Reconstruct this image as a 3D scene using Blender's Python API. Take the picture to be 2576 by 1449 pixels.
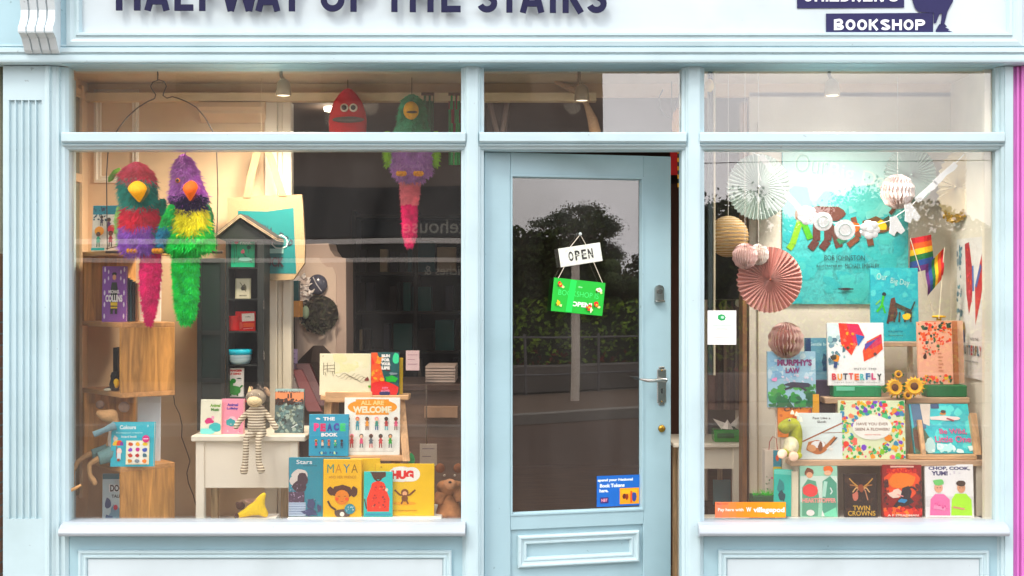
import bpy, math, random
from mathutils import Vector, Matrix

# ------------------------------------------------------------------ camera, sky, sun, exposure
scene = bpy.context.scene
for o in list(bpy.data.objects):
    bpy.data.objects.remove(o)
COL = scene.collection
CAMD, EYE, KPX, CX, CY = 5.5, 1.6, 3190.0, 1288.0, 724.5
cam_data = bpy.data.cameras.new("camera")
cam_data.sensor_width = 36.0
cam_data.lens = 36.0 * KPX / 2576.0
cam_data.clip_end = 600
cam_data.clip_start = 0.05
cam = bpy.data.objects.new("camera", cam_data)
cam.location = (0, -CAMD, EYE)
cam.rotation_euler = (math.radians(90), 0, 0)
COL.objects.link(cam)
scene.camera = cam

SUN_EL, SUN_AZ = math.radians(50), math.radians(-32)   # azimuth measured from -Y towards +X
sdir = Vector((math.sin(SUN_AZ) * math.cos(SUN_EL), -math.cos(SUN_AZ) * math.cos(SUN_EL), math.sin(SUN_EL)))
world = bpy.data.worlds.new("World")
scene.world = world
world.use_nodes = True
wn = world.node_tree
sky = wn.nodes.new("ShaderNodeTexSky")
sky.sky_type = 'NISHITA'
sky.sun_disc = False
sky.sun_elevation = SUN_EL
sky.sun_rotation = math.atan2(sdir.x, sdir.y)
sky.dust_density = 5.0
sky.air_density = 1.6
sky.ozone_density = 2.0
# thin bright cloud veil over the sky
tc = wn.nodes.new("ShaderNodeTexCoord")
nz = wn.nodes.new("ShaderNodeTexNoise"); nz.inputs['Scale'].default_value = 2.2; nz.inputs['Detail'].default_value = 6
cr = wn.nodes.new("ShaderNodeValToRGB")
cr.color_ramp.elements[0].position = 0.35; cr.color_ramp.elements[0].color = (.15, .15, .15, 1)
cr.color_ramp.elements[1].position = 0.65; cr.color_ramp.elements[1].color = (.9, .9, .9, 1)
mx = wn.nodes.new("ShaderNodeMix"); mx.data_type = 'RGBA'
mx.inputs['B'].default_value = (21, 20, 20.5, 1)
wn.links.new(tc.outputs['Generated'], nz.inputs['Vector'])
wn.links.new(nz.outputs['Fac'], cr.inputs['Fac'])
wn.links.new(cr.outputs['Color'], mx.inputs['Factor'])
wn.links.new(sky.outputs['Color'], mx.inputs['A'])
bg = wn.nodes['Background']
bg.inputs['Strength'].default_value = 0.125
wn.links.new(mx.outputs['Result'], bg.inputs['Color'])

sl = bpy.data.lights.new("sun", 'SUN')
sl.energy = 0.85
sl.angle = math.radians(12)
sl.color = (1.0, 0.95, 0.88)
so = bpy.data.objects.new("sun", sl)
so.rotation_euler = sdir.to_track_quat('Z', 'Y').to_euler()
so.location = (-6, -10, 12)
COL.objects.link(so)

scene.view_settings.view_transform = 'Standard'
scene.view_settings.look = 'None'
scene.view_settings.exposure = 0.58
scene.view_settings.gamma = 1.0
try:
    scene.cycles.max_bounces = 8
    scene.cycles.transparent_max_bounces = 16
    scene.cycles.sample_clamp_indirect = 4
except Exception:
    pass

# ------------------------------------------------------------------ helpers
R = math.radians
def P(px, py, d):
    t = CAMD + d
    return Vector(((px - CX) / KPX * t, d, EYE + (CY - py) / KPX * t))
def S(d): return (CAMD + d) / KPX
def X(px, d=0): return (px - CX) / KPX * (CAMD + d)
def Z(py, d=0): return EYE + (CY - py) / KPX * (CAMD + d)

def lin(h):
    if isinstance(h, str):
        h = h.lstrip('#')
        c = [int(h[i:i + 2], 16) / 255 for i in (0, 2, 4)]
        return tuple(((x + .055) / 1.055) ** 2.4 if x > .04045 else x / 12.92 for x in c)
    return h
MATS = {}
def mat(h, rough=.5, kind='plain', metal=0.0, emit=0.0, scale=1.0):
    key = (h, rough, kind, metal, emit, scale)
    if key in MATS: return MATS[key]
    m = bpy.data.materials.new("%s_%s" % (kind, str(h).lstrip('#')))
    m.use_nodes = True
    nt = m.node_tree; N = nt.nodes; L = nt.links
    b = N['Principled BSDF']
    c = lin(h)
    if kind in ('plain', 'fur', 'fabric', 'water') and not emit and not metal:
        g = .3 * c[0] + .55 * c[1] + .15 * c[2]; c = tuple(min(.9, max(.004, g + (v - g) * 1.22)) for v in c)
    b.inputs['Roughness'].default_value = rough
    b.inputs['Metallic'].default_value = metal
    t = N.new("ShaderNodeTexCoord")
    n = N.new("ShaderNodeTexNoise")
    L.new(t.outputs['Object'], n.inputs['Vector'])
    amt = .06
    n.inputs['Scale'].default_value = 18 * scale
    n.inputs['Detail'].default_value = 5
    src = n.outputs['Fac']
    bump = 0; bsrc = None
    if kind == 'paint':
        n.inputs['Scale'].default_value = 3.0; amt = .07
        n2 = N.new("ShaderNodeTexNoise"); n2.inputs['Scale'].default_value = 40
        mp = N.new("ShaderNodeMapping"); mp.inputs['Scale'].default_value = (.15, 1, 1.0)
        L.new(t.outputs['Object'], mp.inputs['Vector']); L.new(mp.outputs['Vector'], n2.inputs['Vector'])
        bump, bsrc = .12, n2.outputs['Fac']
    elif kind == 'wood':
        mp = N.new("ShaderNodeMapping"); mp.inputs['Scale'].default_value = (14, 14, 1.6)
        L.new(t.outputs['Object'], mp.inputs['Vector']); L.new(mp.outputs['Vector'], n.inputs['Vector'])
        n.inputs['Scale'].default_value = 2.2 * scale; n.inputs['Distortion'].default_value = 1.2; amt = .55
        bump, bsrc = .1, n.outputs['Fac']
    elif kind == 'woodx':
        mp = N.new("ShaderNodeMapping"); mp.inputs['Scale'].default_value = (1.6, 14, 14)
        L.new(t.outputs['Object'], mp.inputs['Vector']); L.new(mp.outputs['Vector'], n.inputs['Vector'])
        n.inputs['Scale'].default_value = 2.2 * scale; n.inputs['Distortion'].default_value = 1.0; amt = .4
    elif kind == 'fabric':
        n.inputs['Scale'].default_value = 160; amt = .25
        bump, bsrc = .25, n.outputs['Fac']
    elif kind == 'fur':
        n.inputs['Scale'].default_value = 25; amt = .5
    elif kind == 'brick':
        br = N.new("ShaderNodeTexBrick"); br.inputs['Scale'].default_value = 5
        br.inputs['Color1'].default_value = (*c, 1)
        br.inputs['Color2'].default_value = (c[0] * .7, c[1] * .6, c[2] * .6, 1)
        br.inputs['Mortar'].default_value = (.35, .32, .28, 1)
        mp = N.new("ShaderNodeMapping"); mp.inputs['Rotation'].default_value = (R(90), 0, 0)
        L.new(t.outputs['Object'], mp.inputs['Vector']); L.new(mp.outputs['Vector'], br.inputs['Vector'])
        L.new(br.outputs['Color'], b.inputs['Base Color'])
    elif kind == 'wall':
        n.inputs['Scale'].default_value = 6; amt = .1
        n2 = N.new("ShaderNodeTexNoise"); n2.inputs['Scale'].default_value = 90
        L.new(t.outputs['Object'], n2.inputs['Vector'])
        bump, bsrc = .12, n2.outputs['Fac']
    elif kind == 'water':
        n.inputs['Scale'].default_value = 26; n.inputs['Distortion'].default_value = 2; amt = .35
    if kind == 'paint':
        def nmask(sc, lo, hi, det):
            q = N.new("ShaderNodeTexNoise"); q.inputs['Scale'].default_value = sc; q.inputs['Detail'].default_value = det
            L.new(t.outputs['Object'], q.inputs['Vector'])
            r_ = N.new("ShaderNodeMapRange"); r_.inputs['From Min'].default_value = lo; r_.inputs['From Max'].default_value = hi
            L.new(q.outputs['Fac'], r_.inputs['Value']); return r_.outputs['Result']
        grime = nmask(2.6, .50, .75, 9); chips = nmask(34, .735, .75, 3)
    if kind != 'brick':
        mr = N.new("ShaderNodeMapRange")
        mr.inputs['To Min'].default_value = 1 - amt; mr.inputs['To Max'].default_value = 1 + amt * .7
        mr.inputs['From Min'].default_value = .25; mr.inputs['From Max'].default_value = .75
        L.new(src, mr.inputs['Value'])
        mm = N.new("ShaderNodeMix"); mm.data_type = 'RGBA'; mm.blend_type = 'MULTIPLY'
        mm.inputs['Factor'].default_value = 1
        mm.inputs['A'].default_value = (*c, 1)
        L.new(mr.outputs['Result'], mm.inputs['B'])
        res = mm.outputs['Result']
        if kind == 'paint':
            for msk, cc, k_ in ((grime, (c[0] * .74, c[1] * .76, c[2] * .74), .55), (chips, (c[0] * .55, c[1] * .55, c[2] * .55), .6)):
                ml = N.new("ShaderNodeMath"); ml.operation = 'MULTIPLY'; ml.inputs[1].default_value = k_; L.new(msk, ml.inputs[0])
                m3 = N.new("ShaderNodeMix"); m3.data_type = 'RGBA'; m3.inputs['B'].default_value = (*cc, 1)
                L.new(ml.outputs[0], m3.inputs['Factor']); L.new(res, m3.inputs['A']); res = m3.outputs['Result']
        L.new(res, b.inputs['Base Color'])
    if bump:
        bp = N.new("ShaderNodeBump"); bp.inputs['Strength'].default_value = bump; bp.inputs['Distance'].default_value = .004
        L.new(bsrc, bp.inputs['Height']); L.new(bp.outputs['Normal'], b.inputs['Normal'])
    if emit:
        b.inputs['Emission Color'].default_value = (*c, 1)
        b.inputs['Emission Strength'].default_value = emit
    MATS[key] = m
    return m
def stripes(h1, h2, freq, axis='Z', name='striped_fabric', duty=.5):
    key = (h1, h2, freq, axis)
    if key in MATS: return MATS[key]
    m = bpy.data.materials.new(name); m.use_nodes = True
    N = m.node_tree.nodes; L = m.node_tree.links; b = N['Principled BSDF']; b.inputs['Roughness'].default_value = .9
    t = N.new("ShaderNodeTexCoord"); w = N.new("ShaderNodeTexWave")
    w.bands_direction = axis; w.inputs['Scale'].default_value = freq; w.inputs['Distortion'].default_value = .6
    w.inputs['Detail'].default_value = 1
    r = N.new("ShaderNodeValToRGB"); r.color_ramp.interpolation = 'LINEAR'
    r.color_ramp.elements[0].position = duty - .06; r.color_ramp.elements[0].color = (*lin(h1), 1)
    r.color_ramp.elements[1].position = duty + .06; r.color_ramp.elements[1].color = (*lin(h2), 1)
    L.new(t.outputs['Object'], w.inputs['Vector']); L.new(w.outputs['Fac'], r.inputs['Fac']); L.new(r.outputs['Color'], b.inputs['Base Color'])
    MATS[key] = m
    return m
REFL = .118
def glass_mat():
    m = bpy.data.materials.new("window_glass"); m.use_nodes = True
    N = m.node_tree.nodes; L = m.node_tree.links
    N.remove(N['Principled BSDF'])
    tr = N.new("ShaderNodeBsdfTransparent"); tr.inputs['Color'].default_value = (.985, .99, .985, 1)
    gl = N.new("ShaderNodeBsdfGlossy"); gl.inputs['Roughness'].default_value = 0.0
    n = N.new("ShaderNodeTexNoise"); n.inputs['Scale'].default_value = 1.1; n.inputs['Detail'].default_value = 1
    t = N.new("ShaderNodeTexCoord"); L.new(t.outputs['Object'], n.inputs['Vector'])
    bp = N.new("ShaderNodeBump"); bp.inputs['Strength'].default_value = .10; bp.inputs['Distance'].default_value = .01
    L.new(n.outputs['Fac'], bp.inputs['Height']); L.new(bp.outputs['Normal'], gl.inputs['Normal'])
    lw = N.new("ShaderNodeLayerWeight"); lw.inputs['Blend'].default_value = .5
    pw = N.new("ShaderNodeMath"); pw.operation = 'POWER'; pw.inputs[1].default_value = 5
    f = N.new("ShaderNodeMath"); f.operation = 'MULTIPLY_ADD'; f.inputs[1].default_value = .6; f.inputs[2].default_value = REFL
    L.new(lw.outputs['Facing'], pw.inputs[0]); L.new(pw.outputs[0], f.inputs[0])
    mx = N.new("ShaderNodeMixShader")
    L.new(f.outputs[0], mx.inputs['Fac']); L.new(tr.outputs[0], mx.inputs[1]); L.new(gl.outputs[0], mx.inputs[2])
    # thin film of dust and smears, its pale veil also painting haze over the pane
    df = N.new("ShaderNodeBsdfDiffuse"); df.inputs['Color'].default_value = (.8, .78, .75, 1)
    n2 = N.new("ShaderNodeTexNoise"); n2.inputs['Scale'].default_value = 2.4; n2.inputs['Detail'].default_value = 8; n2.inputs['Distortion'].default_value = 1.5
    mpg = N.new("ShaderNodeMapping"); mpg.inputs['Rotation'].default_value = (0, R(25), 0); mpg.inputs['Scale'].default_value = (1, 1, .45)
    L.new(t.outputs['Object'], mpg.inputs['Vector']); L.new(mpg.outputs['Vector'], n2.inputs['Vector'])
    mrg = N.new("ShaderNodeMapRange"); mrg.inputs['From Min'].default_value = .3; mrg.inputs['From Max'].default_value = .75; mrg.inputs['To Min'].default_value = .001; mrg.inputs['To Max'].default_value = .018
    L.new(n2.outputs['Fac'], mrg.inputs['Value'])
    m2 = N.new("ShaderNodeMixShader"); L.new(mrg.outputs['Result'], m2.inputs['Fac']); L.new(mx.outputs[0], m2.inputs[1]); L.new(df.outputs[0], m2.inputs[2])
    L.new(m2.outputs[0], N['Material Output'].inputs['Surface'])
    return m

class MB:
    """collects faces with materials, builds one mesh object"""
    def __init__(s, xf=None):
        s.v = []; s.f = []; s.m = []; s.sm = []; s.mats = []; s.xf = xf
    def mi(s, m):
        if m not in s.mats: s.mats.append(m)
        return s.mats.index(m)
    def add(s, vs, fs, m, smooth=False):
        o = len(s.v)
        s.v += [tuple(v) for v in vs]
        k = s.mi(m)
        for f in fs:
            s.f.append([i + o for i in f]); s.m.append(k); s.sm.append(smooth)
    def box(s, x0, y0, z0, x1, y1, z1, m, bev=0.0):
        x0, x1 = min(x0, x1), max(x0, x1); y0, y1 = min(y0, y1), max(y0, y1); z0, z1 = min(z0, z1), max(z0, z1)
        b = min(bev, (x1 - x0) * .45, (y1 - y0) * .45, (z1 - z0) * .45)
        if b <= 0:
            vs = [(x, y, z) for z in (z0, z1) for y in (y0, y1) for x in (x0, x1)]
            s.add(vs, [(0, 2, 3, 1), (4, 5, 7, 6), (0, 1, 5, 4), (2, 6, 7, 3), (0, 4, 6, 2), (1, 3, 7, 5)], m)
            return
        vs = []; idx = {}
        for ix, x in enumerate((x0, x1)):
            for iy, y in enumerate((y0, y1)):
                for iz, z in enumerate((z0, z1)):
                    sx, sy, sz = (1, -1)[ix], (1, -1)[iy], (1, -1)[iz]
                    idx[ix, iy, iz, 'x'] = len(vs); vs.append((x, y + sy * b, z + sz * b))
                    idx[ix, iy, iz, 'y'] = len(vs); vs.append((x + sx * b, y, z + sz * b))
                    idx[ix, iy, iz, 'z'] = len(vs); vs.append((x + sx * b, y + sy * b, z))
        fs = []
        g = lambda a, c, e, k: idx[a, c, e, k]
        for i in (0, 1):
            q = [g(i, 0, 0, 'x'), g(i, 0, 1, 'x'), g(i, 1, 1, 'x'), g(i, 1, 0, 'x')]; fs.append(q if i == 0 else q[::-1])
            q = [g(0, i, 0, 'y'), g(1, i, 0, 'y'), g(1, i, 1, 'y'), g(0, i, 1, 'y')]; fs.append(q if i == 0 else q[::-1])
            q = [g(0, 0, i, 'z'), g(0, 1, i, 'z'), g(1, 1, i, 'z'), g(1, 0, i, 'z')]; fs.append(q if i == 0 else q[::-1])
        for i in (0, 1):
            for j in (0, 1):
                fs.append([g(i, j, 0, 'x'), g(i, j, 1, 'x'), g(i, j, 1, 'y'), g(i, j, 0, 'y')])
                fs.append([g(i, 0, j, 'x'), g(i, 1, j, 'x'), g(i, 1, j, 'z'), g(i, 0, j, 'z')])
                fs.append([g(0, i, j, 'y'), g(1, i, j, 'y'), g(1, i, j, 'z'), g(0, i, j, 'z')])
                for k in (0, 1):
                    fs.append([g(i, j, k, 'x'), g(i, j, k, 'y'), g(i, j, k, 'z')])
        s.add(vs, fs, m)
    def ex(s, prof, x0, x1, m, smooth=False):      # profile (y,z) along x
        n = len(prof)
        vs = [(x0, y, z) for y, z in prof] + [(x1, y, z) for y, z in prof]
        s.add(vs, [(i, (i + 1) % n, n + (i + 1) % n, n + i) for i in range(n)] , m, smooth)
        s.add(vs, [list(range(n))[::-1], list(range(n, 2 * n))], m)
    def ez(s, prof, z0, z1, m, smooth=False):      # profile (x,y) along z
        n = len(prof)
        vs = [(x, y, z0) for x, y in prof] + [(x, y, z1) for x, y in prof]
        s.add(vs, [(i, (i + 1) % n, n + (i + 1) % n, n + i) for i in range(n)], m, smooth)
        s.add(vs, [list(range(n))[::-1], list(range(n, 2 * n))], m)
    def ey(s, prof, y0, y1, m):                    # profile (x,z) along y
        n = len(prof)
        vs = [(x, y0, z) for x, z in prof] + [(x, y1, z) for x, z in prof]
        s.add(vs, [(i, (i + 1) % n, n + (i + 1) % n, n + i) for i in range(n)] + [list(range(n)), list(range(n, 2 * n))[::-1]], m)
    def rectframe(s, x0, z0, x1, z1, loops, m):    # loops [(inset,y)...] mitred moulding in an XZ plane
        rs = [[(x0 + i, y, z0 + i), (x1 - i, y, z0 + i), (x1 - i, y, z1 - i), (x0 + i, y, z1 - i)] for i, y in loops]
        vs = [p for r in rs for p in r]; fs = []
        for k in range(len(rs) - 1):
            for j in range(4):
                a, b = k * 4 + j, k * 4 + (j + 1) % 4
                fs.append((a, b, b + 4, a + 4))
        s.add(vs, fs, m)
    def ell(s, c, r, m, nu=16, nv=10, rot=None, fn=None):
        vs = []; fs = []
        for j in range(nv + 1):
            th = math.pi * j / nv
            for i in range(nu):
                ph = 2 * math.pi * i / nu
                v = Vector((math.sin(th) * math.cos(ph) * r[0], math.sin(th) * math.sin(ph) * r[1], math.cos(th) * r[2]))
                if fn: v = fn(v)
                if rot: v = rot @ v
                vs.append(v + Vector(c))
        for j in range(nv):
            for i in range(nu):
                fs.append((j * nu + i, (j + 1) * nu + i, (j + 1) * nu + (i + 1) % nu, j * nu + (i + 1) % nu))
        s.add(vs, fs, m, True)
    def tube(s, pts, r, m, n=8, cap=True):
        pts = [Vector(p) for p in pts]
        rr = r if isinstance(r, (list, tuple)) else [r] * len(pts)
        vs = []; fs = []; up = None
        for k, p in enumerate(pts):
            a = pts[max(k - 1, 0)]; b = pts[min(k + 1, len(pts) - 1)]
            t = (b - a)
            t = t.normalized() if t.length > 1e-9 else Vector((0, 0, 1))
            if up is None: up = Vector((0, 1, 0)) if abs(t.y) < .9 else Vector((1, 0, 0))
            u = (up - t * up.dot(t)).normalized(); w = t.cross(u); up = u
            for i in range(n):
                an = 2 * math.pi * i / n
                vs.append(p + (u * math.cos(an) + w * math.sin(an)) * rr[k])
        for k in range(len(pts) - 1):
            for i in range(n):
                fs.append((k * n + i, k * n + (i + 1) % n, (k + 1) * n + (i + 1) % n, (k + 1) * n + i))
        s.add(vs, fs, m, True)
        if cap:
            s.add(vs, [list(range(n))[::-1], list(range((len(pts) - 1) * n, len(pts) * n))], m)
    def lathe(s, c, prof, m, n=20, sx=1, sy=1):    # prof (r,z)
        vs = []; fs = []
        for r, z in prof:
            for i in range(n):
                a = 2 * math.pi * i / n
                vs.append((c[0] + r * sx * math.cos(a), c[1] + r * sy * math.sin(a), c[2] + z))
        for k in range(len(prof) - 1):
            for i in range(n):
                fs.append((k * n + i, k * n + (i + 1) % n, (k + 1) * n + (i + 1) % n, (k + 1) * n + i))
        s.add(vs, fs, m, True)
    def build(s, name, parent=None, loc=None, rot=None):
        me = bpy.data.meshes.new(name)
        me.from_pydata(s.v, [], s.f)
        for m in s.mats: me.materials.append(m)
        me.polygons.foreach_set('material_index', s.m)
        me.polygons.foreach_set('use_smooth', s.sm)
        me.update()
        o = bpy.data.objects.new(name, me)
        COL.objects.link(o)
        if parent is not None: o.parent = parent
        if loc is not None: o.location = loc
        if rot is not None: o.rotation_euler = rot
        return o
def tag(o, label=None, cat=None, group=None, kind=None):
    if label: o['label'] = label
    if cat: o['category'] = cat
    if group: o['group'] = group
    if kind: o['kind'] = kind
    return o
def thing(name, label, cat, loc=(0, 0, 0), rot=(0, 0, 0), group=None):
    o = bpy.data.objects.new(name, None)
    o.empty_display_size = .05
    COL.objects.link(o)
    o.location = loc; o.rotation_euler = rot
    return tag(o, label, cat, group)
def copy_tree(o, parent=None):
    c = o.copy(); COL.objects.link(c); c.parent = parent
    for ch in [x for x in bpy.data.objects if x.parent == o]: copy_tree(ch, c)
    return c

# text as filled mesh, cached: vertices normalised to width 1 x natural height
TXT = {}
def text_mesh(txt, bold=0.0):
    k = (txt, bold)
    if k in TXT: return TXT[k]
    cu = bpy.data.curves.new("txt", 'FONT'); cu.body = txt; cu.size = 1; cu.offset = bold; cu.resolution_u = 3
    ob = bpy.data.objects.new("txt", cu); COL.objects.link(ob)
    bpy.context.view_layer.update()
    dg = bpy.context.evaluated_depsgraph_get()
    me = bpy.data.meshes.new_from_object(ob.evaluated_get(dg))
    vs = [(v.co.x, v.co.y) for v in me.vertices]; fs = [tuple(p.vertices) for p in me.polygons]
    bpy.data.objects.remove(ob); bpy.data.curves.remove(cu); bpy.data.meshes.remove(me)
    if not vs: vs = [(0, 0), (1, 0), (1, 1)]; fs = []
    x0 = min(v[0] for v in vs); x1 = max(v[0] for v in vs); y0 = min(v[1] for v in vs); y1 = max(v[1] for v in vs)
    TXT[k] = (vs, fs, x0, y0, max(x1 - x0, 1e-6), max(y1 - y0, 1e-6))
    return TXT[k]

class Art:
    """flat artwork on a plane. u 0..1 left to right, v 0..1 top to bottom; every layer sits just in front of the last"""
    STEP = .00035
    def __init__(s, mb, x0, z0, w, h, y=0.0, step=None):
        s.mb = mb; s.x0 = x0; s.z0 = z0; s.w = w; s.h = h; s.y = y; s.n = 1
        if step: s.STEP = step
    def pt(s, u, v):
        u = min(max(u, 0.004), .996); v = min(max(v, 0.004), .996)
        return (s.x0 + u * s.w, s.y - s.n * s.STEP, s.z0 + (1 - v) * s.h)
    def p(s, pts, col):
        s.mb.add([s.pt(*q) for q in pts], [tuple(range(len(pts)))], s.m(col)); s.n += .012
    def m(s, col): return mat(col, .45)
    def nl(s): s.n += 1; return s
    def r(s, u0, v0, u1, v1, col, a=0):
        pts = [(u0, v0), (u1, v0), (u1, v1), (u0, v1)]
        if a:
            cu, cv = (u0 + u1) / 2, (v0 + v1) / 2; asp = s.w / s.h; ca, sa = math.cos(R(a)), math.sin(R(a))
            pts = [(cu + ((p - cu) * ca - (q - cv) / asp * sa), cv + ((p - cu) * asp * sa + (q - cv) * ca)) for p, q in pts]
        s.p(pts, col); s.n += 1
    def e(s, cu, cv, ru, rv, col, n=18, jag=0, seed=1, a=0, adv=True):
        rnd = random.Random(seed); pts = []; asp = s.w / s.h; ca, sa = math.cos(R(a)), math.sin(R(a))
        for i in range(n):
            t = 2 * math.pi * i / n; k = 1 + rnd.uniform(-jag, jag)
            p, q = ru * k * math.cos(t), rv * k * math.sin(t)
            if a: p, q = p * ca - q / asp * sa, p * asp * sa + q * ca
            pts.append((cu + p, cv + q))
        s.p(pts, col)
        if adv: s.n += 1
    def l(s, pts, wd, col):                        # polyline, width in u units
        asp = s.w / s.h
        for k in range(len(pts) - 1):
            (a, b), (c, d) = pts[k], pts[k + 1]
            dx, dy = c - a, (d - b) / asp; ln = math.hypot(dx, dy) or 1e-6
            nx, ny = -dy / ln * wd / 2, dx / ln * wd / 2 * asp
            s.p([(a + nx, b + ny), (c + nx, d + ny), (c - nx, d - ny), (a - nx, b - ny)], col)
        s.n += 1
    def t(s, txt, cu, cv, wu, hv, col, bold=.02, a=0):   # text centred, forced to width wu, height hv
        vs, fs, x0, y0, w, h = text_mesh(txt, bold)
        asp = s.w / s.h; ca, sa = math.cos(R(a)), math.sin(R(a)); out = []
        for x, y in vs:
            p = ((x - x0) / w - .5) * wu; q = -((y - y0) / h - .5) * hv
            if a: p, q = p * ca - q / asp * sa, p * asp * sa + q * ca
            out.append(s.pt(cu + p, cv + q))
        s.mb.add(out, fs, s.m(col)); s.n += 1.01
    def tt(s, txt, cu, cv, wu, hv, cols, bold=.03, amp=0):  # one colour per letter
        n = len(txt)
        for i, c in enumerate(txt):
            if c == ' ': continue
            s.t(c, cu - wu / 2 + wu * (i + .5) / n, cv + amp * math.sin(i * 1.7), wu / n * (.3 if c in "I'!.,il" else .82), hv, cols[i % len(cols)], bold); s.n -= 1
        s.n += 1
    def sc(s, n, u0, v0, u1, v1, size, cols, seed=1, k=7, avoid=None):
        rnd = random.Random(seed); asp = s.w / s.h
        for i in range(n):
            u, v = rnd.uniform(u0, u1), rnd.uniform(v0, v1)
            if avoid and ((u - avoid[0]) / avoid[2]) ** 2 + ((v - avoid[1]) / avoid[3]) ** 2 < 1: continue
            z = size * rnd.uniform(.5, 1.3)
            s.e(u, v, z * rnd.uniform(.6, 1.2), z * asp * rnd.uniform(.6, 1.2), rnd.choice(cols), k, .35, rnd.random(), rnd.uniform(0, 180), False)
        s.n = math.ceil(s.n) + 1
    def man(s, cu, cv, h, skin, shirt, leg, hair='2a1a14', arms=.9, dx=0):  # small printed figure; cv = middle
        asp = s.w / s.h; q = h / asp
        s.l([(cu - .16 * q, cv + .02 * h - arms * .06 * h), (cu, cv - .14 * h), (cu + .16 * q, cv + .02 * h - arms * .06 * h)], .055 * q, skin)
        s.l([(cu - .06 * q, cv + .1 * h), (cu - .08 * q - dx, cv + .46 * h)], .075 * q, leg)
        s.l([(cu + .06 * q, cv + .1 * h), (cu + .08 * q + dx, cv + .46 * h)], .075 * q, leg)
        s.p([(cu - .08 * q, cv - .2 * h), (cu + .08 * q, cv - .2 * h), (cu + .13 * q, cv + .18 * h), (cu - .13 * q, cv + .18 * h)], shirt); s.n += 1
        s.e(cu, cv - .35 * h, .15 * q, .155 * h, hair, 10)
        s.e(cu, cv - .32 * h, .105 * q, .115 * h, skin, 10)

def book(label, x0, y0, x1, y1, d, base='ffffff', art=None, th=.02, yaw=0, lean=6, z=None, spine=None, pages='efe6d2',
         name='picture_book', cat='book', roll=0, board=None, group=None):
    s_ = S(d); w = (x1 - x0) * s_; h = (y1 - y0) * s_
    b = P((x0 + x1) / 2, y1, d)
    if z is not None: b.z = z + .001
    o = thing(name, label, cat, b, (R(-lean), R(roll), R(yaw)), group)
    cm = mat(base, .38); bt = .0025
    mb = MB()
    mb.box(-w / 2, 0, 0, w / 2, bt, h, cm, .0006)
    mb.box(-w / 2, th - bt, 0, w / 2, th, h, cm if board is None else mat(board, .4), .0006)
    mb.box(-w / 2 - .001, .0003, .0003, -w / 2 + bt, th - .0003, h - .0003, cm if spine is None else mat(spine, .4), .0008)
    if art: art(Art(mb, -w / 2, 0, w, h, 0))
    mb.build('cover', o)
    pg = MB(); e = .003
    pg.box(-w / 2 + bt, bt + .0002, e, w / 2 - e, th - bt - .0002, h - e, mat(pages, .8, 'plain'))
    pg.build('pages', o)
    return o

def skin(pts, edges, sub=2):
    """pts: list of (x,y,z,r); first point is the root. returns evaluated mesh of one continuous skinned surface"""
    me = bpy.data.meshes.new("sk"); me.from_pydata([p[:3] for p in pts], edges, [])
    ob = bpy.data.objects.new("sk", me); COL.objects.link(ob)
    ob.modifiers.new("s", 'SKIN'); 
    for i, p in enumerate(pts):
        sv = me.skin_vertices[0].data[i]
        r = p[3] if isinstance(p[3], (tuple, list)) else (p[3], p[3])
        sv.radius = r; sv.use_root = (i == 0)
    ss = ob.modifiers.new("u", 'SUBSURF'); ss.levels = sub; ss.render_levels = sub
    bpy.context.view_layer.update()
    dg = bpy.context.evaluated_depsgraph_get()
    out = bpy.data.meshes.new_from_object(ob.evaluated_get(dg))
    bpy.data.objects.remove(ob); bpy.data.meshes.remove(me)
    return out
def skin_obj(name, pts, edges, m, parent=None, sub=2, sel=None):
    me = skin(pts, edges, sub); me.materials.clear(); 
    for q in (m if isinstance(m, list) else [m]): me.materials.append(q)
    for p in me.polygons:
        p.use_smooth = True
        p.material_index = sel(p.center) if sel else 0
    o = bpy.data.objects.new(name, me); COL.objects.link(o)
    if parent: o.parent = parent
    return o
# ------------------------------------------------------------------ setting outside
BLUE = mat('bad3da', .38, 'paint')
BLUE2 = mat('a0c3ce', .42, 'paint')
PANEL = mat('c2d1d7', .45, 'paint')
CREAM = mat('dcbd98', .8, 'wall')
WHITEP = mat('e2d9c8', .8, 'wall')
DARK = mat('4a3e38', .85, 'wall')
BRN = mat('6b5a50', .8, 'wall')
WOOD = mat('cc9048', .5, 'wood')
WOODX = mat('cf9558', .5, 'woodx')
PINE = mat('d8a876', .55, 'woodx')
PINEZ = mat('d8a876', .55, 'wood')
OFFW = mat('ece2cf', .45, 'paint')
BLACK = mat('1c1e20', .5)
GLASS = glass_mat()
STEEL = mat('b9b7b2', .25, 'plain', 1.0)
BRASS = mat('b08a3a', .35, 'plain', 1.0)

def struct(name, mb): return tag(mb.build(name), kind='structure')
mb = MB(); mb.box(-60, -130, -.3, 60, 25, -.14, mat('6d6a60', .95, 'wall')); struct('ground', mb)
mb = MB(); mb.box(-60, -9.3, -.14, 60, -2.4, -.125, mat('57463a', .9, 'water', scale=.2))
struct('road', mb)
mb = MB(); mb.box(-60, -2.4, -.14, 60, 0.0, 0, mat('8a857d', .9, 'wall'), .01); struct('pavement', mb)
mb = MB(); mb.box(-60, -12, -.14, 60, -9.3, 0, mat('6a5a4c', .9, 'water', scale=.5), .01); struct('far_pavement', mb)

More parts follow.
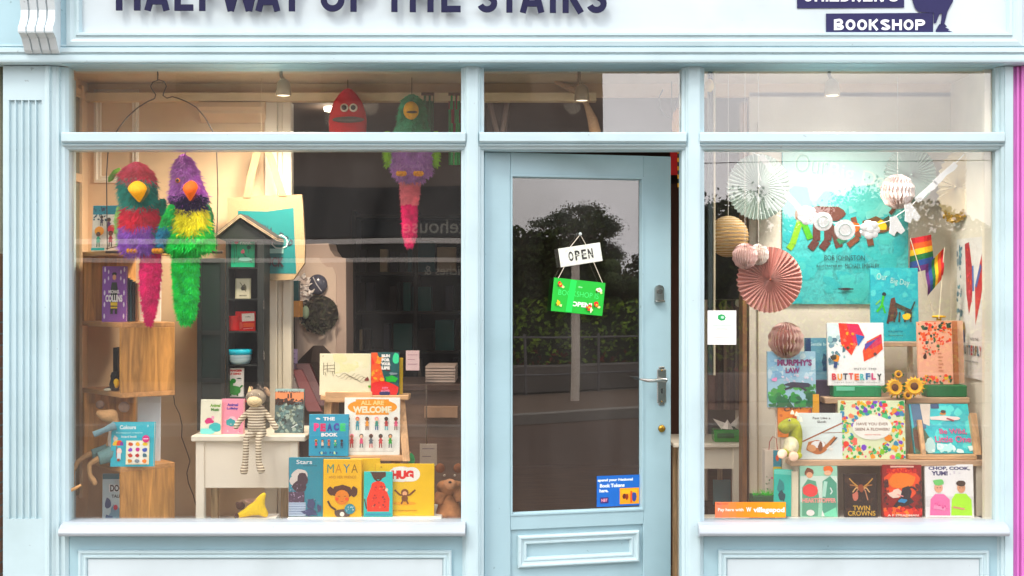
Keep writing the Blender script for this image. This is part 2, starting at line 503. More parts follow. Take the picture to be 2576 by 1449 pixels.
# the building opposite, seen only mirrored in the glass
t = thing('opposite_building', 'brown rendered building with a black shopfront mirrored in the left window', 'building', (0, -12, 0))
mb = MB(); mb.box(-7.5, -5, 0, 1.25, -.05, 7.5, mat('75695f', .9, 'wall')); mb.build('wall', t)
mb = MB(); mb.box(-7.3, -.05, .3, .95, .0, 2.3, mat('141618', .3)); mb.box(-7.3, -.05, 2.3, .95, .12, 3.0, mat('1d2326', .4)); mb.build('shopfront', t)
mb = MB(); mb.box(-7.3, .12, 2.2, -.2, .3, 2.27, mat('d9d4cc', .6)); mb.build('awning_rail', t); mb = MB(); mb.box(-7.3, .0, 1.95, -.2, .2, 2.01, mat('c9c4bc', .6)); mb.build('awning_rail', t)
for txt, cx, z, w, h in (('Bakehouse', -.92, 2.44, 1.15, .2), ('sandwiches &', -.75, 1.84, .9, .13)):
    vs, fs, x0, y0, ww, hh = text_mesh(txt, .01); mb = MB()
    mb.add([(cx + (.5 - (x - x0) / ww) * w, .125, z + ((y - y0) / hh - .5) * h) for x, y in vs], fs, mat('96948a', .6))
    mb.build('sign_lettering', t)
for x in (-6.2, -4.2, -2.2, -.2): mb = MB(); mb.box(x - .45, -.06, 4.2, x + .45, -.02, 5.7, mat('22262a', .1)); mb.build('window', t)
rnd = random.Random(4)
def leafy(name, label, x, y, h, rad, cz, n, c1, c2, group=None, trunk=.12, pine=False, squash=1.0):
    t = thing(name, label, 'tree' if trunk > .05 else 'hedge', (x, y, 0), (0, 0, 0), group)
    if trunk > .0:
        mb = MB(); tm = mat('5b4a3c', .9, 'wall')
        mb.tube([(0, 0, 0), (.1, 0, h * .35), (0, .1, h * .6)], [trunk, trunk * .8, trunk * .55], tm)
        for k in range(6):
            a = k * 1.05; mb.tube([(0, .05, h * .5), (math.cos(a) * rad * .45, math.sin(a) * rad * .4, h * .72), (math.cos(a) * rad * .8, math.sin(a) * rad * .7, h * .85)], [trunk * .45, trunk * .3, trunk * .12], tm, 6)
        mb.build('trunk', t)
    mb = MB(); ms = [mat(c1, .8, 'fur'), mat(c2, .8, 'fur')]
    cl = [(rnd.uniform(-1, 1), rnd.uniform(-1, 1), rnd.uniform(-1, 1)) for _ in range(26)]
    for k in range(n):
        q = rnd.choice(cl); l = math.sqrt(sum(v * v for v in q)) or 1
        f = rad * .75 / max(l, 1)
        p = Vector((q[0] * f + rnd.gauss(0, rad * .16), q[1] * f + rnd.gauss(0, rad * .16), cz + (q[2] * f + rnd.gauss(0, rad * .13)) * squash))
        if pine: p.z = cz + abs(p.z - cz) * .9 - rad * .12 * rnd.random()
        s_ = rad * .028 * rnd.uniform(.6, 1.4)
        u = Vector((rnd.uniform(-1, 1), rnd.uniform(-1, 1), rnd.uniform(-1, 1))).normalized() * s_
        w = u.orthogonal().normalized() * s_ * .6
        mb.add([p - u, p + w, p + u, p - w], [(0, 1, 2, 3)], ms[k % 2])
    for q in cl:
        l = math.sqrt(sum(v * v for v in q)) or 1; f = rad * .6 / max(l, 1)
        if rnd.random() < (.45 if pine else .9): mb.ell((q[0] * f, q[1] * f, cz + (abs(q[2]) if pine else q[2]) * f * squash), (rad * .24, rad * .24, rad * (.12 if pine else .22)), ms[1], 8, 6)
    mb.build('crown', t)
    return t
# umbrella pines mirrored in the door, trees and hedge mirrored in the right window
# mirrored position for a door pixel is worked out with the door's angle below
def mirror_dir(px, ang):          # direction after reflection in a pane turned by ang
    a = (px - CX) / KPX
    n = Vector((math.sin(ang), -math.cos(ang)))
    d = Vector((a, 1.0)); d = d - 2 * d.dot(n) * n
    return d
DA = R(13.4)
def umbrella_pine(label, px, py, rx, ry, L, c1, c2, seed):
    r_ = random.Random(seed); d = mirror_dir(px, DA); u = L / KPX; zc = 1.6 + (CY - py) * u; RX, RZ_ = rx * u, ry * u
    t = thing('pine_tree', label, 'tree', (d.x * (L - 5.5) + .3, d.y * (L - 5.5), 0), (0, 0, 0), 'pines beyond the road')
    tr = MB(); cr = MB(); tm = mat('6a5a50', .9, 'wall'); ms = [mat(c1, .9, 'fur'), mat(c2, .9, 'fur')]
    zb = zc - RZ_ * 1.5; tr.tube([(0, 0, 0), (.1, 0, zb * .5), (0, 0, zb)], [.16, .13, .1], tm)
    for k in range(46):
        a = r_.uniform(0, 6.28); q = math.sqrt(r_.random()); p = Vector((math.cos(a) * RX * q, math.sin(a) * RX * q, zc - RZ_ * .6 + RZ_ * 1.4 * math.sqrt(max(0, 1 - q * q)) * r_.uniform(.5, 1)))
        tr.tube([(0, 0, zb - r_.uniform(0, .6)), (p.x * .45, p.y * .45, (zb + p.z) / 2 - .1), p], [.06, .04, .015], tm, 5)
        s_ = RX * r_.uniform(.13, .24)
        for _ in range(170):
            e = p + Vector((r_.gauss(0, s_ * .6), r_.gauss(0, s_ * .6), r_.gauss(0, s_ * .3))); v = Vector((r_.uniform(-1, 1), r_.uniform(-1, 1), r_.uniform(-1, 1))).normalized() * RX * .028; w = v.orthogonal().normalized() * RX * .016
            cr.add([e - v, e + w, e + v, e - w], [(0, 1, 2, 3)], ms[k % 2])
    tr.build('trunk', t); cr.build('crown', t)
umbrella_pine('tall grey green umbrella pine with a domed crown, mirrored in the door glass', 1452, 565, 112, 62, 60, '4c5548', '59604f', 5)
umbrella_pine('darker lower umbrella pine in front of the domed one, mirrored in the door glass', 1492, 640, 92, 48, 48, '262e22', '303828', 8)
mb = MB()
for k in range(9000):
    x = rnd.uniform(8.9, 14.5); hh = 1.75 + .5 * math.sin(x * 1.7) + .25 * math.sin(x * 5.1); p = Vector((x, rnd.uniform(-17, -16.4), rnd.uniform(.6, hh))); s_ = .06
    u = Vector((rnd.uniform(-1, 1), rnd.uniform(-1, 1), rnd.uniform(-1, 1))).normalized() * s_; w = u.orthogonal().normalized() * s_ * .6
    mb.add([p - u, p + w, p + u, p - w], [(0, 1, 2, 3)], mat('2b3420', .9, 'fur') if k % 2 else mat('3a3a26', .9, 'fur'))
mb.box(8.9, -17.4, 0, 14.5, -17, 1.5, mat('1e2618', .9, 'fur'))
tag(mb.build('shrub_bank'), 'ragged dark shrub bank behind the clipped hedge, mirrored in the door glass', 'hedge')
k = 0
for (x, y, h, rr) in ((3.4, -15, 3.1, 1.3), (5.9, -16.2, 3.3, 1.25), (12.6, -15.5, 2.6, 1.2), (9.9, -15.6, 2.2, .9), (18.5, -14.5, 3.6, 1.7), (21, -15, 3.3, 1.6)):
    leafy('hedge_tree', ['dark bushy tree nearest the brown building', 'dark bushy tree second from the brown building', 'small round tree just past the bush mirrored in the door',
          'low dark bush mirrored at the right side of the door glass', 'dark tree second from the far end of the roadside row', 'last dark tree of the roadside row'][k], x, y, h, rr, h - rr * .85, 7000, '2a3a1e', '43512a', 'trees along the far pavement', .12)
    k += 1
mb = MB(); hm = [mat('5c7830', .8, 'fur'), mat('8aa24a', .8, 'fur'), mat('7a3a2c', .8, 'fur')]
mb.box(2.0, -13.4, 0, 30, -12.9, 1.25, mat('222c16', .9, 'fur'))
for k in range(9000):
    x = rnd.uniform(1.8, 22); z = rnd.uniform(0, 1.42); p = Vector((x, rnd.uniform(-12.95, -12.7), z)); s_ = .05
    u = Vector((rnd.uniform(-1, 1), rnd.uniform(-1, 1), rnd.uniform(-1, 1))).normalized() * s_; w = u.orthogonal().normalized() * s_ * .6
    mb.add([p - u, p + w, p + u, p - w], [(0, 1, 2, 3)], hm[2 if (z < .6 and rnd.random() < .25) else k % 2])
tag(mb.build('hedge'), 'clipped green hedge along the far pavement, mirrored in the door glass', 'hedge')
mb = MB(); mb.box(2.3, -14.4, 0, 8.6, -13.9, 2.45, mat('26331a', .9, 'fur'))
for k in range(12000):
    x = rnd.uniform(2.1, 8.8); z = rnd.uniform(1.2, 2.75 + .2 * math.sin(x * 2.3)); p = Vector((x, rnd.uniform(-13.95, -13.7), z)); s_ = .05
    u = Vector((rnd.uniform(-1, 1), rnd.uniform(-1, 1), rnd.uniform(-1, 1))).normalized() * s_; w = u.orthogonal().normalized() * s_ * .6
    mb.add([p - u, p + w, p + u, p - w], [(0, 1, 2, 3)], mat('2f3f20', .8, 'fur') if k % 2 else mat('46542c', .8, 'fur'))
tag(mb.build('tall_hedge'), 'tall dark hedge behind the clipped one, mirrored in the right window', 'hedge')
mb = MB(); mb.box(1.6, -12.4, 0, 30, -12.15, .42, mat('6e675e', .9, 'wall'), .02); tag(mb.build('low_wall'), 'low grey stone wall in front of the clipped hedge', 'wall')
t = thing('street_railing', 'low dark metal railing in front of the low grey wall, mirrored in the door glass', 'railing', (0, 0, 0))
for z_ in (.30, .85): mb = MB(); mb.tube([(5.0, -11.9, z_), (14, -11.9, z_)], .016, mat('6c6a68', .5), 6); mb.build('rail', t)
for k in range(8): mb = MB(); mb.tube([(5.0 + k * 1.28, -11.9, .0), (5.0 + k * 1.28, -11.9, .9)], .022, mat('6c6a68', .5), 6); mb.build('post', t)
mb = MB(); mb.box(-60, -9.3, -.14, 60, -9.12, .012, mat('8a8378', .9, 'wall'), .01); tag(mb.build('kerb'), kind='structure')
d = mirror_dir(1437, DA)
t = thing('street_pole', 'pale roadside pole mirrored under the green door sign', 'pole', (d.x * 12.2 + .41, d.y * 12.2, 0))
mb = MB(); mb.tube([(0, 0, 0), (0, 0, 1.95)], [.065, .06], mat('e6dccc', .7)); mb.build('post', t)
mb = MB(); mb.lathe((0, 0, 1.951), [(.075, 0), (.075, .03), (.001, .07)], mat('d8cdbd', .7)); mb.build('cap', t)
mb = MB(); mb.tube([(2, -40, 6), (20, -30, 5.2), (45, -20, 7)], .015, BLACK, 5); tag(mb.build('overhead_cable'), 'thin black overhead cable crossing the sky behind the street', 'cable')

# ------------------------------------------------------------------ the shop
shop = thing('bookshop_building', 'pale blue timber shopfront with two display windows and a central door', 'building')
def part(name, mb, parent=None): return mb.build(name, parent or shop)
ZT = Z(168)           # window head
# upper wall above the fascia + fascia board + moulded frame + cornice
mb = MB(); mb.box(-2.75, .0, 3.4, 2.32, .5, 6.5, mat('cfc6b8', .85, 'wall')); mb.build('upper_wall', shop)
yF = -.10
mb = MB()
mb.box(-2.75, yF + .012, Z(112, yF), 2.32, .30, 3.42, PANEL)
mb.build('fascia_board', shop)
mb = MB()
z0 = Z(158, yF)
prof = [(-.002, z0 + .0), (yF + .004, z0), (yF - .004, z0 + .004), (yF - .006, z0 + .012), (yF - .006, Z(139, yF)), (yF - .001, Z(138, yF)), (yF - .001, Z(137, yF)),
        (yF - .004, Z(135.5, yF)), (yF - .012, Z(132, yF)), (yF - .012, Z(122, yF)), (yF - .004, Z(120, yF)), (yF + .002, Z(119, yF)), (yF + .002, Z(117.5, yF)), (yF - .005, Z(116, yF)), (yF - .005, Z(113, yF)), (yF + .014, Z(110.5, yF)), (-.002, Z(110.5, yF))]
mb.ex(prof, -2.75, 2.32, BLUE)
mb.build('cornice', shop)
mb = MB()             # raised border round the name panel
x0, x1 = X(168, yF), X(2570, yF)
mb.rectframe(x0, Z(110, yF) - .01, x1, 3.35, [(0, yF + .012), (0, yF - .006), (.018, yF - .010), (.03, yF - .004), (.04, yF - .004), (.045, yF - .012), (.055, yF - .012), (.062, yF + .012)], BLUE)
mb.box(-2.75, yF + .0, Z(137, yF), X(168, yF) - .001, yF + .02, 3.35, BLUE2)
mb.build('panel_moulding', shop)
# console bracket with fluted front
mb = MB()
sy = [(-.105, 135), (-.115, 134), (-.13, 125), (-.142, 112), (-.158, 96), (-.183, 84), (-.195, 82), (-.197, 78), (-.195, 66), (-.185, 62), (-.168, 45), (-.165, 25), (-.178, 0), (-.20, -30), (-.22, -60), (-.20, -85), (-.1, -95)]
def con(xa, xb, off, m):
    e = .0006 if off else 0
    pr = [(y + off, Z(py, y)) for y, py in sy]; pr[0] = (-.098, pr[0][1] - e); pr[-1] = (-.098, pr[-1][1] + e)
    mb.ex(pr, xa, xb, m)
cx0, cx1 = X(67, -.1), X(153, -.1); cw = (cx1 - cx0)
WB = mat('cbd8dc', .4, 'paint')
con(cx0 + .001, cx1 - .001, .009, WB)
for k in range(4): con(cx0 + cw * (.0 + k * .262), cx0 + cw * (.0 + k * .262) + cw * .214, 0, WB)
mb.build('console_bracket', shop)
# left pilaster: plain board with five flutes cut between strips
mb = MB(); xa, xb = X(8, -.04), X(113, -.04); zb, zt = .0, z0 - .003
zf0, zf1 = Z(1305, -.04), Z(252, -.04)
fl = [X(p, -.04) for p in (30, 47, 64, 81, 98)]; fw = .0105
mb.box(xa, -.030, zb, xb, .35, zt, BLUE, .0)
mb.box(xa, -.042, zb, xb, -.0302, zf0, BLUE); mb.box(xa, -.042, zf1, xb, -.0302, zt, BLUE)
ed = [xa] + [v for f in fl for v in (f - fw, f + fw)] + [xb]
for i in range(0, len(ed), 2):
    l, r_ = ed[i], ed[i + 1]
    mb.ez([(l, -.0302), (l if i == 0 else l + .002, -.042), (r_ if i == 10 else r_ - .002, -.042), (r_, -.0302)], zf0 + .0003, zf1 - .0003, BLUE)
xc = X(174, -.0)
mb.ez([(xb + .0005, .06), (xb + .0005, -.046), (xb + .012, -.050), (xb + .022, -.050), (xb + .024, -.038), (xb + .034, -.038), (xb + .044, -.030), (xb + .056, -.030), (xb + .060, -.018), (xb + .078, -.018), (xc, -.004), (xc, .06)], zb, zt, BLUE)
mb.build('pilaster', shop)
# two door posts and the right hand post
mb = MB()
for a_, b_ in ((1160, 1217), (1715, 1772)):
    l, r_ = X(a_), X(b_); w = r_ - l
    pr = [(l, .09), (l, .004), (l + .012, -.004), (l + .016, -.018), (l + .022, -.022), (l + .024, -.030)]
    pr2 = [(2 * (l + w / 2) - x, y) for x, y in pr][::-1]
    mb.ez(pr + [(l + .034, -.033)] + [(2 * (l + w / 2) - l - .034, -.033)] + pr2, 0, zt, BLUE)
l, r_ = X(2505), X(2541)
mb.ez([(l, .09), (l, .004), (l + .012, -.004), (l + .016, -.02), (l + .026, -.024), (l + .028, -.034), (r_, -.034), (r_, .09)], 0, zt, BLUE)
mb.build('window_post', shop)
# transom rail with drip moulding
def rail(xa, xb):
    zt_, zb_ = Z(333, -.03), Z(378, 0)
    return [(.08, zb_), (.0, zb_), (-.010, zb_ + .004), (-.014, zb_ + .012), (-.026, zb_ + .017), (-.030, zb_ + .022), (-.022, zb_ + .026), (-.034, zb_ + .030), (-.040, zb_ + .036), (-.040, zt_ - .006), (-.034, zt_), (.02, zt_ + .004), (.08, zt_ + .004)], xa, xb
mb = MB()
for a_, b_ in ((154, 1171), (1206, 1727), (1761, 2528)):
    pr, q0, q1 = rail(X(a_, -.04), X(b_, -.04)); mb.ex(pr, q0, q1, BLUE)
mb.build('transom_rail', shop)
mb = MB(); mb.box(X(174), .0, ZT - .004, X(2505), .09, zt, BLUE2); mb.box(X(174), -.09, zt + .0005, X(2505), .1, zt + .004, BLUE2); mb.build('window_head', shop)
# sills + risers
def sill(xa, xb):
    m = MB(); zt_, zb_ = .590, Z(1351, -.09)
    pr = [(.06, zt_), (-.03, zt_), (-.062, zt_ - .008), (-.084, zt_ - .022), (-.090, zt_ - .034), (-.090, zb_ + .012), (-.084, zb_ + .002), (-.07, zb_), (-.055, zb_ - .002), (.06, zb_ - .002)]
    m.ex(pr, X(xa, -.09), X(xb, -.09), mat('aab5bd', .35, 'paint')); m.build('window_sill', shop)
sill(146, 1170); sill(1760, 2541)
for a_, b_, c_, e_ in ((165, 1163, 195, 1136), (1770, 2512, 1808, 2490)):
    mb = MB(); mb.box(X(a_), -.0, 0.0, X(b_), .3, Z(1350), BLUE2)
    mb.rectframe(X(c_, -.02), .12, X(e_, -.02), Z(1385, -.02), [(0, -.0005), (0, -.014), (.004, -.019), (.012, -.019), (.016, -.012), (.022, -.010), (.026, -.014), (.032, -.014), (.037, -.006), (.038, -.0005)], BLUE)
    mb.box(X(c_, -.02) + .04, -.004, .16, X(e_, -.02) - .04, -.0005, Z(1385, -.02) - .04, PANEL)
    mb.build('stall_riser', shop)
# glass panes
def pane(px0, py0, px1, py1):
    m = MB(); m.box(X(px0), .030, Z(py1), X(px1), .036, Z(py0), GLASS); m.build('window_pane', shop)
pane(170, 160, 1166, 345); pane(1212, 160, 1720, 345); pane(1768, 160, 2512, 345)
pane(170, 370, 1166, 1315); pane(1768, 370, 2512, 1315)

# interior shell
mb = MB()
ZC = 2.593; WX0, WX1 = -2.06, 2.13
mb.box(WX0, .09, ZC, WX1, .68, ZC + .02, mat('c9b79c', .8, 'wall'))
mb.box(-3.2, .68, 2.9, 3.0, 6.0, 2.95, BRN)
mb.build('ceiling', shop)
mb = MB(); mb.box(-3.2, .10, -.02, 3.0, 6.0, .004, mat('7a6148', .6, 'woodx')); mb.build('shop_floor', shop)
mb = MB()
mb.box(-3.2, 5.9, 0, 3.0, 6, 2.9, DARK); mb.box(-3.2, .68, 0, -3.1, 5.9, 2.9, DARK); mb.box(2.9, .68, 0, 3.0, 5.9, 2.9, DARK)
mb.box(-3.2, .66, 2.53, 3.0, .70, 2.9, CREAM)
mb.build('interior_wall', shop)
mb = MB()
mb.box(WX0 - .1, .03, 0, WX0, .72, ZC, CREAM)                       # left window: side wall, back wall
mb.box(WX0, .66, 0, X(668, .66), .70, 2.55, CREAM)
mb.box(WX0, .60, 2.50, X(1500, .6), .66, 2.54, mat('e6d2b2', .7))
mb.build('left_partition_wall', shop)
mb = MB()                                                          # architrave at the partition end
xa = X(668, .66)
mb.box(xa, .635, 0, xa + .06, .70, 2.5, OFFW, .004); mb.box(xa + .062, .645, 0, xa + .085, .70, 2.5, OFFW, .003); mb.box(xa + .087, .63, 0, xa + .13, .70, 2.5, OFFW, .004)
mb.build('door_casing', shop)
mb = MB()                                                          # moulded wall panel + coving
def fr(x0, y0, x1, y1, d=.66):
    mb.rectframe(X(x0, d), Z(y1, d), X(x1, d), Z(y0, d), [(0, d - .0005), (0, d - .012), (.012, d - .016), (.02, d - .008), (.03, d - .010), (.034, d - .0005)], OFFW)
fr(238, 226, 350, 460); mb.build('wall_moulding', shop); mb = MB()
mb.ex([(.655, 2.50), (.60, 2.495), (.585, 2.47), (.60, 2.455), (.60, 2.44), (.63, 2.42), (.655, 2.40)], X(500, .6), X(668, .62), CREAM)
mb.build('wall_moulding', shop)
mb = MB()                                                          # glazed return at the left edge
xs = WX0 + .001
mb.box(xs, .10, .6, xs + .02, .14, ZC - .03, CREAM, .003); mb.box(xs, .52, .6, xs + .02, .56, ZC - .03, CREAM, .003)
mb.box(xs, .141, 2.1, xs + .018, .519, 2.14, CREAM, .003); mb.box(xs, .141, ZC - .09, xs + .018, .519, ZC - .05, CREAM, .003)
mb.box(xs, .141, .62, xs + .006, .519, 2.099, mat('807c68', .75)); mb.box(xs, .141, 2.141, xs + .006, .519, ZC - .0901, mat('807c68', .75))
mb.build('side_light', shop)
mb = MB()                                                          # right window walls
mb.box(X(1885, .66), .66, .0, WX1, .70, 2.55, WHITEP); mb.box(WX1, .03, 0, WX1 + .1, .72, ZC, WHITEP)
mb.box(X(2478, .04), .045, .5, X(2499, .04), .075, ZC, mat('eadfca', .5, 'paint'))
mb.build('right_partition_wall', shop)
mb = MB(); xr = X(1868, .62)
mb.box(xr, .62, .0, xr + .022, .72, 2.5, mat('8a5c33', .5, 'wood'), .003)
mb.box(X(1905, .66) , .645, 0, X(1907, .66), .66, 2.4, mat('b9ab95', .6))
mb.build('wooden_door_frame', shop)
mb = MB()
mb.box(X(168), .09, .0, X(1162), .62, .5, OFFW); mb.build('display_deck', shop); mb = MB(); mb.box(X(1771), .09, 0, WX1, .66, .5, OFFW)
mb.build('display_deck', shop)

# ------------------------------------------------------------------ door, opened inwards
HX, HY = X(1218.5, .05), .05
door = MB()
def dl(px, py=0):
    a = (px - CX) / KPX; c, s_ = math.cos(DA), math.sin(DA)
    r = (a * (CAMD + HY) - HX) / (c - a * s_)
    t = (CAMD + HY + r * s_) / KPX
    return r, EYE + (CY - py) * t
DW = dl(1688)[0]; DT = dl(1217, 382)[1]
DBL = mat('a0c1cb', .36, 'paint')
gx0 = dl(1285)[0]; gx1 = dl(1618)[0]; gt = dl(1285, 440)[1]; gb = dl(1285, 1297)[1]
door.box(0, 0, .02, gx0, .044, DT, DBL, .003); door.box(gx1, 0, .02, DW, .044, DT, DBL, .003)
door.box(gx0 + .0003, .0, gt, gx1 - .0003, .044, DT, DBL); door.box(gx0 + .0003, 0, dl(1300, 1332)[1], gx1 - .0003, .044, gb, DBL)
door.box(gx0 + .0003, .014, .02, gx1 - .0003, .034, dl(1300, 1332)[1], DBL)
door.box(gx0 + .0003, .0, .02, gx1 - .0003, .0139, .25, DBL)
bx0, bz1 = dl(1303, 1348); bx1, bz0 = dl(1608, 1413)
door.rectframe(bx0, bz0, bx1, bz1, [(0, .0138), (0, -.004), (.006, -.010), (.012, -.010), (.018, .0), (.026, .002), (.03, -.003), (.036, -.003), (.042, .008), (.044, .0138)], BLUE)
door.rectframe(gx0, gb, gx1, gt, [(-.002, -.0005), (-.001, -.005), (.006, -.005), (.010, .008), (.012, .02)], DBL)
D = door.build('door', shop, (HX, HY, 0), (0, 0, DA))
m = MB(); m.box(gx0 + .002, .018, gb + .002, gx1 - .002, .024, gt - .002, GLASS); m.build('door_pane', D)
m = MB(); hx, hz = dl(1664, 955); pz0, pz1 = dl(1664, 1020)[1], dl(1664, 922)[1]
m.box(hx - .021, -.006, pz0 + .012, hx + .021, -.0005, pz1 - .012, STEEL, .002); m.box(hx - .014, -.0055, pz0, hx + .014, -.0008, pz1, STEEL, .002)
m.lathe((hx, -.008, hz), [(0, 0)], STEEL)
m.tube([(hx, -.005, hz), (hx, -.045, hz)], .011, STEEL, 12)
m.tube([(hx + .008, -.045, hz + .001), (hx - .02, -.047, hz + .002), (hx - .06, -.048, hz - .001), (hx - .085, -.048, hz + .001), (hx - .12, -.047, hz + .008)], [.010, .0095, .008, .0085, .004], STEEL, 12)
m.box(hx - .003, -.0066, hz - .062, hx + .003, -.0062, hz - .045, BLACK); m.ell((hx, -.0062, hz - .043), (.004, .001, .004), BLACK, 10, 6)
for z in (pz0 + .018, pz1 - .018): m.ell((hx, -.006, z), (.004, .002, .004), BRASS, 8, 6)
m.build('door_handle', D)
m = MB(); kx, kz = dl(1657, 740)
pr = [(kx - .021, kz - .036), (kx + .021, kz - .036), (kx + .021, kz + .026), (kx + .014, kz + .038), (kx, kz + .042), (kx - .014, kz + .038), (kx - .021, kz + .026)]
m.ey(pr, -.014, -.0005, STEEL); m.tube([(kx, -.014, kz + .012), (kx, -.020, kz + .012)], .012, mat('8f8d88', .3, 'plain', 1.0), 14); m.box(kx - .021, -.03, kz - .036, kx + .021, -.0141, kz - .028, STEEL, .002)
m.build('latch_lock', D)
m = MB(); kx, kz = dl(1664, 1078); m.ell((kx, -.004, kz), (.017, .012, .017), BRASS, 16, 10); m.build('brass_keyhole_cover', D)

# neighbours
t = thing('left_neighbour_building', 'cream and brick wall of the building left of the bookshop', 'building', (-2.9, 0, 0))
mb = MB(); mb.box(-2, -.02, 1.75, .665, .4, 6, mat('e9dcc0', .8, 'wall')); mb.box(-2, -.024, 1.60, .665, .4, 1.75, mat('b08a72', .7)); mb.build('upper_wall', t)
mb = MB(); mb.box(-2, -.02, 0, .665, .4, 1.60, mat('c09078', .85, 'brick')); mb.build('brick_wall', t)
t = thing('right_neighbour_shopfront', 'bright pink painted shopfront pilaster at the right edge', 'building', (2.158, 0, 0))
PK = mat('cd72bf', .4, 'paint'); mb = MB()
mb.ez([(.0, .3), (0, -.004), (.008, -.004), (.009, -.016), (.018, -.020), (.020, -.03), (.028, -.032), (.030, -.022), (.036, -.022), (.038, -.036), (.052, -.038), (.054, -.030), (.058, -.036), (.30, -.036), (.30, .3)], 0, z0 - .003, PK); mb.build('pilaster', t)
mb = MB(); mb.box(.301, -.01, 0, 3, .3, z0, PK); mb.build('stall_panel', t)
mb = MB(); mb.box(.163, -.09, z0, 3, .3, 3.4, mat('d070bd', .4, 'paint')); mb.build('fascia_board', t)

# ------------------------------------------------------------------ signs on the fascia
NAVY = mat('0b1238', .85)
def stroke(mb, pts, t, y0, y1, m, W=None):
    """thick polyline with square ends, extruded"""
    L_, R_ = [], []
    n = len(pts)
    for i, p in enumerate(pts):
        a = Vector(pts[max(i - 1, 0)]); b = Vector(pts[min(i + 1, n - 1)]); p = Vector(p)
        if 0 < i < n - 1:
            d1 = (p - a).normalized(); d2 = (b - p).normalized(); dd = (d1 + d2).normalized(); k = 1 / max(.5, dd.dot(d1))
        else: dd = (b - a).normalized(); k = 1
        nn = Vector((-dd.y, dd.x)) * t / 2 * k
        L_.append(p + nn); R_.append(p - nn)
    vs = [(q.x, y0, q.y) for q in L_ + R_] + [(q.x, y1, q.y) for q in L_ + R_]; fs = []
    for i in range(n - 1):
        fs += [(i, i + 1, n + i + 1, n + i), (2 * n + i, 3 * n + i, 3 * n + i + 1, 2 * n + i + 1), (i, 2 * n + i, 2 * n + i + 1, i + 1), (n + i, n + i + 1, 3 * n + i + 1, 3 * n + i)]
    fs += [(0, n, 3 * n, 2 * n), (n - 1, 3 * n - 1, 4 * n - 1, 2 * n - 1)]
    mb.add(vs, fs, m)
def arc(cx, cy, rx, ry, a0, a1, n=14): return [(cx + rx * math.cos(R(a0 + (a1 - a0) * i / n)), cy + ry * math.sin(R(a0 + (a1 - a0) * i / n))) for i in range(n + 1)]
def glyph(c, w, h, t):   # strokes in a w x h cell, stroke t
    k = t / 2
    return {'H': [[(k, 0), (k, h)], [(w - k, 0), (w - k, h)], [(k, h * .52), (w - k, h * .52)]],
            'A': [[(k * 1.05, 0), (w / 2 - k * .1, h)], [(w - k * 1.05, 0), (w / 2 + k * .1, h)], [(w * .2, h * .26), (w * .8, h * .26)]],
            'L': [[(k, 0), (k, h)], [(k, k), (w, k)]], 'F': [[(k, 0), (k, h)], [(k, h - k), (w, h - k)], [(k, h * .5), (w * .9, h * .5)]],
            'E': [[(k, 0), (k, h)], [(k, h - k), (w, h - k)], [(k, h * .52), (w * .92, h * .52)], [(k, k), (w, k)]],
            'W': [[(k, h), (w * .28, 0)], [(w * .28, 0), (w * .5, h * .95)], [(w * .5, h * .95), (w * .72, 0)], [(w * .72, 0), (w - k, h)]],
            'Y': [[(k, h), (w / 2, h * .42)], [(w - k, h), (w / 2, h * .42)], [(w / 2, 0), (w / 2, h * .5)]],
            'U': [[(k, h)] + arc(w / 2, w / 2, w / 2 - k, w / 2 - k, 180, 360) + [(w - k, h)]],
            'P': [[(k, 0), (k, h)], [(k, h - k)] + arc(w * .55, h * .7, w * .45 - k, h * .3 - k, 90, -90) + [(k, h * .4 + k)]],
            'R': [[(k, 0), (k, h)], [(k, h - k)] + arc(w * .5, h * .7, w * .45 - k, h * .3 - k, 90, -90) + [(k, h * .4 + k)], [(w * .45, h * .42), (w - k * 1.1, 0)]],
            'T': [[(w / 2, 0), (w / 2, h)], [(0, h - k), (w, h - k)]], 'I': [[(k, 0), (k, h)]],
            'S': [arc(w / 2, h * .74, w / 2 - k, h * .26 - k, 20, 180, 9) + arc(w / 2, h * .74, w / 2 - k, h * .26 - k, 180, 250, 4)[1:] + arc(w / 2, h * .27, w / 2 - k, h * .27 - k, 70, 0, 4)[:] + arc(w / 2, h * .27, w / 2 - k, h * .27 - k, 0, -160, 10)[1:]],
            'O': [arc(w / 2, h / 2, w / 2 - k, h / 2 - k, 0, 360, 28)],
            'B': [[(k, 0), (k, h)], [(k, h - k)] + arc(w * .5, h * .75, w * .42 - k, h * .25 - k * .5, 90, -90) + [(k, h * .5)], [(k, h * .5)] + arc(w * .52, h * .27, w * .48 - k, h * .27 - k, 90, -90) + [(k, k)]],
            'K': [[(k, 0), (k, h)], [(w - k, h), (k * 2, h * .48)], [(w * .38, h * .55), (w - k, 0)]],
            'C': [arc(w / 2, h / 2, w / 2 - k, h / 2 - k, 45, 315, 20)], 'D': [[(k, 0), (k, h)], [(k, h - k)] + arc(w * .4, h / 2, w * .6 - k, h / 2 - k, 90, -90) + [(k, k)]],
            'N': [[(k, 0), (k, h)], [(k * 1.2, h), (w - k * 1.2, 0)], [(w - k, 0), (w - k, h)]], "'": [[(k, h * .7), (k, h)]]}[c]
yS = yF - .016
sg = thing('fascia_name_sign', 'large navy blue raised capital letters across the fascia', 'sign', (0, yS, Z(27, yS)))
s1 = S(yS); hcap = 88 * s1
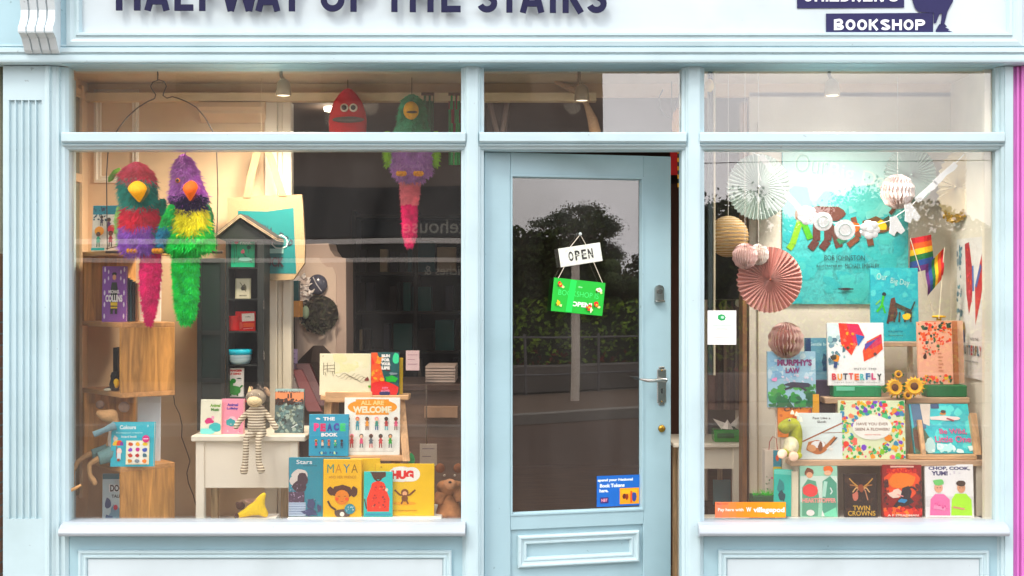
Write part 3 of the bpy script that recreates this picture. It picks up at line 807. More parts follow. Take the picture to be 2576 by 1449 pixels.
for c, a_, b_ in [('H', 293, 354), ('A', 364, 428), ('L', 440, 487), ('F', 502, 546), ('W', 552, 656), ('A', 642.6, 706.5), ('Y', 703, 767), ('U', 807, 867), ('P', 882, 935), ('T', 963, 1022), ('H', 1031, 1091), ('E', 1110, 1159),
                  ('S', 1200, 1251), ('T', 1254, 1309), ('A', 1307, 1370), ('I', 1383, 1397), ('R', 1415, 1470), ('S', 1475, 1526)]:
    m = MB(); w = (b_ - a_) * s1; ax = X(a_, yS); zz = -(a_ - 293) * s1 * .0056
    for si, st in enumerate(glyph(c, w, hcap, 15.5 * s1)): stroke(m, [(ax + x, zz + z + si * .0002) for x, z in st], 15.5 * s1, -.010 - si * .0004, -.001 + si * .0002, NAVY)
    tag(m.build('letter', sg), group='raised letters of the fascia sign')
lg = thing('shop_logo_sign', 'flat violet navy logo with two word boxes and a seated figure silhouette', 'sign', (0, yF + .010, 0))
VI = mat('26264e', .85); m = MB(); ys = -.002
def LP(x, y): return (X(x, yF), ys, Z(y, yF))
m.add([LP(2079, 92), LP(2349, 90), LP(2349, 31), LP(2079, 33)], [(0, 1, 2, 3)], VI)
m.build('word_box', lg); m = MB(); m.add([LP(2006, 20), LP(2276, 18), LP(2276, -38), LP(2006, -38)], [(0, 1, 2, 3)], VI)
m.build('word_box', lg)
m = MB(); ys = -.0035
m.add([LP(*p) for p in ((2294, -30), (2296, 0), (2303, 20), (2312, 29), (2350, 31.5), (2350, 58), (2356, 57), (2364, 36), (2371, 32), (2367, 62), (2377, 60), (2385, 28), (2399, 2), (2400, -30))], [tuple(range(14))[::-1]], VI)
m.add([LP(*p) for p in ((2356, 89), (2355, 76), (2364, 60), (2378, 60), (2384, 66), (2379, 68), (2390, 73), (2386, 75), (2402, 81), (2405, 86), (2400, 90))], [tuple(range(11))[::-1]], VI)
m.add([LP(*p) for p in ((2285, -30), (2400, -30), (2420, -80), (2400, -130), (2330, -130), (2290, -80))], [tuple(range(6))[::-1]], VI)
m.build('figure_silhouette', lg)
m = MB(); LW = mat('e8eef2', .5)
def wrd(txt, x0, x1, ybase, ytop):
    n = sum({'I': .35, "'": .3}.get(c, 1) for c in txt); u = (x1 - x0) / n; x = x0
    for c in txt:
        k = {'I': .35, "'": .3}.get(c, 1)
        for si, st in enumerate(glyph(c, u * k * .84 * s1, (ybase - ytop) * s1, 6.2 * s1)): stroke(m, [(X(x, yF) + a, Z(ybase, yF) + b) for a, b in st], 6.2 * s1, -.0045 - si * .0002, -.0025 - si * .0001, LW)
        x += u * k
wrd('BOOKSHOP', 2099, 2333, 75, 48); m.build('lettering', lg); m = MB(); wrd("CHILDREN'S", 2022, 2265, 3, -24)
m.build('lettering', lg)
# ------------------------------------------------------------------ left window: shelves and supports
PLZ = .595
m = MB(); m.box(X(722, .04), .04, .501, X(1110, .04), .40, PLZ, mat('f4efe6', .5, 'paint'), .003)
tag(m.build('display_plinth'), 'low white plinth under the front row of books in the left window', 'plinth')
# S shaped oak shelf, turned so that one corner points to the street
N = P(305, 812, .10); SA = R(-49)
sh = thing('zigzag_shelf', 'oak zigzag cube shelf turned cornerwise at the left end of the left window', 'shelf', (N.x, N.y, 0), (0, 0, SA))
SW, SDp, T = .43, .255, .021
zs = [1.768, 1.4455, 1.135, .808]
for i, z in enumerate(zs):
    m = MB(); x0 = -SW if i < 3 else -SW + .16
    m.box(x0, 0, z - T, 0, SDp, z, WOODX, .0015); m.build('shelf_board', sh)
m = MB(); m.box(-SW, 0, .501, 0, SDp, .52, WOODX, .0015); m.build('shelf_board', sh)
for i in range(4):
    zb = (zs + [.52])[i + 1] + .0004; zt_ = zs[i] - T - .0004
    x0 = -SW if i % 2 == 0 else -T
    m = MB(); m.box(x0, .0005, zb, x0 + T, SDp - .0005, zt_, WOOD, .0015); m.build('side_panel', sh)
# white panels standing in the shelf
def W2(px, z, d): p = P(px, 800, d); p.z = z; return p
book('plain white board book standing behind the crimson parrot tail', 352, 690, 403, 806, .34, 'eee6df', None, .015, lean=2, z=1.4455, name='white_book')
book('tall plain white board leaning in the third cube behind the turquoise colours book', 345, 1000, 402, 1162, .30, 'e3e8ec', None, .012, lean=2, z=.808, name='white_board', cat='board')
for k in range(4):
    b = P(322 + k * 7, 806, .30); o = thing('upright_book', ['navy book spine next to the purple book', 'dark teal book spine second from the purple book', 'black book spine third from the purple book', 'brown book spine beside the crimson tail'][k], 'book', (b.x, b.y, 1.4465), (0, 0, R(14)), 'dark upright books in the top cube')
    m = MB(); m.box(-.005, 0, 0, .005, .14, .2 - .008 * k, mat(['232b44', '24414c', '1c1b20', '6a4a34'][k], .4), .001); m.build('cover', o)
    m = MB(); m.box(-.0035, .002, .002, .0035, .141, .197 - .008 * k, mat('e8dfcc', .8)); m.build('pages', o)

# --- covers
def a_play(a):
    a.r(0, 0, 1, .2, '2a8aa0')
    a.sc(26, .03, .04, .5, .35, .035, ['1e3350', '2b6a80', '17405a'], 3)
    a.man(.33, .34, .24, '3a2218', '3b3550', '22202a'); a.man(.6, .42, .3, '5a3a2a', '5a2b62', '222222')
    a.e(.27, .56, .17, .1, 'f0a32a', 14); a.man(.25, .75, .34, '5a3a2a', '3aa58a', '2d6a5a'); a.e(.74, .52, .17, .09, 'd94a55', 14)
    a.man(.7, .74, .36, '7a4a34', 'a8303c', '3c2030'); a.r(.02, .93, .5, .98, '3cb3b8'); a.l([(.55, .95), (.95, .9)], .03, '5a2a20')
book('white picture book of children playing, standing on top of the oak shelf', 228, 513, 302, 630, .36, 'f3f0ea', a_play, .012, yaw=-8, lean=5, z=1.768)
def a_purple(a):
    for k in range(5):
        for u in (.1, .9): a.e(u, .06 + k * .21, .035, .05, 'e6dcf0', 6)
        if k in (0, 1): a.e(.25, .1 + k * .12, .03, .04, 'e6dcf0', 6); a.e(.76, .1 + k * .12, .03, .04, 'e6dcf0', 6)
    a.e(.5, .14, .1, .03, '1f1f24'); a.e(.5, .2, .075, .05, 'e0aa88'); a.p([(.36, .4), (.4, .29), (.6, .29), (.64, .4)], '27352f'); a.nl()
    a.r(.36, .38, .64, .78, '22322c'); a.r(.36, .65, .64, .71, 'e3c63a'); a.r(.36, .73, .64, .76, 'e3c63a'); a.r(.36, .78, .46, .86, '16181a'); a.r(.54, .78, .64, .86, '16181a')
    a.t('MICHAEL', .5, .46, .46, .06, 'f6f2f8', .03); a.t('COLLINS', .5, .58, .7, .13, 'f6f2f8', .05)
book('purple book with a uniformed figure between white sparks, in the top cube', 257, 666, 317, 806, .26, '8a5aa8', a_purple, .02, yaw=3, lean=3, z=1.4455)
def a_col(a):
    a.t('Colours', .38, .12, .38, .09, 'e8f8f8', .03); a.t('Montessori creative', .42, .24, .62, .045, 'b8eef0', .01); a.t('board book', .42, .33, .36, .05, 'e8f8f8')
    a.e(.16, .5, .12, .09, 'e8c23a', 14); a.e(.2, .49, .07, .08, 'd8502e', 12); a.e(.25, .51, .04, .07, '7a3a96', 10); a.r(.03, .53, .3, .62, '14b0bf')
    a.r(.13, .54, .15, .8, '8a3a2a'); a.e(.2, .66, .06, .08, 'f2d6cc', 10); a.r(.15, .7, .24, .84, 'd8e6ea'); a.r(.16, .82, .22, .88, '96402a')
    a.r(.36, .42, .9, .95, 'f6f0d2'); a.r(.42, .44, .86, .93, 'fbf8ea')
    cs = ['c2562e', 'f0b02a', 'f2cf2e', '8a4ac0', 'c01a88', '3858b0', 'c04a36', 'b03028', '3a6a7a', 'c88a2e', '7c8a92', 'e8892e']
    for i in range(12): a.e(.46 + (i % 3) * .17, .5 + (i // 3) * .125, .055, .045, cs[i], 9, .2, i)
    a.e(.82, .38, .085, .085, 'c81e7c'); a.r(.76, .37, .88, .39, 'f6d8ea'); a.t('U', .86, .09, .03, .05, 'e8f8f8')
book('turquoise colours board book propped on the lowest oak cube', 278, 1060, 385, 1172, .115, '12aebf', a_col, .025, yaw=2, lean=7, z=.808, spine='0c98a8')
def a_dog(a):
    a.r(0, 0, 1, .1, '3a7a8a'); a.t('DOG', .62, .27, .66, .15, 'ffffff', .09); a.n -= 1; a.t('DOG', .64, .27, .6, .13, '20282c', .04); a.t('TALES', .66, .42, .5, .06, '20282c', .03)
    a.e(.25, .55, .16, .1, '38507a', 10, .2, 3); a.e(.55, .75, .25, .14, '7aa0b4', 11, .3, 5); a.e(.6, .63, .1, .05, 'c83a52'); a.e(.3, .85, .2, .08, '46628a', 9, .3, 8); a.e(.7, .88, .14, .06, '2c3a4c', 9, .3, 2)
book('pale grey blue comic book inside the lowest oak cube', 258, 1188, 312, 1322, .22, 'c8d8dc', a_dog, .02, yaw=5, lean=2, z=.52)

# --- small bird toy in the second cube, black bookend
t = thing('toy_penguin', 'tiny black and yellow bird toy in the second oak cube', 'toy', P(290, 983, .22)); t.location.z = 1.136
m = MB(); m.lathe((0, 0, 0), [(.001, 0), (.022, .003), (.027, .03), (.02, .055), (.022, .068), (.016, .084), (.001, .09)], mat('1b1b1d', .8, 'fur'), 14); m.build('body', t)
m = MB(); m.ell((.01, -.018, .035), (.014, .01, .022), mat('f2c22c', .7), 10, 8); m.build('belly', t)
m = MB(); m.ell((-.03, -.012, .006), (.02, .012, .007), mat('e9e4cc', .7), 10, 6); m.build('foot', t)
m = MB(); m.box(-.011, 0, 0, .011, .10, .19, BLACK, .002); m.box(-.05, 0, 0, .0105, .10, .004, BLACK)
tag(m.build('bookend', None, (X(290, .33), .33, 1.136)), 'tall black metal bookend in the second oak cube', 'bookend')

# --- black wire swing and its hanger
CW = X(410, .12)
t = thing('parrot_swing', 'black wire hoop swing hanging from the ceiling and carrying the two parrots', 'swing', (0, 0, 0))
m = MB(); f = lambda px, py, d=.12: P(px, py, d)
pts = [f(545, 628), f(548, 480), f(545, 378)] + [f(x, y) for x, y in ((535, 330), (516, 296), (494, 270), (470, 256), (448, 247), (433, 243), (420, 247), (410, 240), (413, 230), (419, 217), (413, 205), (400, 201), (385, 206), (379, 217), (385, 229), (392, 238), (389, 248), (370, 256), (345, 272), (318, 297), (299, 322), (282, 350), (272, 380), (268, 440), (270, 628))]
# smooth the loop shape
m.tube(pts, .0025, mat('2a2422', .5), 6); m.build('wire_hoop', t)
m = MB(); m.tube([f(266, 634), f(560, 634)], .006, mat('3a2a20', .6), 8); m.build('perch', t)
m = MB(); m.tube([f(397, 202), f(397, 186), f(396, 170), P(396, 148, .12)], .003, mat('2a2422', .5), 6); m.build('hook', t)
m = MB(); m.tube([P(x, y, .5) for x, y in ((437, 995), (440, 1018), (452, 1042), (458, 1070), (457, 1100), (470, 1135), (478, 1160), (470, 1190), (474, 1215), (486, 1245), (494, 1275))], .0022, mat('2a2020', .5), 6)
tag(m.build('lamp_flex'), 'thin dark brown flex trailing down the wall beside the oak shelf', 'cable')

# --- furry parrots
SLIM = .86
def furry(mb, prof, cx, d, colf, n, L, yscale=.8, seed=1, flow=(0, 0, -1), width=.0024, gx=None):
    """prof: [(py, half width px, centre px)] ; a soft body whose colour regions follow colf(px,py)"""
    rr = random.Random(seed); k = S(d); nu = 20; vs = []; cols = []
    def at(py):
        for i in range(len(prof) - 1):
            a, b = prof[i], prof[i + 1]
            if a[0] <= py <= b[0]:
                t = (py - a[0]) / (b[0] - a[0]); t2 = t
                return (a[1] + (b[1] - a[1]) * t2) * SLIM, a[2] + (b[2] - a[2]) * t2
        return prof[-1][1] * SLIM, prof[-1][2]
    y0, y1 = prof[0][0], prof[-1][0]; rows = 26; grid = []
    for j in range(rows + 1):
        py = y0 + (y1 - y0) * j / rows; r, c = at(py)
        for i in range(nu):
            a = 2 * math.pi * i / nu; px = c + r * math.cos(a)
            vs.append(Vector((X(px, d), d + r * k * yscale * math.sin(a), Z(py, d)))); grid.append((px, py))
    for j in range(rows):
        for i in range(nu):
            q = (j * nu + i, (j + 1) * nu + i, (j + 1) * nu + (i + 1) % nu, j * nu + (i + 1) % nu)
            mb.add([vs[x] for x in q], [(0, 1, 2, 3)], colf(grid[q[0]][0], grid[q[0]][1]), False)
    for _ in range(n):
        py = rr.uniform(y0, y1); r, c = at(py); a = rr.uniform(math.pi * .95, math.pi * 2.05) if rr.random() < .85 else rr.uniform(0, math.pi)
        px = c + r * math.cos(a); p = Vector((X(px, d), d + r * k * yscale * math.sin(a), Z(py, d)))
        out = Vector((math.cos(a), math.sin(a), 0)); fl = Vector(flow(px, py)) if callable(flow) else Vector(flow)
        ln = L * rr.uniform(.5, 1.3)
        dr = (fl * .8 + out * .55 + Vector((rr.gauss(0, .38), rr.gauss(0, .25), rr.gauss(0, .3)))).normalized()
        w = dr.cross(Vector((0, 1, 0))); w = w.normalized() if w.length > .01 else Vector((1, 0, 0)); w *= width * rr.uniform(.6, 1.3)
        m_ = colf(px + rr.gauss(0, 5), py + rr.gauss(0, 5))
        mb.add([p - w - dr * .002, p + w - dr * .002, p + dr * ln * .6 + w * .6 + out * .001, p + dr * ln], [(0, 1, 2, 3)], m_)
F = lambda h: mat(h, .9, 'fur')
def eye(parent, px, py, d, r):
    e = MB(); p = P(px, py, d); e.ell(p, (r, r * .6, r), mat('e8dccb' if r != .011 else 'c87a3a', .2), 12, 8); e.ell(p + Vector((0, -r * .45, 0)), (r * .62, r * .45, r * .62), mat('14100e', .1), 12, 8); e.build('eye', parent)
def beak(parent, cx, cy, w, h, d, col, hook=.0):
    b = MB(); k = S(d); c = P(cx, cy, d)
    def fn(v):
        t = (v.z / (h * k) + 1) / 2          # 0 bottom .. 1 top
        v.x *= .25 + .85 * min(1, t * 1.5) if t < .67 else 1.1 - .5 * (t - .67); v.x += hook * (1 - t) * k; v.y -= (1 - abs(2 * t - 1)) * .015 + (1 - t) * .0; return v
    b.ell(c, (w * k, .03, h * k), mat(col, .75, 'fabric'), 16, 12, None, fn); b.build('beak', parent)
def feet(parent, xs, py, d, col='f0a52a'):
    for x in xs:
        b = MB(); p = P(x, py, d)
        for q in (-1, 0, 1): b.ell(p + Vector((q * .015, -.012, 0)), (.010, .022, .012), mat(col, .8, 'fabric'), 10, 8)
        b.ell(p, (.026, .018, .013), mat(col, .8, 'fabric'), 12, 8); b.build('foot', parent)
# crimson and purple parrot
t = thing('plush_parrot', 'furry parrot puppet with red crest, teal face, purple belly and crimson tail', 'plush toy', (0, 0, 0), group='furry parrot puppets')
def cA(x, y):
    if y < 458 - abs(x - 345) * .22 + (6 if x > 370 else 0): return F('d4465e') if y > 425 else F('e0607a')
    if y < 522: return F('249a8a') if x < 385 else F('1c7a70')
    if y < 574 + abs(x - 350) * -.12: return F('e01650')
    if x > 394: return F('1c8a6a')
    return F('9c62c8') if (x * 7 + y) % 3 > .6 else F('a472c4')
m = MB(); furry(m, [(408, 4, 346), (415, 22, 344), (428, 38, 343), (450, 47, 344), (480, 47, 346), (505, 44, 350), (520, 42, 352), (545, 50, 354), (580, 53, 354), (612, 54, 353), (628, 48, 353), (640, 22, 355)], 350, .12, cA, 6200, .034, .8, 3); m.build('body', t)
beak(t, 346, 482, 24, 27, .02, 'f2ac1c', 4)
feet(t, (335, 398), 631, .075)
def cT(x, y): return F('d81472') if x > 366 else F('e61e7c')
m = MB(); furry(m, [(636, 26, 378), (680, 30, 378), (730, 26, 377), (780, 17, 376), (805, 10, 375), (818, 3, 374)], 378, .10, cT, 1700, .016, .35, 5); m.build('tail', t)
m = MB(); furry(m, [(500, 6, 408), (530, 13, 410), (570, 15, 412), (600, 10, 414), (622, 4, 414)], 410, .13, lambda x, y: F('1e8a74') if y < 560 else F('1a6a9a'), 500, .018, .6, 8); m.build('wing', t)
m = MB(); furry(m, [(520, 4, 298), (550, 8, 296), (590, 8, 298), (620, 4, 300)], 297, .14, lambda x, y: F('a8d88a'), 260, .016, .6, 9); m.build('wing', t)
m = MB(); m.tube([P(x, y, .15) for x, y in ((302, 424), (290, 432), (278, 450), (273, 458))], [.006, .012, .013, .003], F('86c83a'), 8); m.build('crest_feather', t)
# purple head green parrot
t = thing('plush_parrot', 'furry parrot puppet with purple head, orange beak, yellow bib and bright green belly', 'plush toy', (0, 0, 0), group='furry parrot puppets')
def cB(x, y):
    if y < 500 + (x - 475) * -.05: return F('b06abc') if (x + y) % 5 > 1.5 else F('c48ccc')
    if y < 528 - abs(x - 478) * .35 + 6: return F('2c1a4a')
    if y < 590 - ((x - 483) / 40) ** 2 * 26 and 432 < x < 522: return F('fae81a')
    if x < 425 and y < 600: return F('14a870')
    return F('1fd060') if (x * 3 + y) % 4 > .8 else F('18d870')
m = MB(); furry(m, [(388, 3, 462), (398, 14, 463), (420, 26, 465), (445, 32, 468), (470, 40, 472), (492, 46, 474), (505, 40, 474), (520, 42, 474), (545, 50, 476), (575, 54, 478), (605, 60, 478), (624, 62, 478), (634, 30, 470)], 470, .12, cB, 6800, .036, .8, 4); m.build('body', t)
m = MB(); furry(m, [(488, 30, 475), (500, 48, 474), (512, 44, 474), (524, 26, 476)], 475, .10, lambda x, y: F('2a1848'), 500, .02, .7, 14, flow=lambda x, y: ((1 if x > 475 else -1) * .8, 0, .1)); m.build('collar', t)
beak(t, 482, 480, 19, 26, .02, 'f0752a', -4)
eye(t, 447, 454, .055, .011)
m = MB(); furry(m, [(515, 6, 432), (545, 15, 424), (580, 15, 412), (605, 10, 404), (622, 4, 402)], 415, .07, lambda x, y: F('14c060') if y < 570 else F('1a86a8'), 700, .02, .5, 18); m.build('wing', t)
m = MB(); furry(m, [(505, 5, 518), (540, 10, 525), (580, 9, 528), (600, 4, 528)], 522, .14, lambda x, y: F('0f7a4a'), 400, .018, .5, 19); m.build('wing', t)
m = MB(); furry(m, [(632, 34, 466), (680, 36, 466), (730, 33, 467), (775, 28, 467), (800, 20, 468), (816, 8, 468)], 466, .10, lambda x, y: F('1fd060') if (x + y) % 4 > 1 else F('30cc74'), 2100, .02, .35, 6); m.build('tail', t)
# hanging parrot in the shop
t = thing('plush_parrot', 'furry parrot puppet hanging alone behind the glass, green head and long pink tail', 'plush toy', (0, 0, 0), group='furry parrot puppets')
dd = .5
def cC(x, y):
    if y < 372: return F('2f9a6a') if x > 1042 else F('5fb890')
    return F('a878b8') if (x + 2 * y) % 5 > 1.2 else F('b890c4')
m = MB(); furry(m, [(238, 6, 1036), (250, 26, 1036), (280, 36, 1036), (310, 40, 1036), (340, 50, 1036), (380, 54, 1036), (420, 58, 1036), (440, 52, 1036), (452, 36, 1036), (460, 18, 1034)], 1035, dd, cC, 3000, .022, .7, 24); m.build('body', t)
m = MB(); m.ell(P(1034, 278, dd - .11), (.036, .04, .042), mat('f2b628', .8, 'fabric'), 18, 12); m.ell(P(1036, 282, dd - .145), (.026, .008, .006), mat('3a3020', .8), 12, 6); m.build('beak', t)
feet(t, (1010, 1053), 437, dd - .11, 'f0a83a')
m = MB(); furry(m, [(455, 27, 1031), (490, 25, 1031), (514, 21, 1030)], 1031, dd, lambda x, y: F('ee8a94'), 900, .014, .4, 26)
furry(m, [(514, 21, 1030), (560, 19, 1030), (590, 17, 1030), (610, 10, 1030), (622, 3, 1030)], 1031, dd, lambda x, y: F('e21478'), 1200, .014, .4, 27); m.build('tail', t)
for x0 in (975, 1096):
    m = MB(); furry(m, [(330, 5, x0), (360, 11, x0), (395, 8, x0), (418, 3, x0)], x0, dd, lambda x, y: F('9ad04a'), 320, .02, .5, int(x0)); m.build('wing', t)
m = MB(); m.tube([P(1036, 242, dd), P(1036, 180, dd - .02)], .0015, BLACK, 5); m.build('hanging_cord', t)
# red puppet
t = thing('hand_puppet', 'red pear shaped felt puppet with white eyes and wide grey mouth near the ceiling', 'puppet', (0, 0, 0))
m = MB(); k = S(.55); m.lathe(P(875, 345, .55), [(.02, 0), (46 * k, .005), (48 * k, 40 * k), (45 * k, 62 * k), (36 * k, 88 * k), (22 * k, 108 * k), (10 * k, 120 * k), (.002, 123 * k)], mat('c8383c', .85, 'fabric'), 24, 1, .6); m.build('body', t)
m = MB(); m.ell(P(876, 301, .47), (40 * k, .012, 8 * k), mat('5c5450', .8), 18, 8); m.build('mouth', t)
for x in (866, 889):
    eye(t, x, 271, .468, .02)
m = MB(); m.tube([P(875, 224, .55), P(875, 175, .55)], .0015, BLACK, 5); m.build('hanging_cord', t)
# plaid cloth strips hanging
for i, (x0, x1, c1, lab) in enumerate(((1060, 1092, '1a6a4a', 'dark green cloth hanging behind the lone parrot'), (1128, 1158, '2c9a5c', 'green and red checked cloth hanging beside the door post'))):
    m = MB(); n = 9; vs = []; w0, w1 = X(x0, .6), X(x1, .6); zt_ = Z(240, .6); zb = Z(415, .6)
    for j in range(6):
        for q in range(n): vs.append((w0 + (w1 - w0) * q / (n - 1), .6 + .008 * math.sin(q * 2.1 + j * .3), zt_ + (zb - zt_) * j / 5))
    fs = [(j * n + q, j * n + q + 1, (j + 1) * n + q + 1, (j + 1) * n + q) for j in range(5) for q in range(n - 1)]
    for fi, fc in enumerate(fs): m.add([vs[v] for v in fc], [(0, 1, 2, 3)], mat([c1, '8a3038', 'd8d0b8'][0 if i == 0 else (fi * 7 % 5 == 0) + (fi % 8 == 3)], .9, 'fabric'))
    m.box(w0, .59, zt_ - .001, w1, .61, zt_ + .012, mat('5a3a2a', .6))
    tag(m.build('hanging_cloth'), lab, 'cloth')

# --- tote bag
t = thing('tote_bag', 'natural canvas tote bag with teal printed panel hanging behind the black book house', 'bag', (0, 0, 0))
d0 = .50; CAN = mat('a28e72', .9, 'fabric'); m = MB()
ol = [(572, 498), (640, 493), (759, 489), (762, 520), (767, 620), (766, 662), (738, 703), (690, 706), (600, 706), (575, 690)]
fr_ = [P(x, y, d0) for x, y in ol]; bk = [p + Vector((0, .03, 0)) for p in fr_]
n = len(ol); m.add(fr_ + bk, [tuple(range(n)), tuple(range(n, 2 * n))] + [(i, (i + 1) % n, n + (i + 1) % n, n + i) for i in range(n)], CAN); m.build('bag_body', t)
m = MB(); a = Art(m, X(598, d0), Z(689, d0), (746 - 598) * S(d0), (689 - 522) * S(d0), d0 - .0005)
a.p([(.0, .05), (.5, .06), (.95, 0), (.97, .5), (1, 1), (0, 1)], '176f70'); a.nl()
for i, c in enumerate('WANNA FED'): a.t(c, .22 + i * .085, .30 - .07 * math.sin((i + 1) * .36) + i * .028, .065, .1, '2a3440', .04, 8 + i * 3)
a.e(.72, .52, .15, .11, 'cfe0d8', 9, .1, 3); a.e(.72, .52, .13, .09, '176f70', 9, .1, 3); a.l([(.35, .52), (.66, .46)], .02, 'b8a080')
a.r(.25, .62, .78, .69, 'a8cfc8'); a.t('DUCK', .58, .82, .42, .15, '3a3038', .04); m.build('printed_panel', t)
for xs_ in (((622, 497), (632, 440), (646, 385), (655, 350)), ((712, 493), (700, 460), (682, 400), (660, 350))):
    m = MB(); q = [P(x, y, d0 - .004) for x, y in xs_]; w = .018
    m.add([p - Vector((w, 0, 0)) for p in q] + [p + Vector((w, 0, 0)) for p in q] + [p + Vector((-w, .004, 0)) for p in q] + [p + Vector((w, .004, 0)) for p in q], [(i, i + 1, 5 + i, 4 + i) for i in range(3)] + [(8 + i, 9 + i, 13 + i, 12 + i) for i in range(3)], CAN); m.build('handle', t)
m = MB(); m.tube([P(657, 352, d0), P(657, 180, d0)], .0015, mat('d8c8a8', .7), 5); m.build('hanging_cord', t)

# --- white table and what stands on it
TZ = .943
t = thing('side_table', 'white painted side table with deep drawer front in the left window', 'table', (0, 0, 0))
m = MB(); m.box(X(480, .14), .14, TZ - .026, X(768, .14), .56, TZ, OFFW, .004); m.build('table_top', t)
m = MB(); m.box(X(514, .165), .168, Z(1228, .165), X(740, .165), .185, TZ - .0265, OFFW, .002); m.build('drawer_front', t)
for x0, x1, d in ((492, 514, .16), (729, 750, .16)):
    m = MB(); m.box(X(x0, d), d, .501, X(x1, d), d + .035, TZ - .0265, OFFW, .003); m.build('leg', t)
for x0, x1, d in ((530, 548, .52), (706, 722, .52)):
    m = MB(); m.box(X(x0, d), d, .501, X(x1, d), d + .03, TZ - .0265, mat('cdb288', .6, 'wood'), .003); m.build('leg', t)
def a_an1(a):
    a.t('Animal', .7, .17, .5, .09, '6a9a2a', .05); a.t('Music', .7, .29, .4, .09, '3a7a2a', .05); a.e(.42, .62, .2, .09, 'c8407a', 12, .25, 2); a.e(.6, .52, .08, .05, 'e8a8c0'); a.e(.75, .8, .32, .14, '1ab0b4', 14, .1, 4); a.e(.3, .92, .4, .08, '8adcd8', 12, .2, 5)
def a_an2(a):
    a.t('Animal', .5, .17, .5, .08, '4a3a9a', .05); a.t('Lullaby', .5, .28, .52, .08, '4a3a9a', .05); a.e(.5, .62, .22, .12, 'f6c8d4', 12, .2, 2); a.e(.42, .68, .2, .12, '1a9aa0', 12, .2, 6); a.sc(14, .05, .4, .95, .95, .03, ['f8d8dc', 'e06a9a', 'f6b0c0'], 4)
book('pale sound book with small pink bird, leftmost on the white table', 503, 1009, 556, 1096, .19, 'e6e4d2', a_an1, .025, yaw=-6, lean=4, z=TZ)
book('pink sound book with purple title beside the striped plush on the white table', 556, 1008, 612, 1096, .20, 'f0a0b4', a_an2, .025, yaw=-3, lean=4, z=TZ)
def a_dark(a):
    a.r(0, 0, 1, .3, 'e89a74'); a.r(0, 0, 1, .07, 'a8c0bc'); a.t('FIRST LIGHT', .5, .07, .8, .05, '6a4a3a', .02)
    a.sc(60, 0, .24, 1, .36, .05, ['3a2c2a', '4a3834'], 3); a.r(.43, .12, .48, .22, '241c1c'); a.r(.53, .1, .58, .21, '241c1c')
    a.sc(90, .02, .36, .98, .98, .07, ['6a8a8c', '8aa6a4', '4c6468', 'a8b8ae', '3c4c4e', '7a8678'], 5); a.l([(.6, .88), (.8, .8)], .03, 'dfe8ea')
book('dark landscape book with an orange sky at the right end of the white table', 690, 981, 763, 1092, .24, '5c7274', a_dark, .02, yaw=-4, lean=5, z=TZ, spine='3a4648')
# striped plush animal, sitting on the table edge
t = thing('striped_plush', 'brown and cream striped plush foal with pale muzzle sitting on the white table edge', 'plush toy', (0, 0, 0))
d = .13; q = lambda px, py, r, dd=0.0: (*P(px, py, d + dd), r)
pts = [q(646, 1075, .046), q(646, 1045, .037), q(645, 1020, .022), q(643, 1004, .026),
       q(636, 1093, .024, -.01), q(619, 1098, .016, -.035), q(619, 1130, .014, -.05), q(617, 1165, .014, -.05), q(612, 1195, .022, -.055),
       q(658, 1093, .024, -.01), q(650, 1098, .016, -.035), q(650, 1130, .014, -.05), q(651, 1165, .014, -.05), q(660, 1192, .022, -.055),
       q(622, 1040, .015), q(603, 1058, .013, -.01), q(590, 1080, .014, -.02), q(668, 1038, .015), q(684, 1060, .013, -.01), q(698, 1082, .015, -.02)]
STR = stripes('85735c', 'e6dac0', 26, 'Z')
skin_obj('body', pts, [(0, 1), (1, 2), (2, 3), (0, 4), (4, 5), (5, 6), (6, 7), (7, 8), (0, 9), (9, 10), (10, 11), (11, 12), (12, 13), (1, 14), (14, 15), (15, 16), (1, 17), (17, 18), (18, 19)], STR, t)
m = MB(); m.ell(P(644, 1000, d - .005), (.046, .038, .037), mat('a09484', .9, 'fur')); m.build('head', t)
m = MB(); m.ell(P(640, 1010, d - .03), (.034, .03, .025), mat('e6d2ac', .9, 'fabric')); m.tube([P(628, 1016, d - .058), P(638, 1020, d - .062), P(650, 1016, d - .058)], .0012, mat('8a6a4a', .8), 5); m.build('muzzle', t)
for ex, ey, rot in ((630, 985, .25), (672, 985, -.5)):
    m = MB(); m.ell(P(ex, ey, d), (.011, .007, .024), mat('b89a80', .9, 'fur'), 12, 8, Matrix.Rotation(rot, 3, 'Y')); m.build('ear', t)
m = MB(); m.lathe(P(628, 985, d - .012), [(.009, 0), (.005, .012), (.0005, .024)], mat('e8cfa0', .8), 10); m.build('horn', t)
m = MB(); rr = random.Random(2)
for _ in range(160):
    p = P(655 + rr.gauss(0, 9), 985 + rr.gauss(0, 6), d - .005); dv = Vector((rr.gauss(.3, .4), rr.gauss(-.3, .3), rr.gauss(.2, .6))).normalized() * .018; w = Vector((.0015, 0, 0))
    m.add([p - w, p + w, p + dv], [(0, 1, 2)], F('7c7068'))
m.build('mane', t)
for x in (633, 651): eye(t, x, 993, d - .04, .0045)
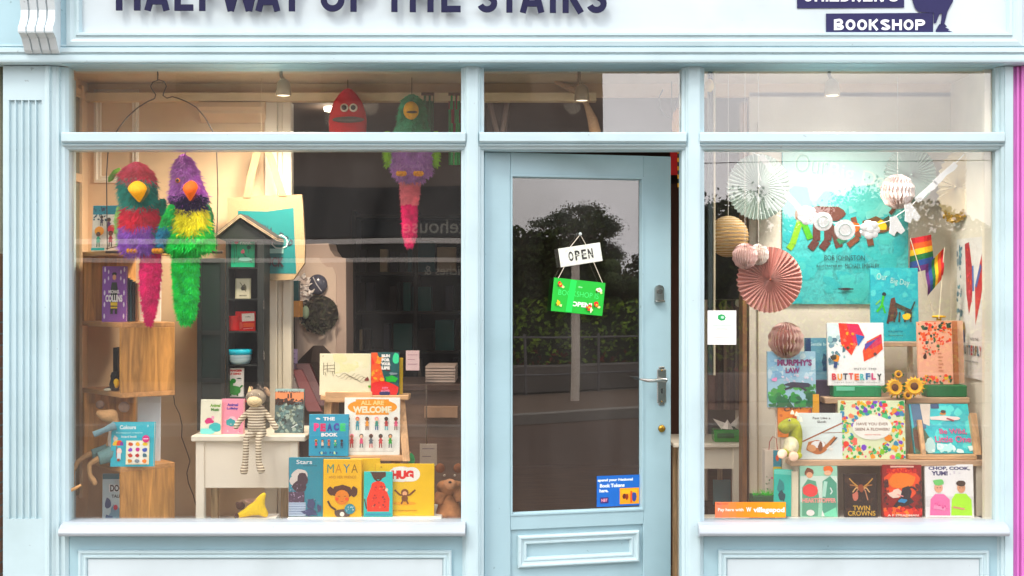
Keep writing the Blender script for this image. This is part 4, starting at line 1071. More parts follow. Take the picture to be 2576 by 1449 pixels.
# yellow soft toy under the table
t = thing('banana_soft_toy', 'yellow felt soft toy with a small dark brown head lying under the white table', 'plush toy', (0, 0, 0))
YF = mat('f0cc2a', .9, 'fabric'); q = lambda px, py, r, dd=.0: (*P(px, py, .10 + dd), r)
skin_obj('body', [q(636, 1282, .026), q(608, 1294, .016), q(588, 1304, .007), q(652, 1264, .024), q(662, 1246, .014), q(668, 1240, .006), q(662, 1285, .022), q(674, 1300, .014), q(640, 1296, .02)], [(0, 1), (1, 2), (0, 3), (3, 4), (4, 5), (0, 6), (6, 7), (0, 8)], YF, t)
m = MB(); m.ell(P(605, 1272, .10), (.02, .02, .018), mat('3c241c', .9, 'fur')); m.ell(P(597, 1267, .10), (.008, .006, .008), mat('3c241c', .9, 'fur'), 8, 6); m.ell(P(595, 1298, .09), (.012, .012, .012), mat('4a2c22', .9, 'fur'), 10, 8); m.build('head', t)
m = MB()
for _ in range(120):
    p = P(628 + rr.gauss(0, 10), 1262 + rr.gauss(0, 3), .09); dv = Vector((rr.gauss(0, .5), -.3, rr.gauss(.5, .3))).normalized() * .014; w = Vector((.0015, 0, 0)); m.add([p - w, p + w, p + dv], [(0, 1, 2)], F('d8b4a8'))
m.build('tuft', t)
m = MB(); m.box(X(590, .06), .06, .501, X(690, .06), .2, Z(1306, .06), mat('f0ebe2', .6), .002); tag(m.build('packing_sheet'), 'small white block under the yellow soft toy', 'block')

# --- black book house
hd = .34
t = thing('book_house', 'black wooden house shaped display tower with pitched roof on the white table', 'display tower', (0, 0, 0))
K1 = mat('202524', .5, 'paint'); K2 = mat('15191a', .6, 'paint')
hz0 = TZ + .001; hx0, hx1 = X(568, hd), X(664, hd); hzt = Z(598, hd)
m = MB(); tk = .012
m.box(hx0, hd, hz0, hx0 + tk, hd + .14, hzt, K1); m.box(hx1 - tk - .018, hd, hz0, hx1, hd + .14, hzt, K1); m.box(hx0 + tk, hd + .128, hz0, hx1 - tk - .018, hd + .14, hzt, K2); m.build('case', t)
m = MB(); m.ey([(X(548, hd), Z(599, hd)), (X(604, hd), Z(552, hd)), (X(682, hd), Z(607, hd)), (hx1, Z(607, hd)), (hx0, Z(607, hd))][::-1], hd - .004, hd + .13, K1); m.build('gable', t)
ap = (604, 546)
for e in ((540, 597), (697, 606)):
    m = MB(); A = P(*ap, hd - .02); B = P(*e, hd - .02); nn = Vector((0, 0, .012)); back = Vector((0, .19, 0))
    for j in range(4):
        o_ = nn * j * .34; c_ = mat('c8ae8c', .8, 'wood') if j % 2 == 0 else mat('2a2624', .8)
        m.add([A + o_, B + o_, B + o_ + Vector((0, 0, .0038)), A + o_ + Vector((0, 0, .0038))] + [v + back for v in (A + o_, B + o_, B + o_ + Vector((0, 0, .0038)), A + o_ + Vector((0, 0, .0038)))], [(0, 1, 2, 3), (4, 5, 6, 7), (0, 1, 5, 4), (2, 3, 7, 6), (0, 3, 7, 4), (1, 2, 6, 5)], c_)
    m.build('roof', t)
for y in (672, 752, 834, 918, 1000):
    m = MB(); m.box(hx0 + tk + .0005, hd + .004, Z(y, hd) - .006, hx1 - tk - .019, hd + .127, Z(y, hd), K1); m.build('shelf_board', t)
m = MB(); dx0, dx1 = X(496, hd - .01), hx0 - .001; zt_ = Z(650, hd); 
m.box(dx0, hd - .012, hz0, dx0 + .02, hd, zt_, K1); m.box(dx1 - .02, hd - .012, hz0, dx1, hd, zt_, K1); m.box(dx0 + .02, hd - .008, hz0, dx1 - .02, hd - .004, zt_, mat('2c3534', .2))
for z in (hz0, hz0 + .22, hz0 + .44, zt_ - .02): m.box(dx0 + .0205, hd - .012, z, dx1 - .0205, hd, z + .02, K1)
m.build('open_door_leaf', t)
for y in (778, 905, 1040): m = MB(); m.box(hx1 - .004, hd - .004, Z(y, hd), hx1 + .003, hd + .0, Z(y - 22, hd), STEEL); m.build('hinge', t)
def a_park(a):
    a.t('PARK', .62, .13, .5, .13, 'e8f4ee', .03); a.e(.22, .12, .09, .06, 'd03a50'); a.l([(.22, .18), (.24, .6)], .02, '1a4a3c'); a.e(.75, .3, .09, .07, '1a5a50'); a.l([(.75, .3), (.75, .5)], .02, '1a4a3c')
    a.e(.5, .45, .09, .08, 'e07a8a', 9, .2, 3); a.l([(.5, .5), (.72, .72), (.9, .85)], .03, '1d3a4c'); a.l([(.15, .35), (.15, .88)], .02, '1d6a54'); a.l([(.32, .6), (.34, .86)], .02, '1d6a54'); a.e(.6, .72, .3, .06, 'a8e8d8', 12, .2, 5)
book('mint green picture book of a park in the gable of the black house', 581, 600, 640, 671, .38, '2fb088', a_park, .012, lean=3, z=Z(672, hd))
def a_small(a): a.r(.08, .04, .92, .96, 'cfc9b4'); a.e(.55, .45, .22, .16, '6a6450', 9, .3, 3); a.e(.5, .5, .12, .1, '3c3a30', 9, .3, 8); a.l([(.3, .2), (.7, .65)], .04, '4a483c'); a.t('wren', .5, .85, .5, .07, '4a483c')
book('small cream book with a grey ink drawing on the second level of the black house', 592, 700, 630, 751, .38, 'b9b49c', a_small, .01, lean=4, z=Z(752, hd))
# red mug and card
t = thing('enamel_mug', 'red enamel mug on the third level of the black house', 'mug', (X(588, .375), .375, Z(834, hd) + .001))
m = MB(); RD = mat('cc1f2c', .25); m.lathe((0, 0, 0), [(.001, 0), (.024, .001), (.026, .006), (.027, .068), (.029, .07), (.026, .069), (.024, .008), (.001, .005)], RD, 20); m.build('cup', t)
m = MB(); m.tube([(-.025 * 1, -.005, .055)] + [(-.027 - .02 * math.sin(a_ * math.pi / 6), -.008, .055 - .04 * a_ / 6) for a_ in range(1, 6)] + [(-.025, -.005, .015)], .0035, RD, 8); m.build('handle', t)
def a_card(a): a.r(.32, .1, .95, .5, 'f0e8dc', -3); a.t('gift', .62, .28, .3, .1, '8a8a80'); a.e(.25, .72, .13, .18, 'e0685a'); a.r(.4, .6, .95, .8, 'ea6a4a'); a.l([(.4, .9), (.9, .85)], .02, 'f0c8c0')
book('red boxed gift set with white label on the third level of the black house', 592, 784, 642, 833, .39, 'd0222f', a_card, .012, lean=3, z=Z(834, hd), name='gift_box', cat='box')
t = thing('enamel_bowl', 'turquoise rimmed bowl stacked on the fourth level of the black house', 'bowl', (X(603, .38), .385, Z(918, hd) + .001))
m = MB(); m.lathe((0, 0, 0), [(.001, 0), (.04, .001), (.052, .022), (.053, .044)], mat('c4d8da', .3), 24)
for k in range(3): m.lathe((0, 0, .006 + k * .012), [(.046 + k * .003, 0), (.048 + k * .003, .002)], mat('5a8a98', .4), 24)
m.build('bowl_body', t); m = MB(); m.lathe((0, 0, .044), [(.053, 0), (.057, .003), (.057, .024), (.052, .026), (.05, .002)], mat('18a5b8', .25), 24); m.build('rim', t)
def a_dino(a):
    a.t('DANGER', .5, .09, .86, .08, 'c02028', .06); a.t('AT DINO', .5, .2, .7, .08, 'c02028', .06); a.e(.42, .45, .16, .09, '2a8a3a', 12); a.l([(.32, .45), (.3, .7)], .2, '2a8a3a'); a.e(.5, .78, .36, .16, '2a8a3a', 14, .1, 3); a.l([(.7, .75), (.95, .6)], .09, '2a8a3a'); a.l([(.3, .88), (.28, .97)], .1, '1d6a2c'); a.l([(.66, .88), (.68, .97)], .1, '1d6a2c'); a.e(.75, .36, .14, .02, '2c3a30')
book('white book with a green dinosaur on the bottom level of the black house', 568, 926, 612, 998, .37, 'f0ece2', a_dino, .015, lean=3, z=Z(1000, hd))
book('flat crimson book lying in the bottom of the black house', 610, 990, 655, 1002, .36, 'b8142c', None, .08, lean=0, z=Z(1012, hd) - .002)

# --- wooden ladder easel
t = thing('ladder_easel', 'pale wooden ladder style display stand behind the welcome book', 'display stand', (0, 0, 0))
m = MB()
for (a0, a1) in (((826, 992), (812, 1290)), ((1008, 992), (1022, 1160))):
    A = P(*a0, .22); B = P(*a1, .10 if a0[0] > 900 else .2); w = .016
    m.add([A + Vector((-w, 0, 0)), A + Vector((w, 0, 0)), B + Vector((w, 0, 0)), B + Vector((-w, 0, 0)), A + Vector((-w, .02, 0)), A + Vector((w, .02, 0)), B + Vector((w, .02, 0)), B + Vector((-w, .02, 0))], [(0, 1, 2, 3), (4, 5, 6, 7), (0, 3, 7, 4), (1, 2, 6, 5), (0, 1, 5, 4)], PINEZ)
    m.build('upright', t); m = MB()
ZE1 = Z(994, .19); ZE2 = Z(1146, .12)
m.box(X(806, .18), .18, ZE1 - .022, X(1028, .18), .30, ZE1, PINE, .003); m.build('shelf_board', t)
m = MB(); m.box(X(866, .115), .115, ZE2 - .024, X(1028, .115), .26, ZE2, PINE, .003); m.build('shelf_board', t)
m = MB(); m.box(X(818, .17), .17, Z(1006, .17) - .012, X(936, .17), .178, Z(985, .17), PINE, .005); m.build('front_lip', t)
m = MB(); m.box(X(822, .26), .26, PLZ + .001, X(852, .26), .275, ZE1 - .023, PINEZ, .002); m.box(X(985, .26), .261, PLZ + .001, X(1008, .26), .275, ZE1 - .023, PINEZ, .002); m.build('rear_leg', t)
def a_chair(a):
    a.sc(30, .3, .02, .9, .4, .09, ['e8e4b8', 'ece6c4'], 3); L_ = '5a4a3a'
    for s_ in (((.07, .22), (.07, .52)), ((.28, .2), (.28, .5)), ((.14, .22), (.14, .44)), ((.07, .38), (.28, .36)), ((.07, .3), (.28, .28)), ((.14, .42), (.28, .44)), ((.1, .44), (.12, .54)), ((.24, .44), (.26, .54))): a.l(list(s_), .008, L_)
    rr = random.Random(5); x, y = .3, .52
    for k in range(5):
        pts = [(x + .008 + i * .045 + k * .09, y + k * .035 + .05 * math.sin(i * 1.3 + k)) for i in range(9)]
        a.l([p for p in pts if p[0] < .96], .006, L_)
    a.e(.9, .62, .05, .05, '7a3a34', 9, .4, 3); a.e(.06, .06, .008, .012, '3a2a20'); a.e(.95, .8, .04, .03, '6aa03a', 8, .4, 6)
book('wide cream picture book with a sketched chair on the top rung of the stand', 804, 888, 936, 992, .19, 'f0e8cc', a_chair, .015, lean=5, z=ZE1)
def a_run(a):
    a.p([(.0, 0), (.22, 0), (.5, .7), (.0, .8)], 'f06a22'); a.nl(); a.sc(26, .0, .1, .42, .7, .06, ['f08a2a', 'e84a1e', 'f6a83a'], 3); a.e(.9, .14, .14, .13, '5fd8a0', 10, .1, 3)
    a.e(.4, .92, .6, .26, 'd8202a', 16, .08, 4); a.r(0, .76, .3, 1, 'd8202a'); a.e(.74, .62, .26, .09, '2fae4a', 12, .3, 7); a.e(.62, .4, .1, .04, '5a3038', 9, .4, 3); a.e(.5, .96, .2, .06, '2c2a60'); a.e(.8, .5, .16, .03, '8a98a0', 9, .3, 9)
    for i, w in enumerate(('RUN', 'FOR', 'YOUR', 'LIFE')): a.t(w, .53, .08 + i * .095, .3 + .05 * (i == 2), .075, 'f8f4ee', .09)
    a.t('LUCY', .52, .83, .22, .04, 'f0a0c0', .04); a.t('LLOYD', .52, .9, .3, .05, 'f0a0c0', .04)
book('dark teal and orange book titled RUN FOR YOUR LIFE on the top rung', 933, 888, 1003, 995, .185, '2c5a5c', a_run, .03, lean=4, z=ZE1)
book('thin yellow book edge showing behind the orange and teal book', 990, 900, 1012, 992, .22, 'd8b42a', None, .03, lean=4, z=ZE1)
SK = ['5a3424', 'e0a880', '8a5a3c', 'f0c8a8', '3a241a']
def a_welcome(a):
    a.e(.5, .165, .45, .14, 'f0a020', 26); a.r(.2, .03, .8, .3, 'f0a020'); a.t('ALL ARE', .5, .09, .42, .075, 'f8dca0', .04); a.t('WELCOME', .5, .21, .7, .12, 'f8ecd0', .05)
    cs = ['c8402a', '2a8a9a', 'e8a02a', '1a8a7c', 'a83a3a', 'd05a7a', '5a6a74', 'c85a5a', '2fa04a', 'e07a2a']; hs = ['1c1412', 'c8502a', '2a1a14', 'f08a9a', '1c1412', '7a3a20', '34403c', '3a1c14', 'e0702a', '1c1412']
    for i in range(6): a.man(.06 + i * .175, .455, .24, SK[i % 5], cs[i], ['2a5a8a', '3aa0a8', '6a3a2a'][i % 3], hs[i])
    for i in range(5): a.man(.14 + i * .175, .755, .25, SK[(i + 2) % 5], cs[i + 4], ['8a3030', '4a5a60', 'c85a5a'][i % 3], hs[i + 3])
    a.l([(.1, .93), (.9, .93)], .006, '9a9a92')
book('square white book with ALL ARE WELCOME on an orange banner above children', 866, 1001, 1005, 1145, .13, 'f8f4ec', a_welcome, .018, lean=5, z=ZE2)
def a_peace(a):
    a.e(.22, .11, .05, .025, 'f4f8f8', 8, .3, 2); a.t('THE', .5, .11, .3, .085, 'f8fafa', .05); a.tt('PEACE', .52, .31, .84, .19, ['e8508a', 'd02868', '2a3c8a', '3a3a98', '4ac87a'], .07, .006); a.t('BOOK', .52, .49, .42, .09, 'f8fafa', .05)
    for i in range(5): a.man(.18 + i * .165, .71, .22, SK[i], ['d85a6a', 'e8e0d0', 'c87a5a', '2fb07a', '232a4a'][i], ['20303c', '1c2c50', '2a2a30'][i % 3], ['e0b050', '1a1412', 'd86a8a', '2fa05a', '1a1412'][i])
    a.tt('TODD PARR', .5, .92, .5, .06, ['1d3a7a', 'e8f0a0', '1d3a7a'], .05)
book('turquoise book titled THE PEACE BOOK in many coloured letters', 777, 1042, 876, 1147, .11, '1a9ab8', a_peace, .018, lean=5, z=Z(1148, .11))
# stand for the peace book
m = MB(); m.box(X(780, .118), .118, PLZ + .001, X(872, .118), .17, Z(1148, .11) , PINE, .002); tag(m.build('wooden_block'), 'pale wooden block carrying the turquoise peace book', 'block')
def a_stars(a):
    a.t('Stars', .45, .075, .46, .07, 'f4f8f8', .01); a.t('before', .62, .135, .4, .03, '0f6a78'); a.e(.32, .30, .24, .10, 'd8cfc8', 14, .08, 3); a.e(.2, .40, .17, .1, 'd8cfc8', 12, .1, 4)
    a.e(.4, .37, .16, .11, '3c2a38', 12, .1, 5); a.e(.3, .5, .2, .1, '3c2a38', 10, .15, 6); a.r(.0, .58, .46, .76, '4c3a50'); a.sc(50, .02, .44, .44, .76, .016, ['8a7a98', '2a2030', 'a898b0'], 5)
    a.r(.0, .76, .5, .99, 'b8c8d8'); 
    for k in range(5): a.r(0, .78 + k * .042, .5, .79 + k * .042, '7a8aa8')
    a.e(.66, .78, .14, .1, '3a4468', 11, .3, 7); a.e(.62, .93, .22, .06, '3a4468', 11, .3, 8); a.e(.9, .86, .07, .07, '3a4468', 9, .3, 9)
    a.sc(30, .5, .7, .95, .97, .012, ['8a92b0', '20264a'], 9)
book('tall teal book titled Stars with a woman in pale headscarf, front row', 726, 1149, 812, 1297, .070, '128a9c', a_stars, .015, lean=2, z=PLZ, spine='6a3a5a')
book('plain teal book standing behind the yellow girl book, mostly hidden', 812, 1148, 880, 1294, .095, '148c9e', None, .010, lean=1, z=PLZ)
book('plain yellow book standing behind the yellow girl book, mostly hidden', 882, 1150, 956, 1293, .098, 'eac22a', None, .010, lean=1, z=PLZ)
def a_maya(a):
    a.tt('MAYA', .5, .16, .84, .15, ['3a8a7a', 'c88a1a', '2f7a8a', '8a6a1a'], .0); a.t('AND HER FRIENDS', .5, .31, .72, .05, 'b8861c', .01)
    a.e(.5, .57, .28, .12, '4c2c22', 16, .12, 3); a.e(.2, .56, .09, .08, '4c2c22', 11, .25, 4); a.e(.8, .56, .09, .08, '4c2c22', 11, .25, 5); a.e(.49, .66, .19, .13, 'e08a4a', 16); a.e(.36, .69, .05, .03, 'f0684a', 10); a.e(.62, .69, .05, .03, 'f0684a', 10)
    a.l([(.38, .64), (.44, .64)], .012, '3a201a'); a.l([(.54, .64), (.6, .64)], .012, '3a201a'); a.l([(.46, .73), (.53, .73)], .01, 'a83a2a')
    a.l([(.12, .72), (.2, .82), (.34, .88)], .05, '4c3428'); a.e(.5, .94, .22, .08, '5a4a44', 12, .1, 3); a.e(.7, .86, .14, .09, '2a8a9a', 16); a.sc(14, .6, .82, .8, .9, .012, ['e8f0f0'], 4); a.e(.5, .95, .06, .04, 'f0ece2')
book('yellow book titled MAYA with a curly haired girl, front row', 813, 1153, 909, 1297, .062, 'f2bd12', a_maya, .014, lean=3, z=PLZ)
def a_child(a):
    a.e(.5, .04, .3, .13, '4a3228', 12, .2, 3); a.l([(.36, .15), (.5, .22), (.62, .15)], .05, '3a241c'); a.p([(.3, .26), (.7, .26), (.9, .6), (.88, .88), (.12, .88), (.1, .6)], 'e8503a'); a.nl()
    a.e(.5, .3, .24, .09, 'e8503a'); a.sc(26, .28, .3, .75, .8, .035, ['c03a2c', 'a8302c', 'f07a5a', '8a3838'], 4); a.e(.8, .4, .05, .035, 'e8dcc8'); a.r(.05, .92, .95, .97, '1a9ab0'); a.l([(.1, .82), (.02, .6)], .04, '5a3a2a')
book('small turquoise book with a child in a red hat and coat seen from behind', 915, 1180, 987, 1293, .062, '22c4c0', a_child, .012, lean=3, z=PLZ, spine='7ac83a')
def a_hug(a):
    a.e(.44, .20, .22, .15, 'fdf6ec', 22); a.e(.62, .2, .14, .14, 'fdf6ec', 18); a.r(.3, .07, .62, .34, 'fdf6ec'); a.t('HUG', .46, .21, .38, .17, 'd83a34', .08)
    a.e(.5, .76, .2, .035, 'e8a818', 16); B_ = '7a4a2c'
    a.l([(.33, .5), (.42, .6), (.5, .6)], .03, B_); a.l([(.68, .5), (.58, .6), (.5, .6)], .03, B_); a.e(.5, .55, .065, .07, B_, 12); a.e(.5, .57, .04, .045, 'e8b08a', 10); a.e(.5, .66, .055, .065, B_, 11); a.l([(.47, .7), (.44, .77)], .025, B_); a.l([(.53, .7), (.56, .77)], .025, B_)
    a.t('JEZ ALBOROUGH', .5, .9, .42, .035, 'a86a1a', .02); a.e(.1, .06, .01, .01, '6a3a1a')
book('wide yellow book titled HUG with a small brown chimp, front row', 944, 1166, 1092, 1296, .088, 'f4c414', a_hug, .014, lean=3, z=PLZ, spine='c8900c')
m = MB(); m.box(X(1112, .03), .05, .501, X(1164, .03), .35, .545, mat('e8e4dc', .9, 'fabric'), .02); tag(m.build('cotton_snow_mat'), 'thin fluffy white mat beside the yellow hug book', 'mat')
# brown teddy at the right edge
t = thing('teddy_bear', 'light brown teddy bear slumped in the corner beside the yellow hug book', 'plush toy', (0, 0, 0))
TB = F('a87858'); q = lambda px, py, r, dd=.0: (*P(px, py, .2 + dd), r)
skin_obj('body', [q(1128, 1262, .05), q(1128, 1230, .04), q(1130, 1205, .058), q(1108, 1240, .026, -.03), q(1100, 1270, .024, -.05), q(1150, 1235, .026, -.03), q(1160, 1265, .022, -.05), q(1112, 1300, .034, -.04), q(1104, 1318, .03, -.08), q(1146, 1300, .034, -.04), q(1152, 1318, .03, -.08)], [(0, 1), (1, 2), (1, 3), (3, 4), (1, 5), (5, 6), (0, 7), (7, 8), (0, 9), (9, 10)], TB, t)
for x in (1107, 1153): m = MB(); m.ell(P(x, 1178, .2), (.022, .012, .022), F('7a4c34'), 12, 8); m.build('ear', t)
m = MB(); m.ell(P(1132, 1218, .13), (.03, .025, .024), F('b8886a'), 12, 8); m.ell(P(1132, 1213, .107), (.008, .006, .006), mat('20140e', .4), 8, 6); m.build('muzzle', t)
for x in (1118, 1144): eye(t, x, 1196, .155, .0045)
m = MB(); furry(m, [(1140, 3, 1034), (1150, 6, 1035), (1172, 5, 1037)], 1036, .16, lambda x, y: F('3fa86a'), 120, .01, .6, 31)
tag(m.build('toy_dinosaur'), 'tiny green toy peeping above the yellow hug book', 'toy')

# --- mouse plush on the oak shelf
t = thing('mouse_plush', 'long legged tan mouse plush in grey blue shorts sitting in the third oak cube', 'plush toy', (0, 0, 0))
q = lambda px, py, r, dd=.0: (*P(px, py, .17 + dd), r); TN = mat('c8a078', .9, 'fabric')
pts = [q(297, 1110, .040), q(295, 1080, .032), q(288, 1064, .016), q(284, 1044, .042), q(262, 1046, .028, -.02), q(242, 1036, .010, -.03),
       q(282, 1142, .024, -.02), q(250, 1152, .015, -.04), q(224, 1168, .011, -.05), q(212, 1190, .010, -.05), q(218, 1215, .014, -.05), q(224, 1220, .010, -.05),
       q(268, 1134, .022, .02), q(225, 1142, .013, .0), q(196, 1160, .011, .0), q(184, 1185, .010, .0), q(180, 1212, .013, .0), q(184, 1225, .012, .0)]
pts[9] = q(226, 1195, .010, -.05); pts[10] = q(238, 1212, .014, -.05); pts[11] = q(240, 1222, .010, -.05)
skin_obj('body', pts, [(0, 1), (1, 2), (2, 3), (3, 4), (4, 5), (0, 6), (6, 7), (7, 8), (8, 9), (9, 10), (10, 11), (0, 12), (12, 13), (13, 14), (14, 15), (15, 16), (16, 17)], TN, t)
for x, y, r in ((252, 1018, .02), (312, 1024, .026)):
    m = MB(); m.ell(P(x, y, .19), (r, .01, r * .95), mat('8a7468', .9, 'fabric'), 14, 8); m.build('ear', t)
m = MB(); m.tube([P(297, 1130, .17), P(272, 1146, .14), P(248, 1154, .12)], [.044, .034, .028], mat('6a8a8a', .9, 'fabric'), 12); m.tube([P(285, 1130, .19), P(258, 1138, .18), P(232, 1144, .16)], [.036, .03, .024], mat('6a8a8a', .9, 'fabric'), 12); m.build('shorts', t)
m = MB(); m.tube([P(298, 1126, .17), P(297, 1100, .17), P(292, 1068, .17)], [.047, .045, .028], mat('d8ccc0', .9, 'fabric'), 14); m.build('shirt', t)
m = MB(); m.tube([P(290, 1070, .12), P(262, 1082, .10), P(236, 1093, .09)], [.02, .012, .014], mat('7a98a0', .9, 'fabric'), 10); m.build('scarf', t)
m = MB(); m.tube([P(x, y, .03) for x, y in ((172, 1236), (190, 1228), (204, 1220))], [.008, .007, .005], TN, 8); m.build('tail', t)
# ------------------------------------------------------------------ right window
TAN = mat('cba684', .55, 'woodx')
RZ = .588
m = MB(); m.box(X(1990, .04), .04, .501, X(2478, .04), .30, RZ, mat('efe8dc', .5, 'paint'), .003)
tag(m.build('display_plinth'), 'low cream plinth under the bottom row of books in the right window', 'plinth')
t = thing('tiered_shelf', 'cream stepped display shelving with tan shelf boards in the right window', 'shelf', (0, 0, 0))
zC = Z(1158, .10); zB = Z(1000, .25); zA = Z(860, .36)
CR = mat('e8dcc8', .6, 'paint')
m = MB(); m.box(X(1988, .10), .10, zC - .026, X(2480, .10), .34, zC, TAN, .003); m.build('shelf_board', t)
m = MB(); m.box(X(2075, .25), .25, zB - .028, X(2440, .25), .50, zB, TAN, .003); m.build('shelf_board', t)
m = MB(); m.box(X(2130, .36), .36, zA - .022, X(2316, .36), .60, zA, TAN, .003); m.build('shelf_board', t)
m = MB(); m.box(X(2456, .12), .12, RZ + .001, X(2478, .12), .32, zC - .027, CR, .002); m.build('side_panel', t)
m = MB(); m.box(X(2002, .12), .12, RZ + .001, X(2012, .12), .32, zC - .027, CR, .002); m.build('side_panel', t)
m = MB(); m.box(X(1995, .34), .341, .501, X(2448, .34), .355, zC + .0, CR); m.build('back_panel', t)
for x in (2100, 2415):
    m = MB(); m.box(X(x, .34), .30, zC + .001, X(x + 12, .34), .33, zB - .029, CR, .002); m.build('bracket', t)
for x in (2140, 2290):
    m = MB(); m.box(X(x, .45), .47, zB + .001, X(x + 10, .45), .50, zA - .023, CR, .002); m.build('bracket', t)
# big poster on the back wall
t = thing('wall_poster', 'big teal poster of walking animals on the back wall', 'poster', (0, 0, 0))
m = MB(); d = .645; px0, py0, px1, py1 = 1968, 345, 2285, 765
m.box(X(px0, d), d, Z(py1, d), X(px1, d), d + .012, Z(py0, d), mat('5cb4b4', .5, 'water', scale=.2))
a = Art(m, X(px0, d), Z(py1, d), (px1 - px0) * S(d), (py1 - py0) * S(d), d - .0002)
a.r(.0, .0, 1, .40, 'a8cfc8'); a.sc(30, .0, .36, 1, .46, .09, ['8ccac2', '7cc4bc', '6cbcb6'], 3); a.sc(50, 0, .5, 1, .98, .07, ['52b2b2', '4cacb0', '5cb8b4'], 6)  # pale upper band paints in the sky reflection that washes out the print
G_ = 'c4d8cc'
a.t('Our', .23, .16, .26, .11, G_, .0, 6); a.t('Big', .47, .22, .2, .12, G_, .0, 8); a.t('Day', .76, .27, .26, .12, G_, .0, 8); a.t('Our', .235, .163, .26, .11, '7ab0a4', -.012, 6)
def walkers(a, v, k):
    a.l([(.14, v + .02), (.08, v + .16), (.05, v + .19)], .05 * k, '8aba3a'); a.l([(.15, v), (.22, v + .13)], .05 * k, '5aa83a'); a.e(.15, v - .02, .05, .05, '7a5a3a', 10, .2, 2)
    for x, w in ((.36, .1), (.27, .06)): a.l([(x, v), (x + .0, v + .14), (x - .05, v + .19)], .06 * k, '5a3430')
    a.l([(.32, v), (.42, v + .1), (.45, v + .18)], .06 * k, '5c3832'); a.e(.36, v - .02, .16, .05, '6a4038', 12, .2, 4)
    a.l([(.5, v + .02), (.5, v + .12), (.44, v + .15)], .05 * k, '3a7a5a'); a.l([(.56, v), (.6, v + .12), (.52, v + .17)], .045 * k, '7a4a38'); a.e(.55, v + .06, .06, .03, 'd8702a', 9, .2, 5)
    a.e(.74, v + .05, .11, .05, '6a4a30', 12, .25, 6); a.e(.7, v + .07, .06, .035, 'f0c82a', 8, .2, 7); a.e(.78, v + .05, .05, .03, 'f0c82a', 8, .2, 8)
    a.l([(.82, v), (.9, v + .1)], .05 * k, '3a4a38'); a.l([(.68, v + .1), (.7, v + .17)], .05 * k, '6a4030'); a.l([(.85, v - .02), (.9, v - .07)], .03 * k, '5a3a2c')
walkers(a, .48, 1)
a.t('BOB JOHNSTON', .49, .728, .32, .04, '23343a', .0); a.t('ILLUSTRATED BY', .37, .772, .2, .014, '23343a', .02); a.t('MICHAEL EMBERLEY', .63, .772, .27, .028, '23343a', .0)
a.e(.5, .91, .045, .008, '4a2a30'); a.r(.44, .906, .56, .913, '2c3438')
m.build('poster_sheet', t)
# side wall butterfly poster, hung on the right wall
t = thing('wall_poster', 'white poster with two red butterfly wings on the right hand side wall', 'poster', (WX1 - .008, .38, Z(950, .4)), (0, 0, R(-90)))
m = MB(); w = .34; h = (950 - 600) * S(.42)
m.box(-w / 2, 0, 0, w / 2, .004, h, mat('dcd8d4', .6))
a = Art(m, -w / 2, 0, w, h, 0)
a.p([(.32, .04), (.48, .03), (.62, .25), (.6, .42), (.48, .55), (.38, .4)], 'a82838'); a.p([(.7, .35), (.95, .12), (.97, .36), (.9, .45), (.72, .62)], 'b8303a'); a.nl(); a.l([(.62, .2), (.64, .38)], .06, '4a6aa8'); a.l([(.74, .35), (.92, .2)], .07, '4a5a98')
a.sc(30, .02, .05, .2, .6, .04, ['7aa0a8', '8a98a0', '5a7a8a'], 3); a.sc(9, .38, .06, .6, .5, .03, ['d8485a', 'e0603a'], 5); a.e(.3, .66, .05, .06, '8a6a3a', 9, .2, 6); a.l([(.3, .66), (.32, .75)], .05, '3a4a6a')
a.t('INTO THE', .7, .72, .3, .02, '5a5a5a'); a.tt('BUTTERFLY', .6, .8, .72, .07, ['a8404a', '5a5a6a', '8a6a4a', '4a6a7a'], .05); a.t('caryl hart', .6, .88, .5, .015, '6a6a6a')
m.build('poster_sheet', t)
# pleated fans, lantern, honeycomb balls
def fan(label, px, py, rx, ry, d, col, n=40, depth=.012, rot=(0, 0), dark=None, group='pleated paper fans', name='paper_fan', scal=True):
    t = thing(name, label, 'paper decoration', P(px, py, d), (R(rot[0]), 0, R(rot[1])), group)
    k = S(d); m = MB(); vs = [(0, -.004, 0)]; mt = mat(col, .85)
    N_ = n * 2; R_ = []
    for j, fr_ in enumerate((.12, .4, .7, 1.0)):
        for i in range(N_):
            a = 2 * math.pi * i / N_; q = fr_ * (1 - (.03 if (i % 2 and fr_ == 1 and scal) else 0))
            vs.append((rx * k * q * math.cos(a), (-depth if i % 2 else depth) * (.5 + .5 * fr_), ry * k * q * math.sin(a)))
    fs = [(0, 1 + i, 1 + (i + 1) % N_) for i in range(N_)]
    for j in range(3):
        for i in range(N_):
            a0 = 1 + j * N_ + i; a1 = 1 + j * N_ + (i + 1) % N_; fs.append((a0, a1, a1 + N_, a0 + N_))
    m.add(vs, fs, mt); m.build('pleated_disc', t)
    m = MB(); m.ell((0, -depth - .002, 0), (.006, .004, .006), mat(dark or col, .8), 10, 6); m.build('centre_button', t)
    return t
fan('large pale grey green paper fan near the top left of the right window', 1908, 470, 80, 84, .50, 'bcc8c3', 44, .012)
fan('dusty pink paper fan, the strongest coloured one, beside the teal poster', 1936, 704, 83, 84, .34, 'd8a8a0', 40, .014, dark='8a4a3a')
fan('faint grey green paper fan at the upper right of the teal poster', 2290, 440, 66, 72, .58, 'a9c2ba', 40, .012)
t = fan('cream paper fan with gold rim seen edge on at the right side wall', 2408, 470, 66, 90, .50, 'dccfb0', 30, .012, rot=(0, -62))
m = MB(); rr = random.Random(8)
